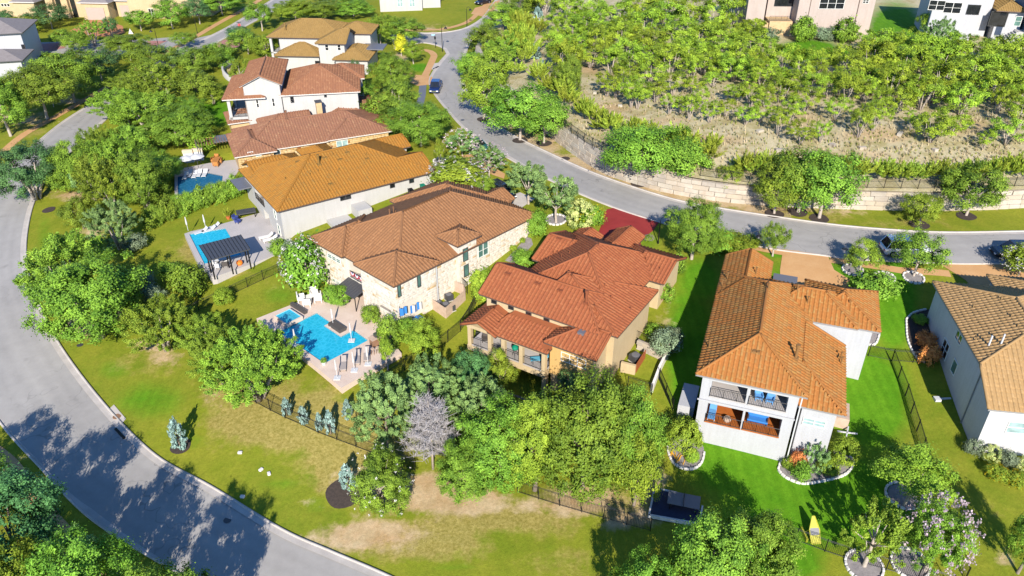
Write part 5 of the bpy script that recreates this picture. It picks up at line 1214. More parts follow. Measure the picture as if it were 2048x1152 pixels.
# ---- the juniper covered hillside
ORD = 'first second third fourth fifth sixth seventh eighth ninth tenth eleventh twelfth thirteenth fourteenth fifteenth sixteenth seventeenth eighteenth nineteenth twentieth'.split()
def nth(i): return ORD[i] if i < 20 else ('twenty' if i < 30 else 'thirty' if i < 40 else 'forty') + ('-' + ORD[(i+1) % 10 - 1] if (i+1) % 10 else '')
gj = 'junipers on the hillside'
jl = 'yellow green juniper among the many covering the hillside above the wall'
spots = [(1213,193,150,46),(1262,215,160,44),(1275,218,170,52),(1232,196,160,40),(1338,230,196,30),(1360,228,198,28),(1378,240,196,34),(1418,245,210,36),(1385,190,160,40),(1425,175,150,40),(1470,205,176,46),(1500,215,170,50),(1345,190,150,50),(1310,205,168,44),(1300,170,120,60),(1405,150,100,60),(1450,150,110,60),(1560,205,160,60),(1520,245,210,40),(1555,270,220,40),(1600,290,248,50),(1640,285,250,30),(1715,275,220,44),(1745,262,210,50),(1790,230,180,60),(1860,285,230,70),(1900,268,220,60),(1690,205,150,60),(1740,190,140,66),(1650,195,150,50),(1840,220,160,70),(1920,230,170,70),(2010,290,240,60),(2035,260,200,60),(1965,300,270,30),(1880,190,120,80),(1950,180,110,80),(2020,180,110,80),(1800,160,90,76),(1740,150,80,76),(1840,130,70,80),(1910,120,70,60),(1990,210,140,80),(1560,150,90,60),(1600,160,105,56),(1640,150,100,56),(1680,150,92,60),(1520,180,130,54),(1480,140,80,60),(1440,110,60,60),(1400,100,45,66),(1350,110,50,66),(1300,120,64,60),(1250,140,80,60),(1220,150,100,50),(1340,150,90,60),(1380,140,84,60),(1290,80,20,66),(1240,100,40,60),(1200,110,55,56),(1180,80,26,60),(1140,90,40,56),(1130,160,80,60),(1115,140,66,56),(1230,60,4,66),(1330,70,6,70),(1380,60,-5,70),(1430,70,0,70),(1280,40,-20,70),(1180,50,-10,64),(1130,50,-10,60),(1460,60,0,60),(1500,110,60,60),(1110,70,30,40),(1530,130,80,56),(1760,230,190,36),(1820,260,230,30),(1610,225,180,50),(1580,245,200,44),(1670,240,200,44),(1250,175,130,50),(1320,40,-20,70),(1060,20,-40,60),(1090,30,-30,60),(1400,215,180,34),(1490,250,220,40),(1530,215,185,36),(1450,235,205,34),(1625,195,150,50),(1700,170,110,60),(1780,200,130,60),(1870,150,90,70),(1930,150,85,70),(2040,140,80,70),(2000,140,70,70),(1660,120,80,50),(1705,130,85,50),(1750,115,60,60),(1770,130,85,60)]
spots = [s for s in spots if not (1555 < s[0] < 1720 and s[1] < 140)]
hz_poly = [(1105,50),(1500,55),(1540,140),(1725,140),(1760,100),(2048,130),(2048,235),(1700,205),(1500,172),(1250,165),(1105,130)]
rj = random.Random(21); extra = []
for _ in range(4000):
    x, y = rj.uniform(1100, 2048), rj.uniform(40, 240)
    if in_poly(np.array(x), np.array(y), hz_poly) and all(math.hypot(x-s[0], (y-s[1])*1.6) > 24 for s in spots + extra): extra.append((round(x, 1), round(y, 1), y - rj.uniform(30, 52), rj.uniform(34, 62)))
    if len(extra) >= 70: break
spots += extra
def region(x, y):
    if y >= 185: return 'in open dry grass, right half' if x > 1600 else 'in open dry grass, left half'
    if x < 1270: return 'near the curving upper fence'
    if x < 1480: return 'in thicket left of the beige house'
    if x < 1760: return 'below the beige house lawn'
    return 'below the white hill house'
reg = {}
for s in sorted(spots): reg.setdefault(region(s[0], s[1]), []).append(s)
for rg, L_ in reg.items():
  for j, (x, y, t_, wp) in enumerate(L_): T('juniper', x, y, t_-10, wp*1.16, ('yellow green juniper %s, %s from the left' % (rg, nth(j)) if len(L_) > 1 else 'yellow green juniper ' + rg), 'juniper', gj, trunk='multi', f=hz, low=.3 if wp < 56 else .2)
T('column',1604,82,30,42,'left columnar evergreen against the beige house',f=hz,trunk='dark',low=.02); T('column',1688,84,32,44,'right columnar evergreen against the beige house',f=hz,trunk='dark',low=.02)
for x, w_, lb in ((1535,46,'silver shrub at the foot of the beige house stair'),(1638,36,'silver shrub between the columnar evergreens, left one'),(1660,30,'silver shrub between the columnar evergreens, right one')): T('sage',x,80,54,w_,lb,'shrub',trunk=None,f=hz,low=0)
for a in [(1870,110,28,70,'elm_big','pale feathery tree before the white house on the hill'),(1850,70,12,40,'lime','bright small tree at the corner of the white hill house'),(1985,130,80,60,'elm','loose tree below the outside stair'),(1770,100,55,80,'elm','feathery tree at the edge of the hill lawn')]: T(a[4],*a[:4],a[5],group='trees by the hilltop houses',trunk='dark',f=hz,low=.05)
T('oak_big',1138,190,102,62,'round dense tree below the upper fence on the hill',f=hz,trunk='dark',low=.03)
for x, y, t_, lb in ((1075,50,15,'pale blue conifer among the brush at the top'),(1070,118,88,'pale blue conifer beside the hill brush'),(1083,140,120,'smallest pale blue conifer beside the hill brush')): T('blue',x,y,t_,28,lb,'conifer','pale blue conifers on the hill',trunk=None,f=hz,low=0)
# dry grass tufts over the wild slope (nobody could count them)
def tufts(n, box, f, m, seed, h_=(.25,.6), poly=None):
    g = np.random.default_rng(seed); x = g.uniform(box[0], box[2], n); y = g.uniform(box[1], box[3], n); V, Rn = [], []
    k = np.array([ath(a_, c_)[:] for a_, c_ in zip(x, y)]) if f is HZ else np.array([at(a_, c_)[:] for a_, c_ in zip(x, y)])
    k = k[in_poly(k[:, 0], k[:, 1], hb)] if f is HZ else k; n = len(k); nb = 7; p = np.repeat(k, nb, 0); an = g.uniform(0, 6.28, len(p)); L = g.uniform(*h_, len(p)); ln = g.uniform(.1, .5, len(p)) * L
    dx, dy = np.cos(an), np.sin(an); base = p + np.stack([dx*.08, dy*.08, np.zeros(len(p))], -1); tip = p + np.stack([dx*ln, dy*ln, L], -1); w_ = np.stack([-dy, dx, np.zeros(len(p))], -1)*.05
    V = np.stack([base-w_, base+w_, tip], 1).reshape(-1, 3); return np_mesh('dry_grass', V, np.arange(len(V)).reshape(-1, 3), m, {'rnd': np.repeat(np.repeat(g.random(n), nb), 3)})
LM['straw'] = leaf_mat('straw', (.22,.18,.09), (.34,.29,.18), .3); LM['weed'] = leaf_mat('weed', (.08,.10,.02), (.18,.2,.05), .3)
tag(link('dry_grass', tufts(2600, (1120,180,2048,345), HZ, LM['straw'], 3)), kind='stuff'); tag(link('low_weeds', tufts(1500, (1100,120,2048,340), HZ, LM['weed'], 4, (.2,.45))), kind='stuff')
for i_, (x, y) in enumerate([(1240,212),(1300,246),(1345,262),(1430,266),(1520,262),(1590,262),(1665,290),(1725,296),(1800,268),(1870,300),(1935,252),(1990,262),(1190,186),(1480,232),(1560,300)]):
    o_ = link('limestone_rock', BLK[i_ % 8], None, ath(x, y, .1), i_*.9, (.7+.3*(i_ % 3), .6, .45)); tag(o_, 'pale limestone rock in the dry grass of the hillside, %s from the left' % nth(sorted([1240,1300,1345,1430,1520,1590,1665,1725,1800,1870,1935,1990,1190,1480,1560]).index(x)), 'rock', 'rocks on the hillside')
# ---- tall broom-like brush on top of the wall, along the fence
gr_ = 'clumps of tall yellow green brush above the wall'
bl_ = 'clump of tall yellow green brush in the band along the wall top fence'
s_ = 0
for bi_, (pts, n, sp) in enumerate((([(1075,165),(1120,205),(1170,245),(1240,270),(1330,300),(1430,318)],34,16),([(1460,345),(1560,354),(1700,357),(1800,360),(1900,360),(2060,356)],48,10),([(1030,150),(1040,110),(1010,90),(1050,60),(1070,100)],22,26))):
    q = np.array(pts, float); ss = np.concatenate([[0], np.cumsum(np.linalg.norm(np.diff(q, axis=0), axis=1))])
    for i in range(n):
        m_ = (i + random.random())/n*ss[-1]; x = np.interp(m_, ss, q[:, 0]) + random.uniform(-sp, sp); y = np.interp(m_, ss, q[:, 1]) + random.uniform(-sp*.6, sp*.6)
        T('grassy', x, y, y - random.uniform(24, 38), random.uniform(26, 44), 'tall yellow green brush clump %s, %s along the band' % (('above the exposed wall end', 'along the right wall top fence', 'beside the street bend')[bi_], nth(i)), 'brush', gr_, trunk=None, f=hz, low=0)
# ------------------------------------------------------------------ pools
def water_mat(name, tint, body=.6):
    """pool water: lit scattering body over a see-through tint, rippled mirror on top"""
    b = NB(name); t = b.t; tr = b.n('ShaderNodeBsdfTransparent'); tr.inputs[0].default_value = (*[x**.5 for x in tint], 1)
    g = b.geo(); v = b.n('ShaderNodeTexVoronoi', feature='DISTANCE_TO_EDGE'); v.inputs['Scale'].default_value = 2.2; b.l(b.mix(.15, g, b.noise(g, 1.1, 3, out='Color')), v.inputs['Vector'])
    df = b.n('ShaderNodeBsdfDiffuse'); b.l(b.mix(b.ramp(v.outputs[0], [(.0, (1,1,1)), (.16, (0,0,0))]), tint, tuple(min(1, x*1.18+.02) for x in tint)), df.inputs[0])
    gl_ = b.n('ShaderNodeBsdfGlossy'); gl_.inputs['Roughness'].default_value = .06
    bp = b.n('ShaderNodeBump'); bp.inputs['Strength'].default_value = .2; bp.inputs['Distance'].default_value = .1; b.l(b.noise(g, 2.2, 4), bp.inputs['Height']); b.l(bp.outputs[0], gl_.inputs['Normal'])
    m1 = b.n('ShaderNodeMixShader'); m1.inputs[0].default_value = body; b.l(tr.outputs[0], m1.inputs[1]); b.l(df.outputs[0], m1.inputs[2])
    mx = b.n('ShaderNodeMixShader'); mx.inputs[0].default_value = .04; b.l(m1.outputs[0], mx.inputs[1]); b.l(gl_.outputs[0], mx.inputs[2])
    b.l(mx.outputs[0], t.nodes['Material Output'].inputs['Surface']); return b.m
def plaster_mat(name, c, c2):
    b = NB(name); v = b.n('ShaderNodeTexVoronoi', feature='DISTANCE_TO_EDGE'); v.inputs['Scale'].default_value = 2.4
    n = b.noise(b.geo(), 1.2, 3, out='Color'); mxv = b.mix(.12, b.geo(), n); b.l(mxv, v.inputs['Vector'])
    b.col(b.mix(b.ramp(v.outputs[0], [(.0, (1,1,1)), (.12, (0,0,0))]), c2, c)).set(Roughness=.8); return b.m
MT['water'] = water_mat('pool_water', (.02, .42, .60), .8); MT['water_d'] = water_mat('deep_blue_pool_water', (.02, .16, .30)); MT['water_g'] = water_mat('clear_shallow_water', (.05, .42, .58), .7)
MT['plaster'] = plaster_mat('pool_plaster', (.30, .78, .86), (.24, .70, .82)); MT['plaster_d'] = plaster_mat('grey_pool_plaster', (.22, .34, .38), (.17, .29, .34))
def Pz(L, z): return [tuple(P(x, y, z)[:2]) for x, y in L]
def ccw(q):
    a = sum(q[i][0]*q[(i+1) % len(q)][1] - q[(i+1) % len(q)][0]*q[i][1] for i in range(len(q))); return q if a > 0 else q[::-1]
def pool(name, poly, z, depth, water, plaster, label, wz=-.12, shelf=None, cat='pool'):
    poly = ccw(poly); root = empty(name, (poly[0][0], poly[0][1], z), 0, label, cat); o = Vector(root.location)
    mb = MB(); n = len(poly)
    for i in range(n):
        a, c = poly[i], poly[(i+1) % n]; mb.poly([(a[0]-o.x, a[1]-o.y, 0), (c[0]-o.x, c[1]-o.y, 0), (c[0]-o.x, c[1]-o.y, -depth), (a[0]-o.x, a[1]-o.y, -depth)])
    mb.obj('basin_wall', MT[plaster], root)
    f = drape('basin_floor', [(p[0]-o.x, p[1]-o.y) for p in poly], MT[plaster], flat=-depth, cell=50, parent=root)
    f = drape('water', [(p[0]-o.x, p[1]-o.y) for p in poly], MT[water], flat=wz, cell=50, parent=root)
    if shelf:
        for i, (sp, sz) in enumerate(shelf):
            sp = [(p[0]-o.x, p[1]-o.y) for p in ccw(sp)]; drape('tanning_shelf', sp, MT[plaster], flat=sz, cell=50, parent=root, skirt=depth+sz)
    # coping lip
    return root
def deck_with_hole(name, outer, holes, z, m, thick=.9):
    """flat slab with openings: bridge-free triangulation through bmesh"""
    bm = bmesh.new(); es = []
    for loop in [outer] + holes:
        vs = [bm.verts.new((p[0], p[1], z)) for p in loop]; es += [bm.edges.new((vs[i], vs[(i+1) % len(vs)])) for i in range(len(vs))]
    bmesh.ops.triangle_fill(bm, use_beauty=True, use_dissolve=False, edges=es)
    for f in list(bm.faces):
        c = f.calc_center_median()
        if any(in_poly(np.array(c.x), np.array(c.y), h) for h in holes) or not in_poly(np.array(c.x), np.array(c.y), outer): bm.faces.remove(f)
        elif f.normal.z < 0: f.normal_flip()
    be = [e for e in bm.edges if len(e.link_faces) == 1]
    r_ = bmesh.ops.extrude_edge_only(bm, edges=be)
    for v in [g for g in r_['geom'] if isinstance(g, bmesh.types.BMVert)]: v.co.z -= thick
    me = bpy.data.meshes.new(name); bm.to_mesh(me); bm.free(); me.materials.append(MT[m]); return tag(link(name, me), kind='structure')
def shrink(poly, d_):
    c = np.mean(np.array(poly), axis=0); return [tuple(c + (np.array(p)-c)*(1-d_/np.linalg.norm(np.array(p)-c))) for p in poly]
kp = lambda L: [(480 + x/4.096, 540 + y/4.096) for x, y in L]
ZP4 = -4.05
pool4 = Pz(kp([(313,505),(690,765),(1050,575),(930,490),(825,545),(690,455),(745,430),(628,350)]), ZP4)
spa4 = Pz(kp([(290,375),(405,320),(500,380),(380,440)]), ZP4+.45)
deck4 = Pz([(513,637),(683,776),(803,706),(790,690),(800,665),(782,640),(742,598),(700,560),(668,575),(641,586)], ZP4)
deck_with_hole('pool_deck', ccw(deck4), [ccw(pool4), ccw(spa4)], ZP4, 'deck', 1.6)
HOLES.append((ccw(deck4), ZP4))
pool('swimming_pool', pool4, ZP4, 1.5, 'water', 'plaster', 'large bright blue L shaped swimming pool with pale stone deck', shelf=[(Pz(kp([(815,545),(930,490),(1050,575),(930,635)]), ZP4), -.45)])
spa = pool('spa', spa4, ZP4+.45, .9, 'water_g', 'plaster', 'square raised spa beside the large blue pool', wz=-.06, cat='spa')
lip = MB(); c4 = ccw(spa4); c4o = [tuple(np.array(p)*1.0 + (np.array(p)-np.mean(np.array(c4), 0))*.13) for p in c4]; so_ = Vector(spa.location)
for i in range(4):
    a, c, a2, c2 = c4[i], c4[(i+1) % 4], c4o[i], c4o[(i+1) % 4]; q = lambda p, z: (p[0]-so_.x, p[1]-so_.y, z)
    lip.poly([q(a,.02), q(a2,.02), q(c2,.02), q(c,.02)]); lip.poly([q(a2,.02), q(a2,-.5), q(c2,-.5), q(c2,.02)])
lip.obj('coping', MT['deck'], spa)
b2 = Pz(kp([(425,290),(445,285),(540,360),(520,385)]), ZP4); bx_ = MB(); bx_.box(0, (Vector(b2[2])-Vector(b2[0])).length, -.2, .2, 0, .45); bd = Vector(b2[2])-Vector(b2[0])
tag(bx_.obj('bench', MT['dwicker'], None, (*b2[0], ZP4), math.atan2(bd.y, bd.x)), 'long dark bench on the deck beside the square spa', 'bench')
f2 = Pz(kp([(735,450),(770,435),(860,495),(825,520)]), ZP4); c_ = np.mean(np.array(f2), 0)
tag(MB().box(-1.1, 1.1, -.45, .45, 0, .4).obj('fire_pit', MT['dwicker'], None, (*c_, ZP4), math.atan2(f2[2][1]-f2[1][1], f2[2][0]-f2[1][0])), 'dark rectangular sunken seat in the notch of the blue pool', 'fire pit')
# second pool (white house yard) and third pool (fieldstone house)
k8 = lambda L: [(360 + x/8.23, 420 + y/8.23) for x, y in L]
ZP3 = -3.45
pool3 = Pz(k8([(150,395),(745,300),(1010,735),(400,885)]), ZP3)
deck3 = Pz(k8([(70,390),(180,350),(520,275),(860,180),(1150,90),(1400,20),(1720,420),(1620,600),(1560,745),(1200,880),(600,1090),(520,1100),(410,930),(300,880)]), ZP3)
deck_with_hole('pool_deck', ccw(deck3), [ccw(pool3)], ZP3, 'patio', 1.6); HOLES.append((ccw(deck3), ZP3))
pool('swimming_pool', pool3, ZP3, 1.3, 'water', 'plaster', 'rectangular pool under the dark metal pergola', shelf=[(Pz(k8([(190,440),(745,305),(820,420),(330,540)]), ZP3), -.35)])
k10 = lambda L: [(340 + x/10.47, 290 + y/10.47) for x, y in L]
ZP2 = -2.9
pool2 = Pz(k10([(160,660),(780,575),(1110,640),(1080,815),(750,870),(700,960),(160,1040)]), ZP2)
deck2 = Pz(k10([(95,600),(300,480),(800,380),(1150,330),(1420,300),(1450,520),(1330,700),(1200,830),(740,1010),(100,1110)]), ZP2)
deck_with_hole('pool_deck', ccw(deck2), [ccw(pool2)], ZP2, 'patio', 1.6); HOLES.append((ccw(deck2), ZP2))
pool('swimming_pool', pool2, ZP2, 1.3, 'water_d', 'plaster_d', 'dark blue pool behind the long hedge with loungers in the shallows', shelf=[(Pz(k10([(300,650),(780,580),(760,730),(330,800)]), ZP2), -.3)])

# ------------------------------------------------------------------ furniture
MT['taupe'] = plain('taupe_sling', (.34,.29,.26), .9)
def seat_mesh(m, w_=.65, d_=.65):
    mb = MB().box(-w_/2, w_/2, -d_/2, d_/2, .28, .42).box(-w_/2, w_/2, d_/2-.1, d_/2, .42, .85)
    return mb
def chair(px, py, z, rz, label, m='wicker', group=None, s=1.0):
    t = empty('chair', P(px, py, z), rz, label, 'chair', group)
    MB().box(-.34, .34, -.34, .34, .25, .42).obj('seat', MT[m], t); bk = MB().box(-.34, .34, .26, .36, .4, .85); bk.obj('backrest', MT[m], t)
    for sx in (-1, 1):
        MB().box(sx*.32-.05, sx*.32+.05, -.3, .3, .42, .6).obj('armrest', MT[m], t)
        for sy in (-1, 1): MB().box(sx*.28-.03, sx*.28+.03, sy*.28-.03, sy*.28+.03, 0, .26).obj('leg', MT[m], t)
    t.scale = (s, s, s); return t
def lounger(px, py, z, rz, label, m='fabric_w', fr='wplastic', group=None):
    t = empty('sun_lounger', P(px, py, z), rz, label, 'sun lounger', group)
    MB().box(-.32, .32, -.95, .4, .24, .34).obj('mattress', MT[m], t)
    b_ = MB(); b_.poly([(-.32,.4,.34),(.32,.4,.34),(.32,.95,.75),(-.32,.95,.75)]).poly([(-.32,.4,.24),(-.32,.95,.65),(.32,.95,.65),(.32,.4,.24)]).poly([(-.32,.4,.24),(-.32,.4,.34),(-.32,.95,.75),(-.32,.95,.65)]).poly([(.32,.4,.24),(.32,.95,.65),(.32,.95,.75),(.32,.4,.34)]).poly([(-.32,.95,.65),(-.32,.95,.75),(.32,.95,.75),(.32,.95,.65)]); b_.obj('backrest', MT[m], t)
    for sx in (-1, 1):
        for y in (-.85, .6): MB().box(sx*.3-.03, sx*.3+.03, y-.03, y+.03, 0, .25).obj('leg', MT[fr], t)
    return t
def umbrella_closed(px, py, z, h_, label, group, base=True):
    t = empty('umbrella', P(px, py, z), 0, label, 'umbrella', group)
    MB().tube([(0,0,0),(0,0,h_)], .035, 8).obj('pole', MT['wplastic'], t); MB().lathe([(.04,h_*.40),(.10,h_*.44),(.12,h_*.55),(.085,h_*.78),(.06,h_*.96),(.02,h_)], 10).obj('folded_canopy', MT['fabric_w'], t)
    if base: MB().box(-.35,.35,-.35,.35,0,.07).obj('foot', MT['wplastic'], t)
gu_ = 'closed white umbrellas round the large pool'
q = lambda x, y: (480 + x/4.096, 540 + y/4.096)
for x, y, hh, lb in ((460,625,2.3,'closed white umbrella standing in the deep edge of the large pool'),(765,455,2.3,'closed white umbrella beside the sunken seat'),(915,580,2.4,'closed white umbrella on the shallow shelf of the large pool'),(798,885,2.4,'closed white umbrella nearest the deck corner'),(938,822,2.4,'closed white umbrella between the two loungers'),(1050,770,2.3,'closed white umbrella beside the wooden bar')):
    umbrella_closed(*q(x, y), ZP4, hh, lb, gu_)
gch = 'white wicker chairs grouped at the deck corner'
for x, y, rz, lb in ((505,255,1.9,'white wicker chair nearest the spa'),(555,290,3.2,'white wicker chair nearest the pool in the seating group'),(610,215,.3,'white wicker chair at the back of the seating group'),(640,255,-1.3,'white wicker sofa chair on the house side')): chair(*q(x, y), ZP4, rz, lb, 'wicker', gch, 1.35)
tb = empty('coffee_table', P(*q(572,240), ZP4), .3, 'round brown coffee table amid the white wicker chairs', 'table'); MB().lathe([(.5,.38),(.5,.44)], 18).obj('table_top', MT['wicker'], tb); MB().tube([(0,0,0),(0,0,.38)], .18, 10).obj('pedestal', MT['dwicker'], tb)
for x, y, lb in ((848,790,'dark framed lounger beside the umbrella near the deck corner'),(960,740,'dark framed lounger in the middle of the poolside row'),(1040,715,'dark framed lounger nearest the wooden bar')): lounger(*q(x, y), ZP4, .15, lb, 'taupe', 'black', 'dark framed loungers along the large pool')
br = empty('outdoor_bar', P(*q(1135,600), ZP4), .75, 'brown wooden poolside bar with dark grill', 'bar'); MB().box(-.9,.9,-.35,.35,0,.95).obj('counter', MT['wood'], br); MB().box(-1.0,1.0,-.45,.45,.95,1.02).obj('counter_top', MT['cedar'], br); MB().box(-.4,.4,-.25,.25,1.02,1.4).obj('grill_hood', MT['dark'], br)
gst = 'bar stools at the poolside bar'
for x, y, lb in ((1090,690,'bar stool left at the poolside bar'),(1130,680,'bar stool right at the poolside bar')):
    t = empty('bar_stool', P(*q(x, y), ZP4), 0, lb, 'stool', gst); MB().lathe([(.2,.7),(.2,.76)], 12).obj('seat', MT['cedar'], t)
    for i in range(4): a = i*1.57+.78; MB().tube([(.22*math.cos(a),.22*math.sin(a),0),(.12*math.cos(a),.12*math.sin(a),.7)], .02, 5).obj('leg', MT['wood'], t)
t = empty('flower_pot', P(648,729,ZP4), 0, 'white flower pot at the near corner of the large pool', 'planter'); MB().lathe([(.18,0),(.28,.4),(.26,.4)], 14).obj('pot', MT['wplastic'], t); link('plant', CM['sml_bright'][0], t, (0,0,.55), 0, (.35,.35,.25))
MB_ = MB(); MB_.poly([(-.9,0,0),(.9,.4,0),(.6,.6,1.0),(-.5,.3,.9)]); 
tag(MB().lathe([(.25,0),(.42,.15),(.5,.35),(.3,.6),(.1,.66)], 14).obj('covered_grill', MT['dark'], None, P(*q(1165,520), ZP4)), 'rounded dark covered grill beside the shrubs on the deck', 'grill')
# towels at the stone house opening
for i, (x, y, w_, lb) in enumerate(((790,1040,1.0,'blue towel hanging in the stone house opening'),(890,1010,1.5,'white and blue towels bunched in the stone house opening'),(910,1100,1.3,'bright blue cover lying on the shrub below the opening'))):
    p = Vector(h4.W(*h4.hit(600+x/3.84, 350+y/3.84, 'S', -.25))); o = MB()
    for k in range(6):
        for l in range(4):
            f_ = lambda a, c: (-w_/2 + w_*a/6, .12*math.sin(a*1.7+i), .35 - .25*c + .05*math.sin(a*2+c)) if i < 2 else (-w_/2 + w_*a/6, -.3+.2*c, .15*math.cos(a-3)*.8)
            o.poly([f_(k,l), f_(k+1,l), f_(k+1,l+1), f_(k,l+1)], (k % 2) if i == 1 else 0)
    tag(o.obj('towel', [MT['fabric_b'], MT['fabric_w']], None, p, h4.a), lb, 'towel')
# AC units behind the cedar screen
def ac_unit(p, label, group, s=.4):
    t = empty('air_conditioner', p, .6, label, 'air conditioner', group); MB().box(-s,s,-s,s,.1,.8).obj('casing', MT['dark'], t); MB().lathe([(s*.85,.8),(s*.85,.84),(s*.3,.86)], 16).obj('fan_guard', MT['slate'], t); MB().box(-s-.05,s+.05,-s-.05,s+.05,0,.1).obj('pad', MT['concrete'], t)
ga = 'air conditioners behind the cedar screen'
for x, y, lb in ((1060,1015,'air conditioner nearest the stone wall inside the cedar screen'),(1120,1030,'air conditioner at the front inside the cedar screen'),(1160,1040,'air conditioner at the outer corner inside the cedar screen'),(1145,960,'air conditioner with pale top at the back of the cedar screen')): ac_unit(at(600+x/3.84, 350+y/3.84), lb, ga)
def board_fence(name, pts, h_, label, m='cedar', bw=.3, cat='fence'):
    L = [at(x, y) for x, y in pts]; root = empty(name, L[0], 0, label, cat); o = Vector(root.location)
    for a, c in zip(L[:-1], L[1:]):
        d_ = c - a; n = max(1, int(Vector((d_.x, d_.y)).length/bw)); an = math.atan2(d_.y, d_.x); ln = Vector((d_.x, d_.y)).length/n
        for i in range(n):
            p = a.lerp(c, (i+.5)/n); MBm = BRD.setdefault((m, h_), MB().box(-.5,.5,-.5,.5,0,h_).mesh('board', MT[m]))
            link('board', MBm, root, p - o + Vector((0,0,-.05)), an, (ln*.96, .05, 1+random.uniform(-.01,.01)))
    return root
BRD = {}
board_fence('cedar_screen', [(853,610),(892,637),(931,600),(928,590),(904,580)], 1.5, 'weathered cedar screen round the air conditioners beside the stone house')
ac_unit(at(1270,722), 'large air conditioner behind the red stained screen', None, .5); board_fence('red_screen', [(1271,746),(1290,716)], 1.2, 'red stained wooden screen beside the cream house', 'redwood')
sw = [at(1241,742), at(1270,748)]; t = empty('stone_wall', sw[0], math.atan2(sw[1].y-sw[0].y, sw[1].x-sw[0].x), 'low tan stone wall in front of the cream house air conditioner', 'wall'); MB().box(0,(sw[1]-sw[0]).length,-.15,.15,-.6,1.2).obj('wall', MT['cream'], t)
tw_ = [at(1274,695), at(1332,722)]; t = empty('terrace_wall', tw_[0], math.atan2(tw_[1].y-tw_[0].y, tw_[1].x-tw_[0].x), 'pale stone terrace wall with railing beside the cream house', 'wall'); Lw = (tw_[1]-tw_[0]).length
for i in range(3):
    for j in range(5): link('stone_block', BLK[(i+j) % 8], t, ((j+.5)*Lw/5 + (i % 2)*.1, 0, -.2+i*.5), 0, (Lw/5*.98, .5, .49))
rl = MB(); rl.tube([(0,0,2.1),(Lw*.6,0,2.1)], .03, 5).tube([(0,0,1.2),(Lw*.6,0,1.2)], .03, 5)
for i in range(15): rl.tube([(Lw*.6*i/14,0,1.1),(Lw*.6*i/14,0,2.1)], .015, 4)
rl.obj('railing', MT['black'], t)
ww = [at(1303,785), at(1318,745), at(1336,708)]; t = empty('garden_wall', ww[0], 0, 'slim white garden wall sloping between cream and white houses', 'wall'); m_ = MB()
for a, c in zip(ww[:-1], ww[1:]):
    a, c = a - ww[0], c - ww[0]; n_ = Vector((-(c-a).y, (c-a).x, 0)).normalized()*.12; up = Vector((0,0,.9)); dn = Vector((0,0,-.5))
    m_.poly([a+n_+up, a-n_+up, c-n_+up, c+n_+up]).poly([a-n_+dn, c-n_+dn, c-n_+up, a-n_+up]).poly([a+n_+dn, a+n_+up, c+n_+up, c+n_+dn]).poly([a-n_+dn, a-n_+up, a+n_+up, a+n_+dn])
m_.obj('wall', MT['whitestone'], t)
# pergola over the second pool
R4 = [P(x, y, ZP3+2.9) for x, y in k8([(310,580),(1000,405),(1155,640),(465,830)])]
pg = empty('pergola', (R4[3].x, R4[3].y, ZP3), 0, 'dark grey standing seam pergola over the second pool', 'pergola'); o3 = Vector(pg.location)
V4 = [p - o3 for p in R4]; m_ = MB(); th = Vector((0,0,-.14)); m_.poly(V4[::-1]).poly([v+th for v in V4])
for i in range(4): a, c = V4[i], V4[(i+1) % 4]; m_.poly([a, c, c+th, a+th])
m_.obj('roof_panel', MT['dark'], pg)
for i in range(13):
    a = V4[0].lerp(V4[1], i/12); c = V4[3].lerp(V4[2], i/12); MB().tube([a+Vector((0,0,.02)), c+Vector((0,0,.02))], .035, 4).obj('seam', MT['black'], pg)
for s_, t_ in ((.06,.06),(.06,.5),(.06,.94),(.94,.06),(.94,.94),(.94,.5)):
    p = V4[3].lerp(V4[2], t_).lerp(V4[0].lerp(V4[1], t_), s_*.5 if s_ > .5 else s_); MB().box(p.x-.07,p.x+.07,p.y-.07,p.y+.07,0,2.8).obj('post', MT['black'], pg)
e8 = lambda x, y: (360+x/8.23, 420+y/8.23)
dt = empty('dining_table', P(*e8(680,880), ZP3), .25, 'white dining table under the pergola', 'table'); MB().box(-1.1,1.1,-.5,.5,.70,.76).obj('table_top', MT['wplastic'], dt)
for sx in (-1,1):
    for sy in (-1,1): MB().box(sx*1.0-.05,sx*1.0+.05,sy*.42-.05,sy*.42+.05,0,.7).obj('leg', MT['wplastic'], dt)
for x, y, rz, lb in ((590,900,1.6,'white chair at the left end of the pergola table'),(640,960,3.2,'white chair on the lawn side of the pergola table'),(750,930,3.4,'dark chair on the lawn side of the pergola table'),(780,860,-1.4,'white chair at the right end of the pergola table')): chair(*e8(x, y), ZP3, rz, lb, 'dwicker' if 'dark' in lb else 'wplastic', 'chairs round the pergola table')
tag(MB().lathe([(.28,0),(.42,.25),(.36,.5),(.2,.55)], 14).obj('garden_stool', MT['orange'], None, P(*e8(985,900), ZP3)), 'round orange ceramic stool under the pergola', 'stool')
for x, y, lb in ((350,385,'white lounger on the shallow shelf, nearer the pool wall'),(480,360,'white lounger on the shallow shelf in the middle'),(545,310,'white lounger at the end of the shallow shelf')): lounger(*e8(x, y), ZP3-.3, -.9, lb, 'wplastic', 'wplastic', 'white loungers in the second pool')
for x, y, lb in ((135,340,'closed white umbrella at the corner of the second pool'),(425,300,'closed white umbrella behind the loungers of the second pool')): umbrella_closed(*e8(x, y), ZP3, 2.1, lb, 'closed umbrellas at the second pool', False)
tt = empty('game_table', P(*e8(1100,105), ZP3), .4, 'dark covered games table on the grey terrace', 'table'); MB().box(-1.3,1.3,-.75,.75,.72,.86).obj('table_top', MT['dark'], tt)
for sx in (-1,1):
    for sy in (-1,1): MB().box(sx*1.1-.06,sx*1.1+.06,sy*.6-.06,sy*.6+.06,0,.72).obj('leg', MT['black'], tt)
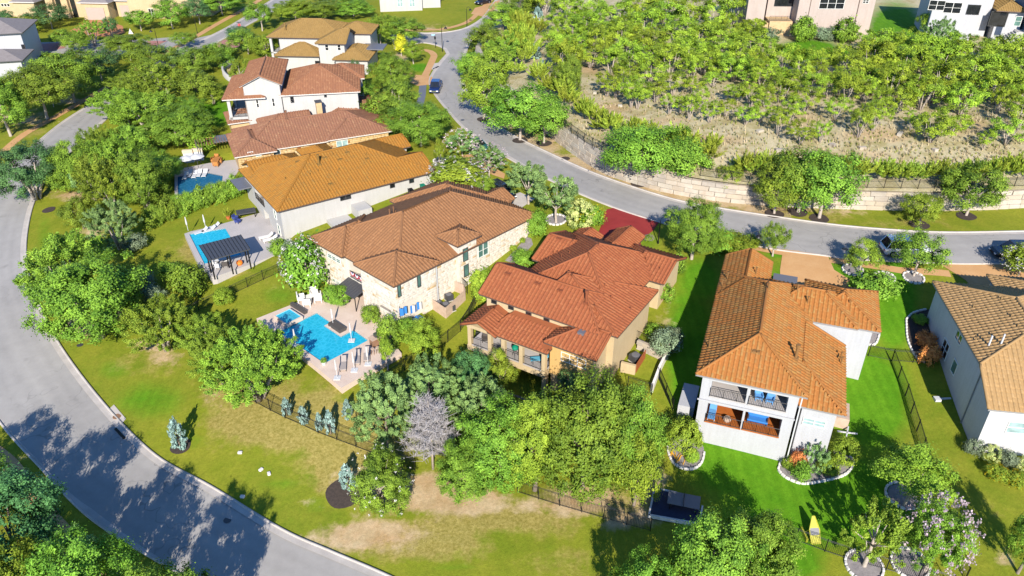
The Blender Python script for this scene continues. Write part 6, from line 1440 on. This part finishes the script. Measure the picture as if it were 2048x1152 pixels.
for x, y, lb in ((915,160,'navy stool beside the games table, nearer the lawn'),(955,215,'navy stool beside the games table, nearer the pool')): chair(*e8(x, y), ZP3, 1.2, lb, 'navyf', 'navy seats by the games table', .9)
for x, y, lb in ((1420,470,'cream lounger against the white house, upper one'),(1490,510,'cream lounger against the white house, lower one')): lounger(*e8(x, y), ZP3, -1.1, lb, 'wicker', 'wicker', 'cream loungers on the grey terrace')
t = empty('potted_plant', at(457,438), 0, 'terracotta pot with dry yellow plant at the edge of the pool lawn', 'planter'); MB().lathe([(.2,0),(.32,.45),(.28,.45)], 12).obj('pot', MT['terracotta'], t); link('plant', CM['grassy'][0], t, (0,0,.5), 0, (.5,.5,.8))
# pool loungers and umbrellas behind the hedge
e10 = lambda x, y: (340+x/10.47, 290+y/10.47)
for x, y, lb in ((335,690,'bluish white lounger in the shaded end of the hedge pool'),(420,650,'white chair between loungers in the hedge pool'),(525,665,'white lounger at the centre of the hedge pool'),(620,640,'white chair near the spa steps of the hedge pool'),(735,640,'white lounger nearest the steps of the hedge pool')): lounger(*e10(x, y), ZP2-.25, .1, lb, 'wplastic', 'wplastic', 'white seats in the hedge pool')
MT['canvas'] = plain('cream_canvas', (.62,.50,.34), .9)
for x, y, lb in ((400,560,'open pale umbrella at the left of the hedge pool'),(610,520,'open pale umbrella at the right of the hedge pool')):
    t = empty('parasol', P(*e10(x, y), ZP2), .2, lb, 'umbrella', 'open umbrellas at the hedge pool'); MB().tube([(0,0,0),(0,0,2.6)], .04, 6).obj('pole', MT['dark'], t); MB().lathe([(1.25,2.2),(.8,2.42),(.02,2.62)], 8).obj('canopy', MT['fabric_w'], t)
for x, y, lb in ((420,300,'left of two tall tan and white tile panels behind the hedge pool'),(620,270,'right of two tall tan and white tile panels behind the hedge pool')):
    t = empty('water_feature', P(*e10(x, y+60), ZP2), .12, lb, 'fountain wall', 'tile panels behind the hedge pool'); MB().box(-.75,.75,-.2,.2,0,1.6).obj('panel', MT['wplastic'], t); MB().box(-.8,.8,-.25,.25,1.6,2.1).obj('cap', MT['canvas'], t)
t = empty('dining_table', P(*e10(985,390), ZP2), .1, 'orange teak dining table on the upper terrace', 'table'); MB().box(-.5,.5,-1.1,1.1,.68,.75).obj('table_top', MT['teak'], t)
for sx in (-1,1):
    for sy in (-1,1): MB().box(sx*.4-.05,sx*.4+.05,sy*.95-.05,sy*.95+.05,0,.68).obj('leg', MT['teak'], t)
for x, y, rz, lb in ((985,450,3.1,'orange teak chair at the near end of the teak table'),(1050,380,-1.5,'orange teak chair on the house side of the teak table'),(925,360,1.5,'orange teak chair on the garden side of the teak table'),(975,300,0,'orange teak chair at the far end of the teak table')): chair(*e10(x, y), ZP2, rz, lb, 'teak', 'teak chairs round the teak table')
# hedge along the second lawn
HL_ = wl([(305,452),(350,432),(400,414),(455,397),(505,378)], .75); hd = empty('hedge', (*HL_[0], gz(*HL_[0])), 0, 'long tall green hedge between two pool yards', 'hedge')
for i, (x, y) in enumerate(HL_): link('foliage', CM['oak' if i % 3 else 'sml'][i % 2], hd, (x-HL_[0][0], y-HL_[0][1], gz(x, y)-gz(*HL_[0])+1.2), i*1.1, (1.45, 1.45, 1.75+.25*(i % 2)))
HL_ = wl([(1945,905),(1985,920),(2050,940)], 1.0); hd = empty('shrub_row', (*HL_[0], gz(*HL_[0])), 0, 'grey green flowering shrub row before the grey house', 'hedge')
for i, (x, y) in enumerate(HL_): link('foliage', CM['varieg'][0] if i % 2 else CM['sage'][0], hd, (x-HL_[0][0], y-HL_[0][1], gz(x, y)-gz(*HL_[0])+.6), i*1.1, (.95, .8, .85))
for x, y, lb in ((1990,955,'yellow flowering low plants at the left of the grey house bed'),(2030,968,'yellow flowering low plants at the right of the grey house bed')): T('sml_lime',x,y,y-22,40,lb,'shrub','yellow flowers before the grey house',trunk=None,blossom='yellow',low=0)

# ------------------------------------------------------------------ fences: posts and rails as parts, the fine pickets joined
def picket_fence(pts, h_, label, f=gz, gap=.13, panel=2.2, m='black', curve=False):
    L = [at(x, y, 0, f) for x, y in pts]; L2 = smooth_line(L, .5) if curve else None
    root = empty('picket_fence', L[0], 0, label, 'fence', 'black metal fences'); o = Vector(root.location)
    if curve: L = [Vector((x, y, f(x, y))) for x, y in L2]
    s_ = [0.0]
    for a, c in zip(L[:-1], L[1:]): s_.append(s_[-1] + Vector((c.x-a.x, c.y-a.y)).length)
    X, Y = [p.x for p in L], [p.y for p in L]; T_ = s_[-1]
    pt = lambda d_: (float(np.interp(d_, s_, X)), float(np.interp(d_, s_, Y)))
    n = max(1, round(T_/panel)); P_ = [Vector((*pt(T_*i/n), 0)) for i in range(n+1)]
    for p in P_: p.z = f(p.x, p.y)
    for p in P_: link('post', POST, root, p - o, 0, (1, 1, h_+.1))
    pk = MB(); a_ = .011
    for a, c in zip(P_[:-1], P_[1:]):
        a, c = a - o, c - o; r_ = MB()
        for hh in (.12, h_-.12, h_): r_.tube([a+Vector((0,0,hh)), c+Vector((0,0,hh))], .022, 4)
        r_.obj('rail', MT[m], root)
        k = int((c-a).length/gap)
        for i in range(1, k):
            p = a.lerp(c, i/k); b0 = len(pk.v)
            pk.v += [(p.x-a_,p.y-a_,p.z+.05),(p.x+a_,p.y-a_,p.z+.05),(p.x,p.y+a_,p.z+.05),(p.x-a_,p.y-a_,p.z+h_),(p.x+a_,p.y-a_,p.z+h_),(p.x,p.y+a_,p.z+h_)]
            pk.f += [[b0,b0+1,b0+4,b0+3],[b0+1,b0+2,b0+5,b0+4],[b0+2,b0,b0+3,b0+5]]; pk.m += [0]*3
    tag(pk.obj('pickets', MT[m], root), kind='stuff'); return root
POST = MB().box(-.035,.035,-.035,.035,-.2,1).mesh('post', MT['black'])
for pts, h_, lb in [
 ([(380,712),(430,752),(500,800),(560,832),(640,868),(757,912),(830,942)], 1.5, 'black metal fence along the pool lawn beside the small blue conifers'),
 ([(715,850),(735,800),(800,747),(880,697),(930,655),(950,612),(962,585)], 1.5, 'black metal fence between the large pool deck and the grove'),
 ([(330,655),(430,606),(520,563),(588,532)], 1.3, 'black metal fence between the two pool lawns'),
 ([(1035,985),(1120,1012),(1200,1035),(1300,1062)], 1.5, 'black metal fence below the grove at the bare soil'),
 ([(1535,1058),(1600,1085),(1690,1118),(1790,1145),(1900,1175)], 1.4, 'black metal fence along the bottom of the bright lawn'),
 ([(1736,712),(1783,722)], 1.4, 'short black fence closing the white house side yard'),
 ([(1783,722),(1810,790),(1832,860),(1850,920),(1880,1010),(1915,1110),(1930,1160)], 1.4, 'black metal fence between bright lawn and grey house'),
 ([(1783,722),(1868,728)], 1.4, 'black fence with gate in front of the grey house shade'),
 ([(1255,775),(1280,782),(1303,790)], 1.4, 'short black fence beside the white garden wall'),
 ([(1318,760),(1345,822)], 1.4, 'black fence panel between cream and white houses'),
 ([(912,565),(935,588)], 1.6, 'black fence panel beside the cedar screen')]:
    picket_fence(pts, h_, lb)
picket_fence([(1118,248),(1175,288),(1240,320),(1330,338)], 1.3, 'black metal fence on top of the limestone wall at the exposed end', hz)
picket_fence([(1400,352),(1500,366),(1600,372),(1720,376),(1850,378),(2060,372)], 1.3, 'black metal fence on top of the limestone wall behind the brush', hz)
picket_fence([(1165,128),(1205,112),(1250,100)], 1.4, 'black metal fence curving across the upper hillside', hz)
# ------------------------------------------------------------------ lawn things
pd = Pz([(1309,976),(1408,998),(1398,1048),(1298,1030)], at(1350,1010).z + .12); c4 = ccw(pd)
MT['navypad'] = mat('navy_pad', (.035,.045,.09), (.025,.03,.06), 2, .8); deck_o = drape('game_pad', c4, MT['navypad'], flat=at(1350,1010).z+.14, cell=50, skirt=.4); tag(deck_o, kind='structure')
cz_ = at(1350,1010).z+.14; rt = empty('pad_border', (c4[0][0], c4[0][1], cz_), 0, 'pale concrete edging round the dark games pad', 'garden border')
for i in range(4):
    a, c = np.array(c4[i]), np.array(c4[(i+1) % 4]); d_ = c-a; L = np.linalg.norm(d_); MB().box(-.06,L+.06,-.08,.08,-.3,.06).obj('edging', MT['whitestone'], rt, (a[0]-c4[0][0], a[1]-c4[0][1], 0), math.atan2(d_[1], d_[0]))
pp = Pz([(1333,1000),(1402,1014)], cz_+.76); t = empty('table_tennis_table', P(1366,1012,cz_), math.atan2(pp[1][1]-pp[0][1], pp[1][0]-pp[0][0]), 'grey table tennis table on the dark games pad', 'table')
for s_ in (-1, 1): MB().box(min(.02*s_,1.37*s_),max(.02*s_,1.37*s_),-.76,.76,.72,.76).obj('table_half', MT['slate'], t)
MB().box(-.015,.015,-.8,.8,.76,.91).obj('net', MT['black'], t)
for sx in (-1,1):
    for sy in (-1,1): MB().box(sx*1.1-.04,sx*1.1+.04,sy*.6-.04,sy*.6+.04,0,.72).obj('leg', MT['black'], t)
g0 = at(1632,1088); t = empty('rebound_goal', g0, .06, 'yellow framed rebound goal with dark panel on the bright lawn', 'goal')
sh_ = [(-.45,0,.05),(.45,0,.05),(.5,.9,1.0),(.12,1.7,2.0),(-.12,1.7,2.0),(-.5,.9,1.0)]
fr = MB()
for a, c in zip(sh_, sh_[1:] + sh_[:1]): fr.tube([a, c], .055, 6)
fr.tube([(-.5,.9,1.0),(-.6,1.5,0)], .04, 6).tube([(.5,.9,1.0),(.6,1.5,0)], .04, 6); fr.obj('frame', MT['yellow'], t)
MB().poly([(-.44,.55,.62),(.44,.55,.62),(.46,1.0,1.12),(-.46,1.0,1.12)]).poly([(-.44,.58,.58),(-.46,1.03,1.08),(.46,1.03,1.08),(.44,.58,.58)]).obj('panel', MT['slate'], t)
MB().poly([(.46,1.0,1.12),(.12,1.66,1.95),(-.12,1.66,1.95),(-.46,1.0,1.12)]).poly([(-.44,.04,.06),(.44,.04,.06),(.44,.55,.62),(-.44,.55,.62)]).obj('net', MT['yellow'], t)
MB().box(-.95,-.8,.2,1.7,.05,.55).obj('side_board', MT['yellow'], t); t.scale = (.85,.85,.85)
hose = MB(); rr = random.Random(3); pts_ = [at(1338+6*math.sin(i*.9)*rr.uniform(.5,1.6)+i*1.1, 905+10*math.cos(i*1.3)+i*.6, .1) for i in range(26)]; o_ = pts_[0]
hose.tube([p-o_ for p in pts_], .035, 5); tag(hose.obj('garden_hose', plain('yellow_hose', (.75,.40,.03), .5), None, o_, smooth=True), 'yellow garden hose tangled in the gravel bed', 'hose')
def bed(name, px, label, m='gravel', stones=None):
    L = straight(px); sm = smooth_line([*L, L[0]], .45); tag(drape(name, list(map(tuple, sm)), MT[m], .05, 1.5), kind='structure')
    root = empty('border_stones', at(*px[0]), 0, label, 'garden border'); o = Vector(root.location)
    for i in range(len(sm)-1):
        x, y = (sm[i]+sm[i+1])/2; d_ = sm[i+1]-sm[i]
        if stones and not stones(*[v for v in pix(np.array(x), np.array(y), np.array(gz(x, y)))]): continue
        link('stone', STONE, root, (x-o.x, y-o.y, gz(x, y)-o.z+.07), math.atan2(d_[1], d_[0]), (.43, .2, .26))
bed('gravel_bed', [(1336,880),(1336,905),(1350,930),(1380,940),(1402,928),(1408,900),(1395,880),(1360,865)], 'white stone edging round the gravel bed left of the white house', stones=lambda x, y: x < 1400 or y > 905)
bed('gravel_bed', [(1556,940),(1570,955),(1605,968),(1650,962),(1690,950),(1706,930),(1700,915),(1660,900),(1600,905),(1565,920)], 'white stone edging round the planted bed right of the white house', stones=lambda x, y: y > 915)
bed('gravel_bed', [(1735,690),(1750,690),(1758,672),(1756,660),(1742,656)], 'white stone edging beside the white house side yard')
bed('dark_bed', [(1812,640),(1830,625),(1870,625),(1866,700),(1850,725),(1830,712),(1815,680)], 'white stone edging round the shaded bed at the grey house', 'mulch', lambda x, y: x < 1850)
pad('gravel_bed', [(1060,468),(1066,490),(1030,528),(1010,522)], 'gravel', .05)
for x, y, r_, lb in ((1806,992,1.3,'white stone ring round the spreading young tree'),(1728,1132,1.3,'white stone ring round the willow leafed tree'),(1820,1128,1.3,'white stone ring below the lilac crape myrtle'),(1112,440,1.2,'white stone ring round the right elm'),(1827,556,1.0,'white stone ring round the tree before the white car'),(1705,540,1.0,'white stone ring round the young tree'),(1769,556,1.0,'white stone ring left empty on the shaded lawn'),(880,322,.9,'white stone ring round the slim young tree'),(882,345,.8,'small white stone ring on the front lawn')): ring(x, y, r_, 'gravel', lb, True)
for x, y, t_, wp, k, lb in [(1364,902,846,60,'round','large clipped yellow green shrub at the white house corner'),(1368,858,832,32,'sml_bright','small shrub behind the clipped shrub'),(1383,922,900,24,'round','small round shrub in the gravel bed'),(1592,935,902,30,'rust','rusty orange shrub in the planted bed'),(1625,945,890,48,'elm','airy green shrub in the planted bed'),(1600,955,925,40,'sml_bright','leafy shrub at the front of the planted bed'),(1575,935,915,24,'sml','dark shrub at the house corner of the planted bed'),(1683,922,880,48,'round','yellow green shrub at the right of the white house'),(1655,945,920,40,'sml_lime','low bright plant in the planted bed'),(1850,690,665,34,'rust','brown shrub in the shaded bed, upper one'),(1855,725,690,36,'rust','brown shrub in the shaded bed by the gate'),(1840,645,630,30,'sml','dark shrub at the end of the shaded bed'),(1062,476,466,12,'sml_lime','small grass tuft by the stone house wall, far one'),(1045,486,476,12,'sml_lime','small grass tuft by the stone house wall, middle one'),(1027,502,490,14,'sml_lime','small grass tuft by the stone house wall, near one')]:
    T(k, x, y, t_, wp, lb, 'shrub', trunk=None, low=0)
p = at(1692,873); t = empty('drying_rack', p, .5, 'white crossed drying rack on the bright lawn', 'drying rack')
for a in (.6, -.7): MB().box(-.9,.9,-.06,.06,.45,.55).obj('arm', MT['wplastic'], t, rz=a)
MB().tube([(0,0,0),(0,0,.5)], .05, 6).obj('pole', MT['wplastic'], t)
p = at(1875,800); t = empty('downspout_splash', p, 0, 'white downspout drain pipe lying on the lawn by the grey house', 'pipe'); MB().tube([(0,0,.12),(1.3,.1,.12)], .11, 8).obj('pipe', MT['wplastic'], t); MB().box(-.35,.25,-.3,.3,0,.25).obj('drain_box', MT['wplastic'], t)
p = at(1735,560); t = empty('boulder_feature', p, 0, 'pale boulder fountain beside the sprawling shrub', 'fountain'); MB().lathe([(.8,0),(.75,.3),(.45,.45),(.3,.42)], 12).obj('basin', MT['whitestone'], t); MB().box(.3,1.5,-.5,.4,0,.5).obj('slab', MT['cedar'], t)
for i, (x, y, lb) in enumerate(((480,905,'white stone lying on the open lawn, nearest the lone conifer'),(522,939,'white stone on the open lawn, second from the lone conifer'),(538,947,'white stone on the open lawn, nearest the bare soil'),(485,993,'white stone on the open lawn near the street kerb'),(88,661,'white stone on the verge by the lower street'))):
    link_ = link('stone', STONE, None, at(x, y, .08), i, (.42,.3,.22)); tag(link_, lb, 'stone', 'white stones on the open lawn')
tag(MB().lathe([(.42,0),(.42,.03),(.1,.035)], 18).obj('manhole_cover', MT['wood'], None, at(234,833,.07)), 'rust brown drain cover on the concrete kerb pad', 'drain cover')
tag(MB().lathe([(.7,0),(.7,.04),(.1,.045)], 18).obj('manhole_cover', MT['mulch'], None, at(1131,317,.03)), 'dark round cover in the bare verge by the limestone wall', 'drain cover')
t = empty('wheelie_bin', at(846,383), .5, 'green wheelie bin beside the long white house', 'bin'); MB().box(-.3,.3,-.35,.35,.08,1.0).obj('body', MT['green_p'], t); MB().box(-.33,.33,-.4,.4,1.0,1.06).obj('lid', MT['green_p'], t)
t = empty('wheelie_bin', at(822,392), .5, 'black wheelie bin beside the long white house', 'bin'); MB().box(-.3,.3,-.35,.35,.08,1.0).obj('body', MT['black'], t); MB().box(-.33,.33,-.4,.4,1.0,1.06).obj('lid', MT['black'], t)
# white curved garden wall left of the gabled house
cw = wl([(470,128),(452,136),(447,148),(456,160),(472,168)], .8); sweep_ = sweep('curved_wall', cw, [(-.2,-.3),(-.2,1.2),(.2,1.2),(.2,-.3)], MT['white']); tag(sweep_, 'curved white garden wall beside the gabled house', 'wall')
# brown pergola next to the fieldstone house
t = empty('trellis', at(438,310), .42, 'dark brown slatted pergola beside the fieldstone house', 'pergola')
for i in range(14): MB().box(-3.2+i*.45,-3.12+i*.45,-1.6,1.6,2.5,2.62).obj('slat', MT['wood'], t)
for sx in (-3.0, 2.6):
    for sy in (-1.5, 1.5): MB().box(sx-.07,sx+.07,sy-.07,sy+.07,-.3,2.5).obj('post', MT['dark'], t)

# ------------------------------------------------------------------ street furniture
def lamp(px, py, h_, label, rz=0.0):
    t = empty('street_lamp', at(px, py), rz, label, 'street lamp', 'black street lamps'); MB().tube([(0,0,0),(0,0,.5),(0,0,h_)], [.13,.07,.055], 8).obj('post', MT['black'], t)
    MB().tube([(0,0,h_),(.1,0,h_+.35),(.45,0,h_+.55),(.8,0,h_+.4),(.9,0,h_+.1)], .035, 6).obj('arm', MT['black'], t); MB().lathe([(.38,h_-.28),(.3,h_-.12),(.1,h_+.05),(.04,h_+.12)], 12, (.9,0,0)).obj('lamp_shade', MT['black'], t)
lamp(885,103,5.2,'tall black street lamp at the junction kerb'); lamp(934,54,4.2,'black street lamp across the junction'); lamp(395,67,4.5,'black street lamp on the path by the top houses'); lamp(318,97,4.0,'black street lamp beside the red paving',math.pi)
lamp(1316,487,3.2,'short black lamp on the lawn by the red drive'); lamp(1496,508,2.6,'slim black lamp before the white house entry')
def sign(px, py, kind, label, group=None):
    t = empty('street_sign', at(px, py), .1, label, 'sign', group); MB().tube([(0,0,0),(0,0,2.9)], .05, 6).obj('post', MT['black'], t)
    if kind == 'stop':
        o = MB(); o.tube([(0,-.03,2.3),(0,.03,2.3)], .38, 8); b_ = o.obj('stop_plate', MT['red'], t)
        tx = bpy.data.curves.new('lettering', 'FONT'); tx.body = 'STOP'; tx.size = .26; tx.align_x = 'CENTER'; tx.align_y = 'CENTER'; tx.materials.append(MT['wplastic']); q0 = bpy.data.objects.new('tmp', tx); COL.objects.link(q0); bpy.context.view_layer.update(); me_ = bpy.data.meshes.new_from_object(q0.evaluated_get(bpy.context.evaluated_depsgraph_get())); bpy.data.objects.remove(q0); me_.materials.clear(); me_.materials.append(MT['wplastic']); q_ = link('lettering', me_, t); tag(q_, kind='stuff'); q_.location = (0,-.035,2.3); q_.rotation_euler = (math.pi/2,0,0)
        MB().box(-.5,.5,-.02,.02,2.85,3.05).obj('name_plate', MT['dark'], t)
    else: MB().box(-.75,.05,-.02,.02,2.75,3.0).obj('name_plate', MT['lsign'], t); MB().box(-.2,.2,-.06,.06,1.9,2.5).obj('plate', MT['black'], t)
sign(482,70,'stop','red stop sign at the red paved junction'); sign(871,96,'name','pale blue street name sign at the junction kerb')
t = empty('mailbox', at(262,68), 0, 'white pointed yard sign by the far footpath', 'sign'); MB().poly([(-.6,0,0),(.6,0,0),(0,0,1.3)]).poly([(-.6,.05,0),(0,.05,1.3),(.6,.05,0)]).poly([(-.6,0,0),(0,0,1.3),(0,.05,1.3),(-.6,.05,0)]).poly([(.6,0,0),(.6,.05,0),(0,.05,1.3),(0,0,1.3)]).obj('board', MT['wplastic'], t)

# ------------------------------------------------------------------ vehicles
def car_paint(name, c): 
    b = NB(name); b.col(c).set(Roughness=.25, Metallic=.1); b.b.inputs['Coat Weight'].default_value = .6; return b.m
MT['tyre'] = plain('tyre', (.015,.015,.015), .9); MT['rim'] = plain('rim', (.4,.4,.42), .3, .8); MT['lamp_r'] = plain('tail_lamp', (.4,.01,.01), .3); MT['lamp_w'] = plain('head_lamp', (.75,.75,.75), .2); MT['chrome'] = plain('chrome', (.6,.6,.62), .2, .9)
def car(px, py, rz, paint, label, kind='suv', f=gz, s=1.0):
    t = empty('parked_car' if kind != 'pickup' else 'pickup_truck', at(px, py), rz, label, 'car' if kind != 'pickup' else 'truck', 'parked cars')
    L, W_, H = {'suv': (4.9,1.95,1.8), 'sedan': (4.7,1.85,1.45), 'pickup': (5.8,2.0,1.9)}[kind]
    # stations along the length: (x, half-width, z bottom, z belt)
    def loft(rows, name, m):
        mb = MB(); n = len(rows[0])
        for r_ in rows: mb.v += r_
        for i in range(len(rows)-1):
            for k in range(n): mb.f.append([i*n+k, i*n+(k+1) % n, (i+1)*n+(k+1) % n, (i+1)*n+k]); mb.m.append(0)
        mb.f.append(list(range(n))[::-1]); mb.m.append(0); mb.f.append([(len(rows)-1)*n+k for k in range(n)]); mb.m.append(0)
        return mb.obj(name, m, t)
    hw = W_/2; belt = H*.56
    def sec(x, w_, zb, zt): return [(x,-w_*.94,zb),(x,-w_,zb+.25),(x,-w_,zt-.12),(x,-w_*.9,zt),(x,w_*.9,zt),(x,w_,zt-.12),(x,w_,zb+.25),(x,w_*.94,zb)]
    a = L/2
    loft([sec(-a,hw*.86,.42,belt*.86), sec(-a+.2,hw*.97,.3,belt*.97), sec(-a+1.2,hw,.28,belt), sec(0,hw,.28,belt), sec(a-1.5,hw,.28,belt*.98), sec(a-.35,hw*.95,.3,belt*.88), sec(a,hw*.82,.42,belt*.74)], 'body', paint)
    def cab(x0, x1, x2, x3):
        g = MB(); z0, z1 = belt-.02, H; w0, w1 = hw*.9, hw*.74
        q_ = [(x0,-w0,z0),(x1,-w1,z1),(x2,-w1,z1),(x3,-w0,z0),(x0,w0,z0),(x1,w1,z1),(x2,w1,z1),(x3,w0,z0)]
        g.v += q_; g.f += [[0,1,2,3],[7,6,5,4],[0,4,5,1],[2,6,7,3]]; g.m += [0]*4; g.obj('glasshouse', MT['glass_d'], t)
        r_ = MB(); r_.box(x1-.06,x2+.06,-w1-.03,w1+.03,z1-.03,z1+.05); r_.obj('roof', paint, t)
        pl = MB()
        for xa, xb in ((x0,x1),(x3,x2),((x0+x3)/2,(x1+x2)/2)):
            for s_ in (-1, 1): pl.tube([(xa,s_*w0,z0),(xb,s_*w1,z1)], .05, 4)
        pl.obj('pillars', paint, t)
    if kind == 'suv': cab(-a+.15,-a+.6,a-2.1,a-1.3)
    elif kind == 'sedan': cab(-a+.5,-a+1.35,a-2.15,a-1.25)
    else:
        cab(-.9,-.75,.95,1.6); bed_ = MB().box(-a+.15,-.95,-hw*.82,hw*.82,belt-.0,belt+.03); bed_.obj('bed_cover', MT['black'], t)
    for sx in (-1, 1):
        for sy in (-1, 1):
            w_ = MB(); w_.tube([(sx*(a-.95),sy*(hw-.22),.36),(sx*(a-.95),sy*(hw+.01),.36)], .36, 14); wo = w_.obj('wheel', MT['tyre'], t); MB().tube([(sx*(a-.95),sy*(hw+.0),.36),(sx*(a-.95),sy*(hw+.03),.36)], .22, 12).obj('rim', MT['rim'], wo)
    for sy in (-1, 1):
        MB().box(a-.12,a+.01,sy*hw*.6-.2,sy*hw*.6+.2,belt*.58,belt*.74).obj('headlight', MT['lamp_w'], t); MB().box(-a-.01,-a+.12,sy*hw*.7-.12,sy*hw*.7+.12,belt*.62,belt*.86).obj('tail_light', MT['lamp_r'], t)
        MB().box(a-2.0,a-1.8,sy*(hw+.02)-.1,sy*(hw+.02)+.1,belt,belt+.16).obj('mirror', paint, t)
    MB().box(a-.06,a+.02,-hw*.45,hw*.45,.5,belt*.7).obj('grille', MT['chrome'] if kind == 'pickup' else MT['black'], t)
    MB().box(-a-.03,-a+.1,-hw*.8,hw*.8,.35,.55).obj('bumper', MT['dark'], t)
    t.scale = (s, s, s)
    return t
pn = car_paint('navy_paint', (.012,.03,.12)); pw = car_paint('white_paint', (.72,.74,.78)); pk_ = car_paint('black_paint', (.012,.013,.018)); pt_ = car_paint('teal_paint', (.01,.09,.11))
car(872,180,-math.pi/2-.05,pn,'navy pickup parked on the street facing the viewer','pickup'); car(1806,506,-.03,pw,'white car parked behind the leafy street tree','suv',s=1.12)
car(2022,512,math.pi-.02,pk_,'black car parked at the right edge of the street','suv'); car(955,296,-.75,pt_,'dark teal car showing between the two crape myrtles','sedan'); car(1003,392,-.9,pk_,'dark car parked on the pale drive beside the elms','suv'); car(966,8,-2.3,pk_,'black car parked at the top edge behind trees','suv')
tag(MB().box(-.2,.2,-.3,.3,0,.55).obj('cool_box', MT['red'], None, at(1753,517,.04)), 'red cool box standing on the kerb behind the white car', 'box')

# ------------------------------------------------------------------ balcony furniture
def hp_(h, u, v, z): return h.W(u, v, z)
def put_chair(h, u, v, z, rz, label, m, group=None, s=1.0):
    t = chair(1024, 576, 0, 0, label, m, group, s); t.location = h.W(u, v, z); t.rotation_euler = (0, 0, h.a + rz); return t
(ul, ulb), (ur, urb), (ll, llb), (lr, lrb) = b6
fz = lambda q: min(q[0][2], q[1][2]) + .04
MT['stripe'] = plain('blue_striped_fabric', (.10,.28,.55), .9)
x0, x1 = sorted((ur[0], urb[0])); zf = fz((ur, urb))
put_chair(h6, x0+.8, 1.5, zf, .2, 'blue striped chair on the upper right balcony, nearer the pillar', 'stripe', 'blue chairs on the upper balcony'); put_chair(h6, x0+1.8, 1.4, zf, -.1, 'blue striped chair on the upper right balcony, nearer the corner', 'stripe', 'blue chairs on the upper balcony')
t = empty('balcony_table', h6.W(x0+1.3, 2.3, zf), h6.a, 'white topped table on the upper right balcony', 'table'); MB().box(-.9,.9,-.4,.4,.70,.76).obj('table_top', MT['wplastic'], t)
for sx in (-1,1): MB().box(sx*.7-.05,sx*.7+.05,-.3,.3,0,.7).obj('leg', MT['dark'], t)
x0, x1 = sorted((ll[0], llb[0])); zf = fz((ll, llb))
t = lounger(1024, 576, 0, 0, 'blue striped lounger on the lower left balcony', 'stripe', 'wplastic'); t.location = h6.W(x0+.5, 1.6, zf); t.rotation_euler = (0,0,h6.a)
tag(MB().lathe([(.3,0),(.38,.2),(.3,.4),(.1,.44)], 12).obj('pouf', MT['cedar'], None, h6.W(x0+1.9, 1.2, zf)), 'tan round pouf on the lower left balcony', 'stool')
x0, x1 = sorted((lr[0], lrb[0])); zf = fz((lr, lrb))
t = empty('sofa', h6.W(x0+1.2, 1.9, zf), h6.a, 'bright blue sofa on the lower right balcony', 'sofa'); MB().box(-.9,.9,-.35,.35,.2,.45).obj('seat', MT['fabric_b'], t); MB().box(-.9,.9,.25,.4,.45,.85).obj('backrest', MT['fabric_b'], t)
for sx in (-1,1): MB().box(sx*.85-.05,sx*.85+.05,-.3,.3,0,.6).obj('armrest', MT['dark'], t)
put_chair(h5, 1.7, -1.4, -2.7, .5, 'dark rocking chair on the left bay of the cream house balcony', 'dwicker', None, 1.1)
t = empty('grill', h5.W(5.6, -1.7, -2.7), h5.a, 'green kettle grill on the middle bay of the balcony', 'grill'); MB().lathe([(.12,.55),(.33,.72),(.36,.85),(.3,1.05),(.08,1.18)], 14).obj('kettle', MT['green_p'], t)
for i in range(3): MB().tube([(.3*math.cos(i*2.1),.3*math.sin(i*2.1),0),(.15*math.cos(i*2.1),.15*math.sin(i*2.1),.7)], .02, 5).obj('leg', MT['black'], t)
MT['tealf'] = plain('teal_sling', (.10,.36,.50), .8)
t = lounger(1024, 576, 0, 0, 'teal lounger on the right bay of the cream house balcony', 'tealf', 'dark'); t.location = h5.W(8.3, -1.3, -2.7); t.rotation_euler = (0,0,h5.a-.9)
# covers and inlets in the road
for x, y, lb in ((160,690,'round iron cover in the left street near the giant oak'),(455,1040,'round iron cover in the lower street near the bend shadows'),(1340,425,'round iron cover in the upper street by the red drive'),(925,240,'round iron cover in the upper street bend'),(1690,498,'round iron cover in the upper street before the tan drive')):
    tag(MB().lathe([(.36,0),(.36,.012),(.05,.014)], 18).obj('manhole_cover', MT['dark'], None, at(x, y, .034)), lb, 'manhole cover', 'iron covers in the streets')
for x, y, lb in ((240,868,'dark storm drain slot in the kerb beside the concrete pad'),(872,136,'dark storm drain slot in the kerb near the pickup')):
    tag(MB().box(-1.0,1.0,-.12,.12,-.05,.16).obj('storm_inlet', MT['black'], None, at(x, y, .02), -.75 if x < 500 else 1.1), lb, 'storm drain', 'storm drain slots')
build_ground()
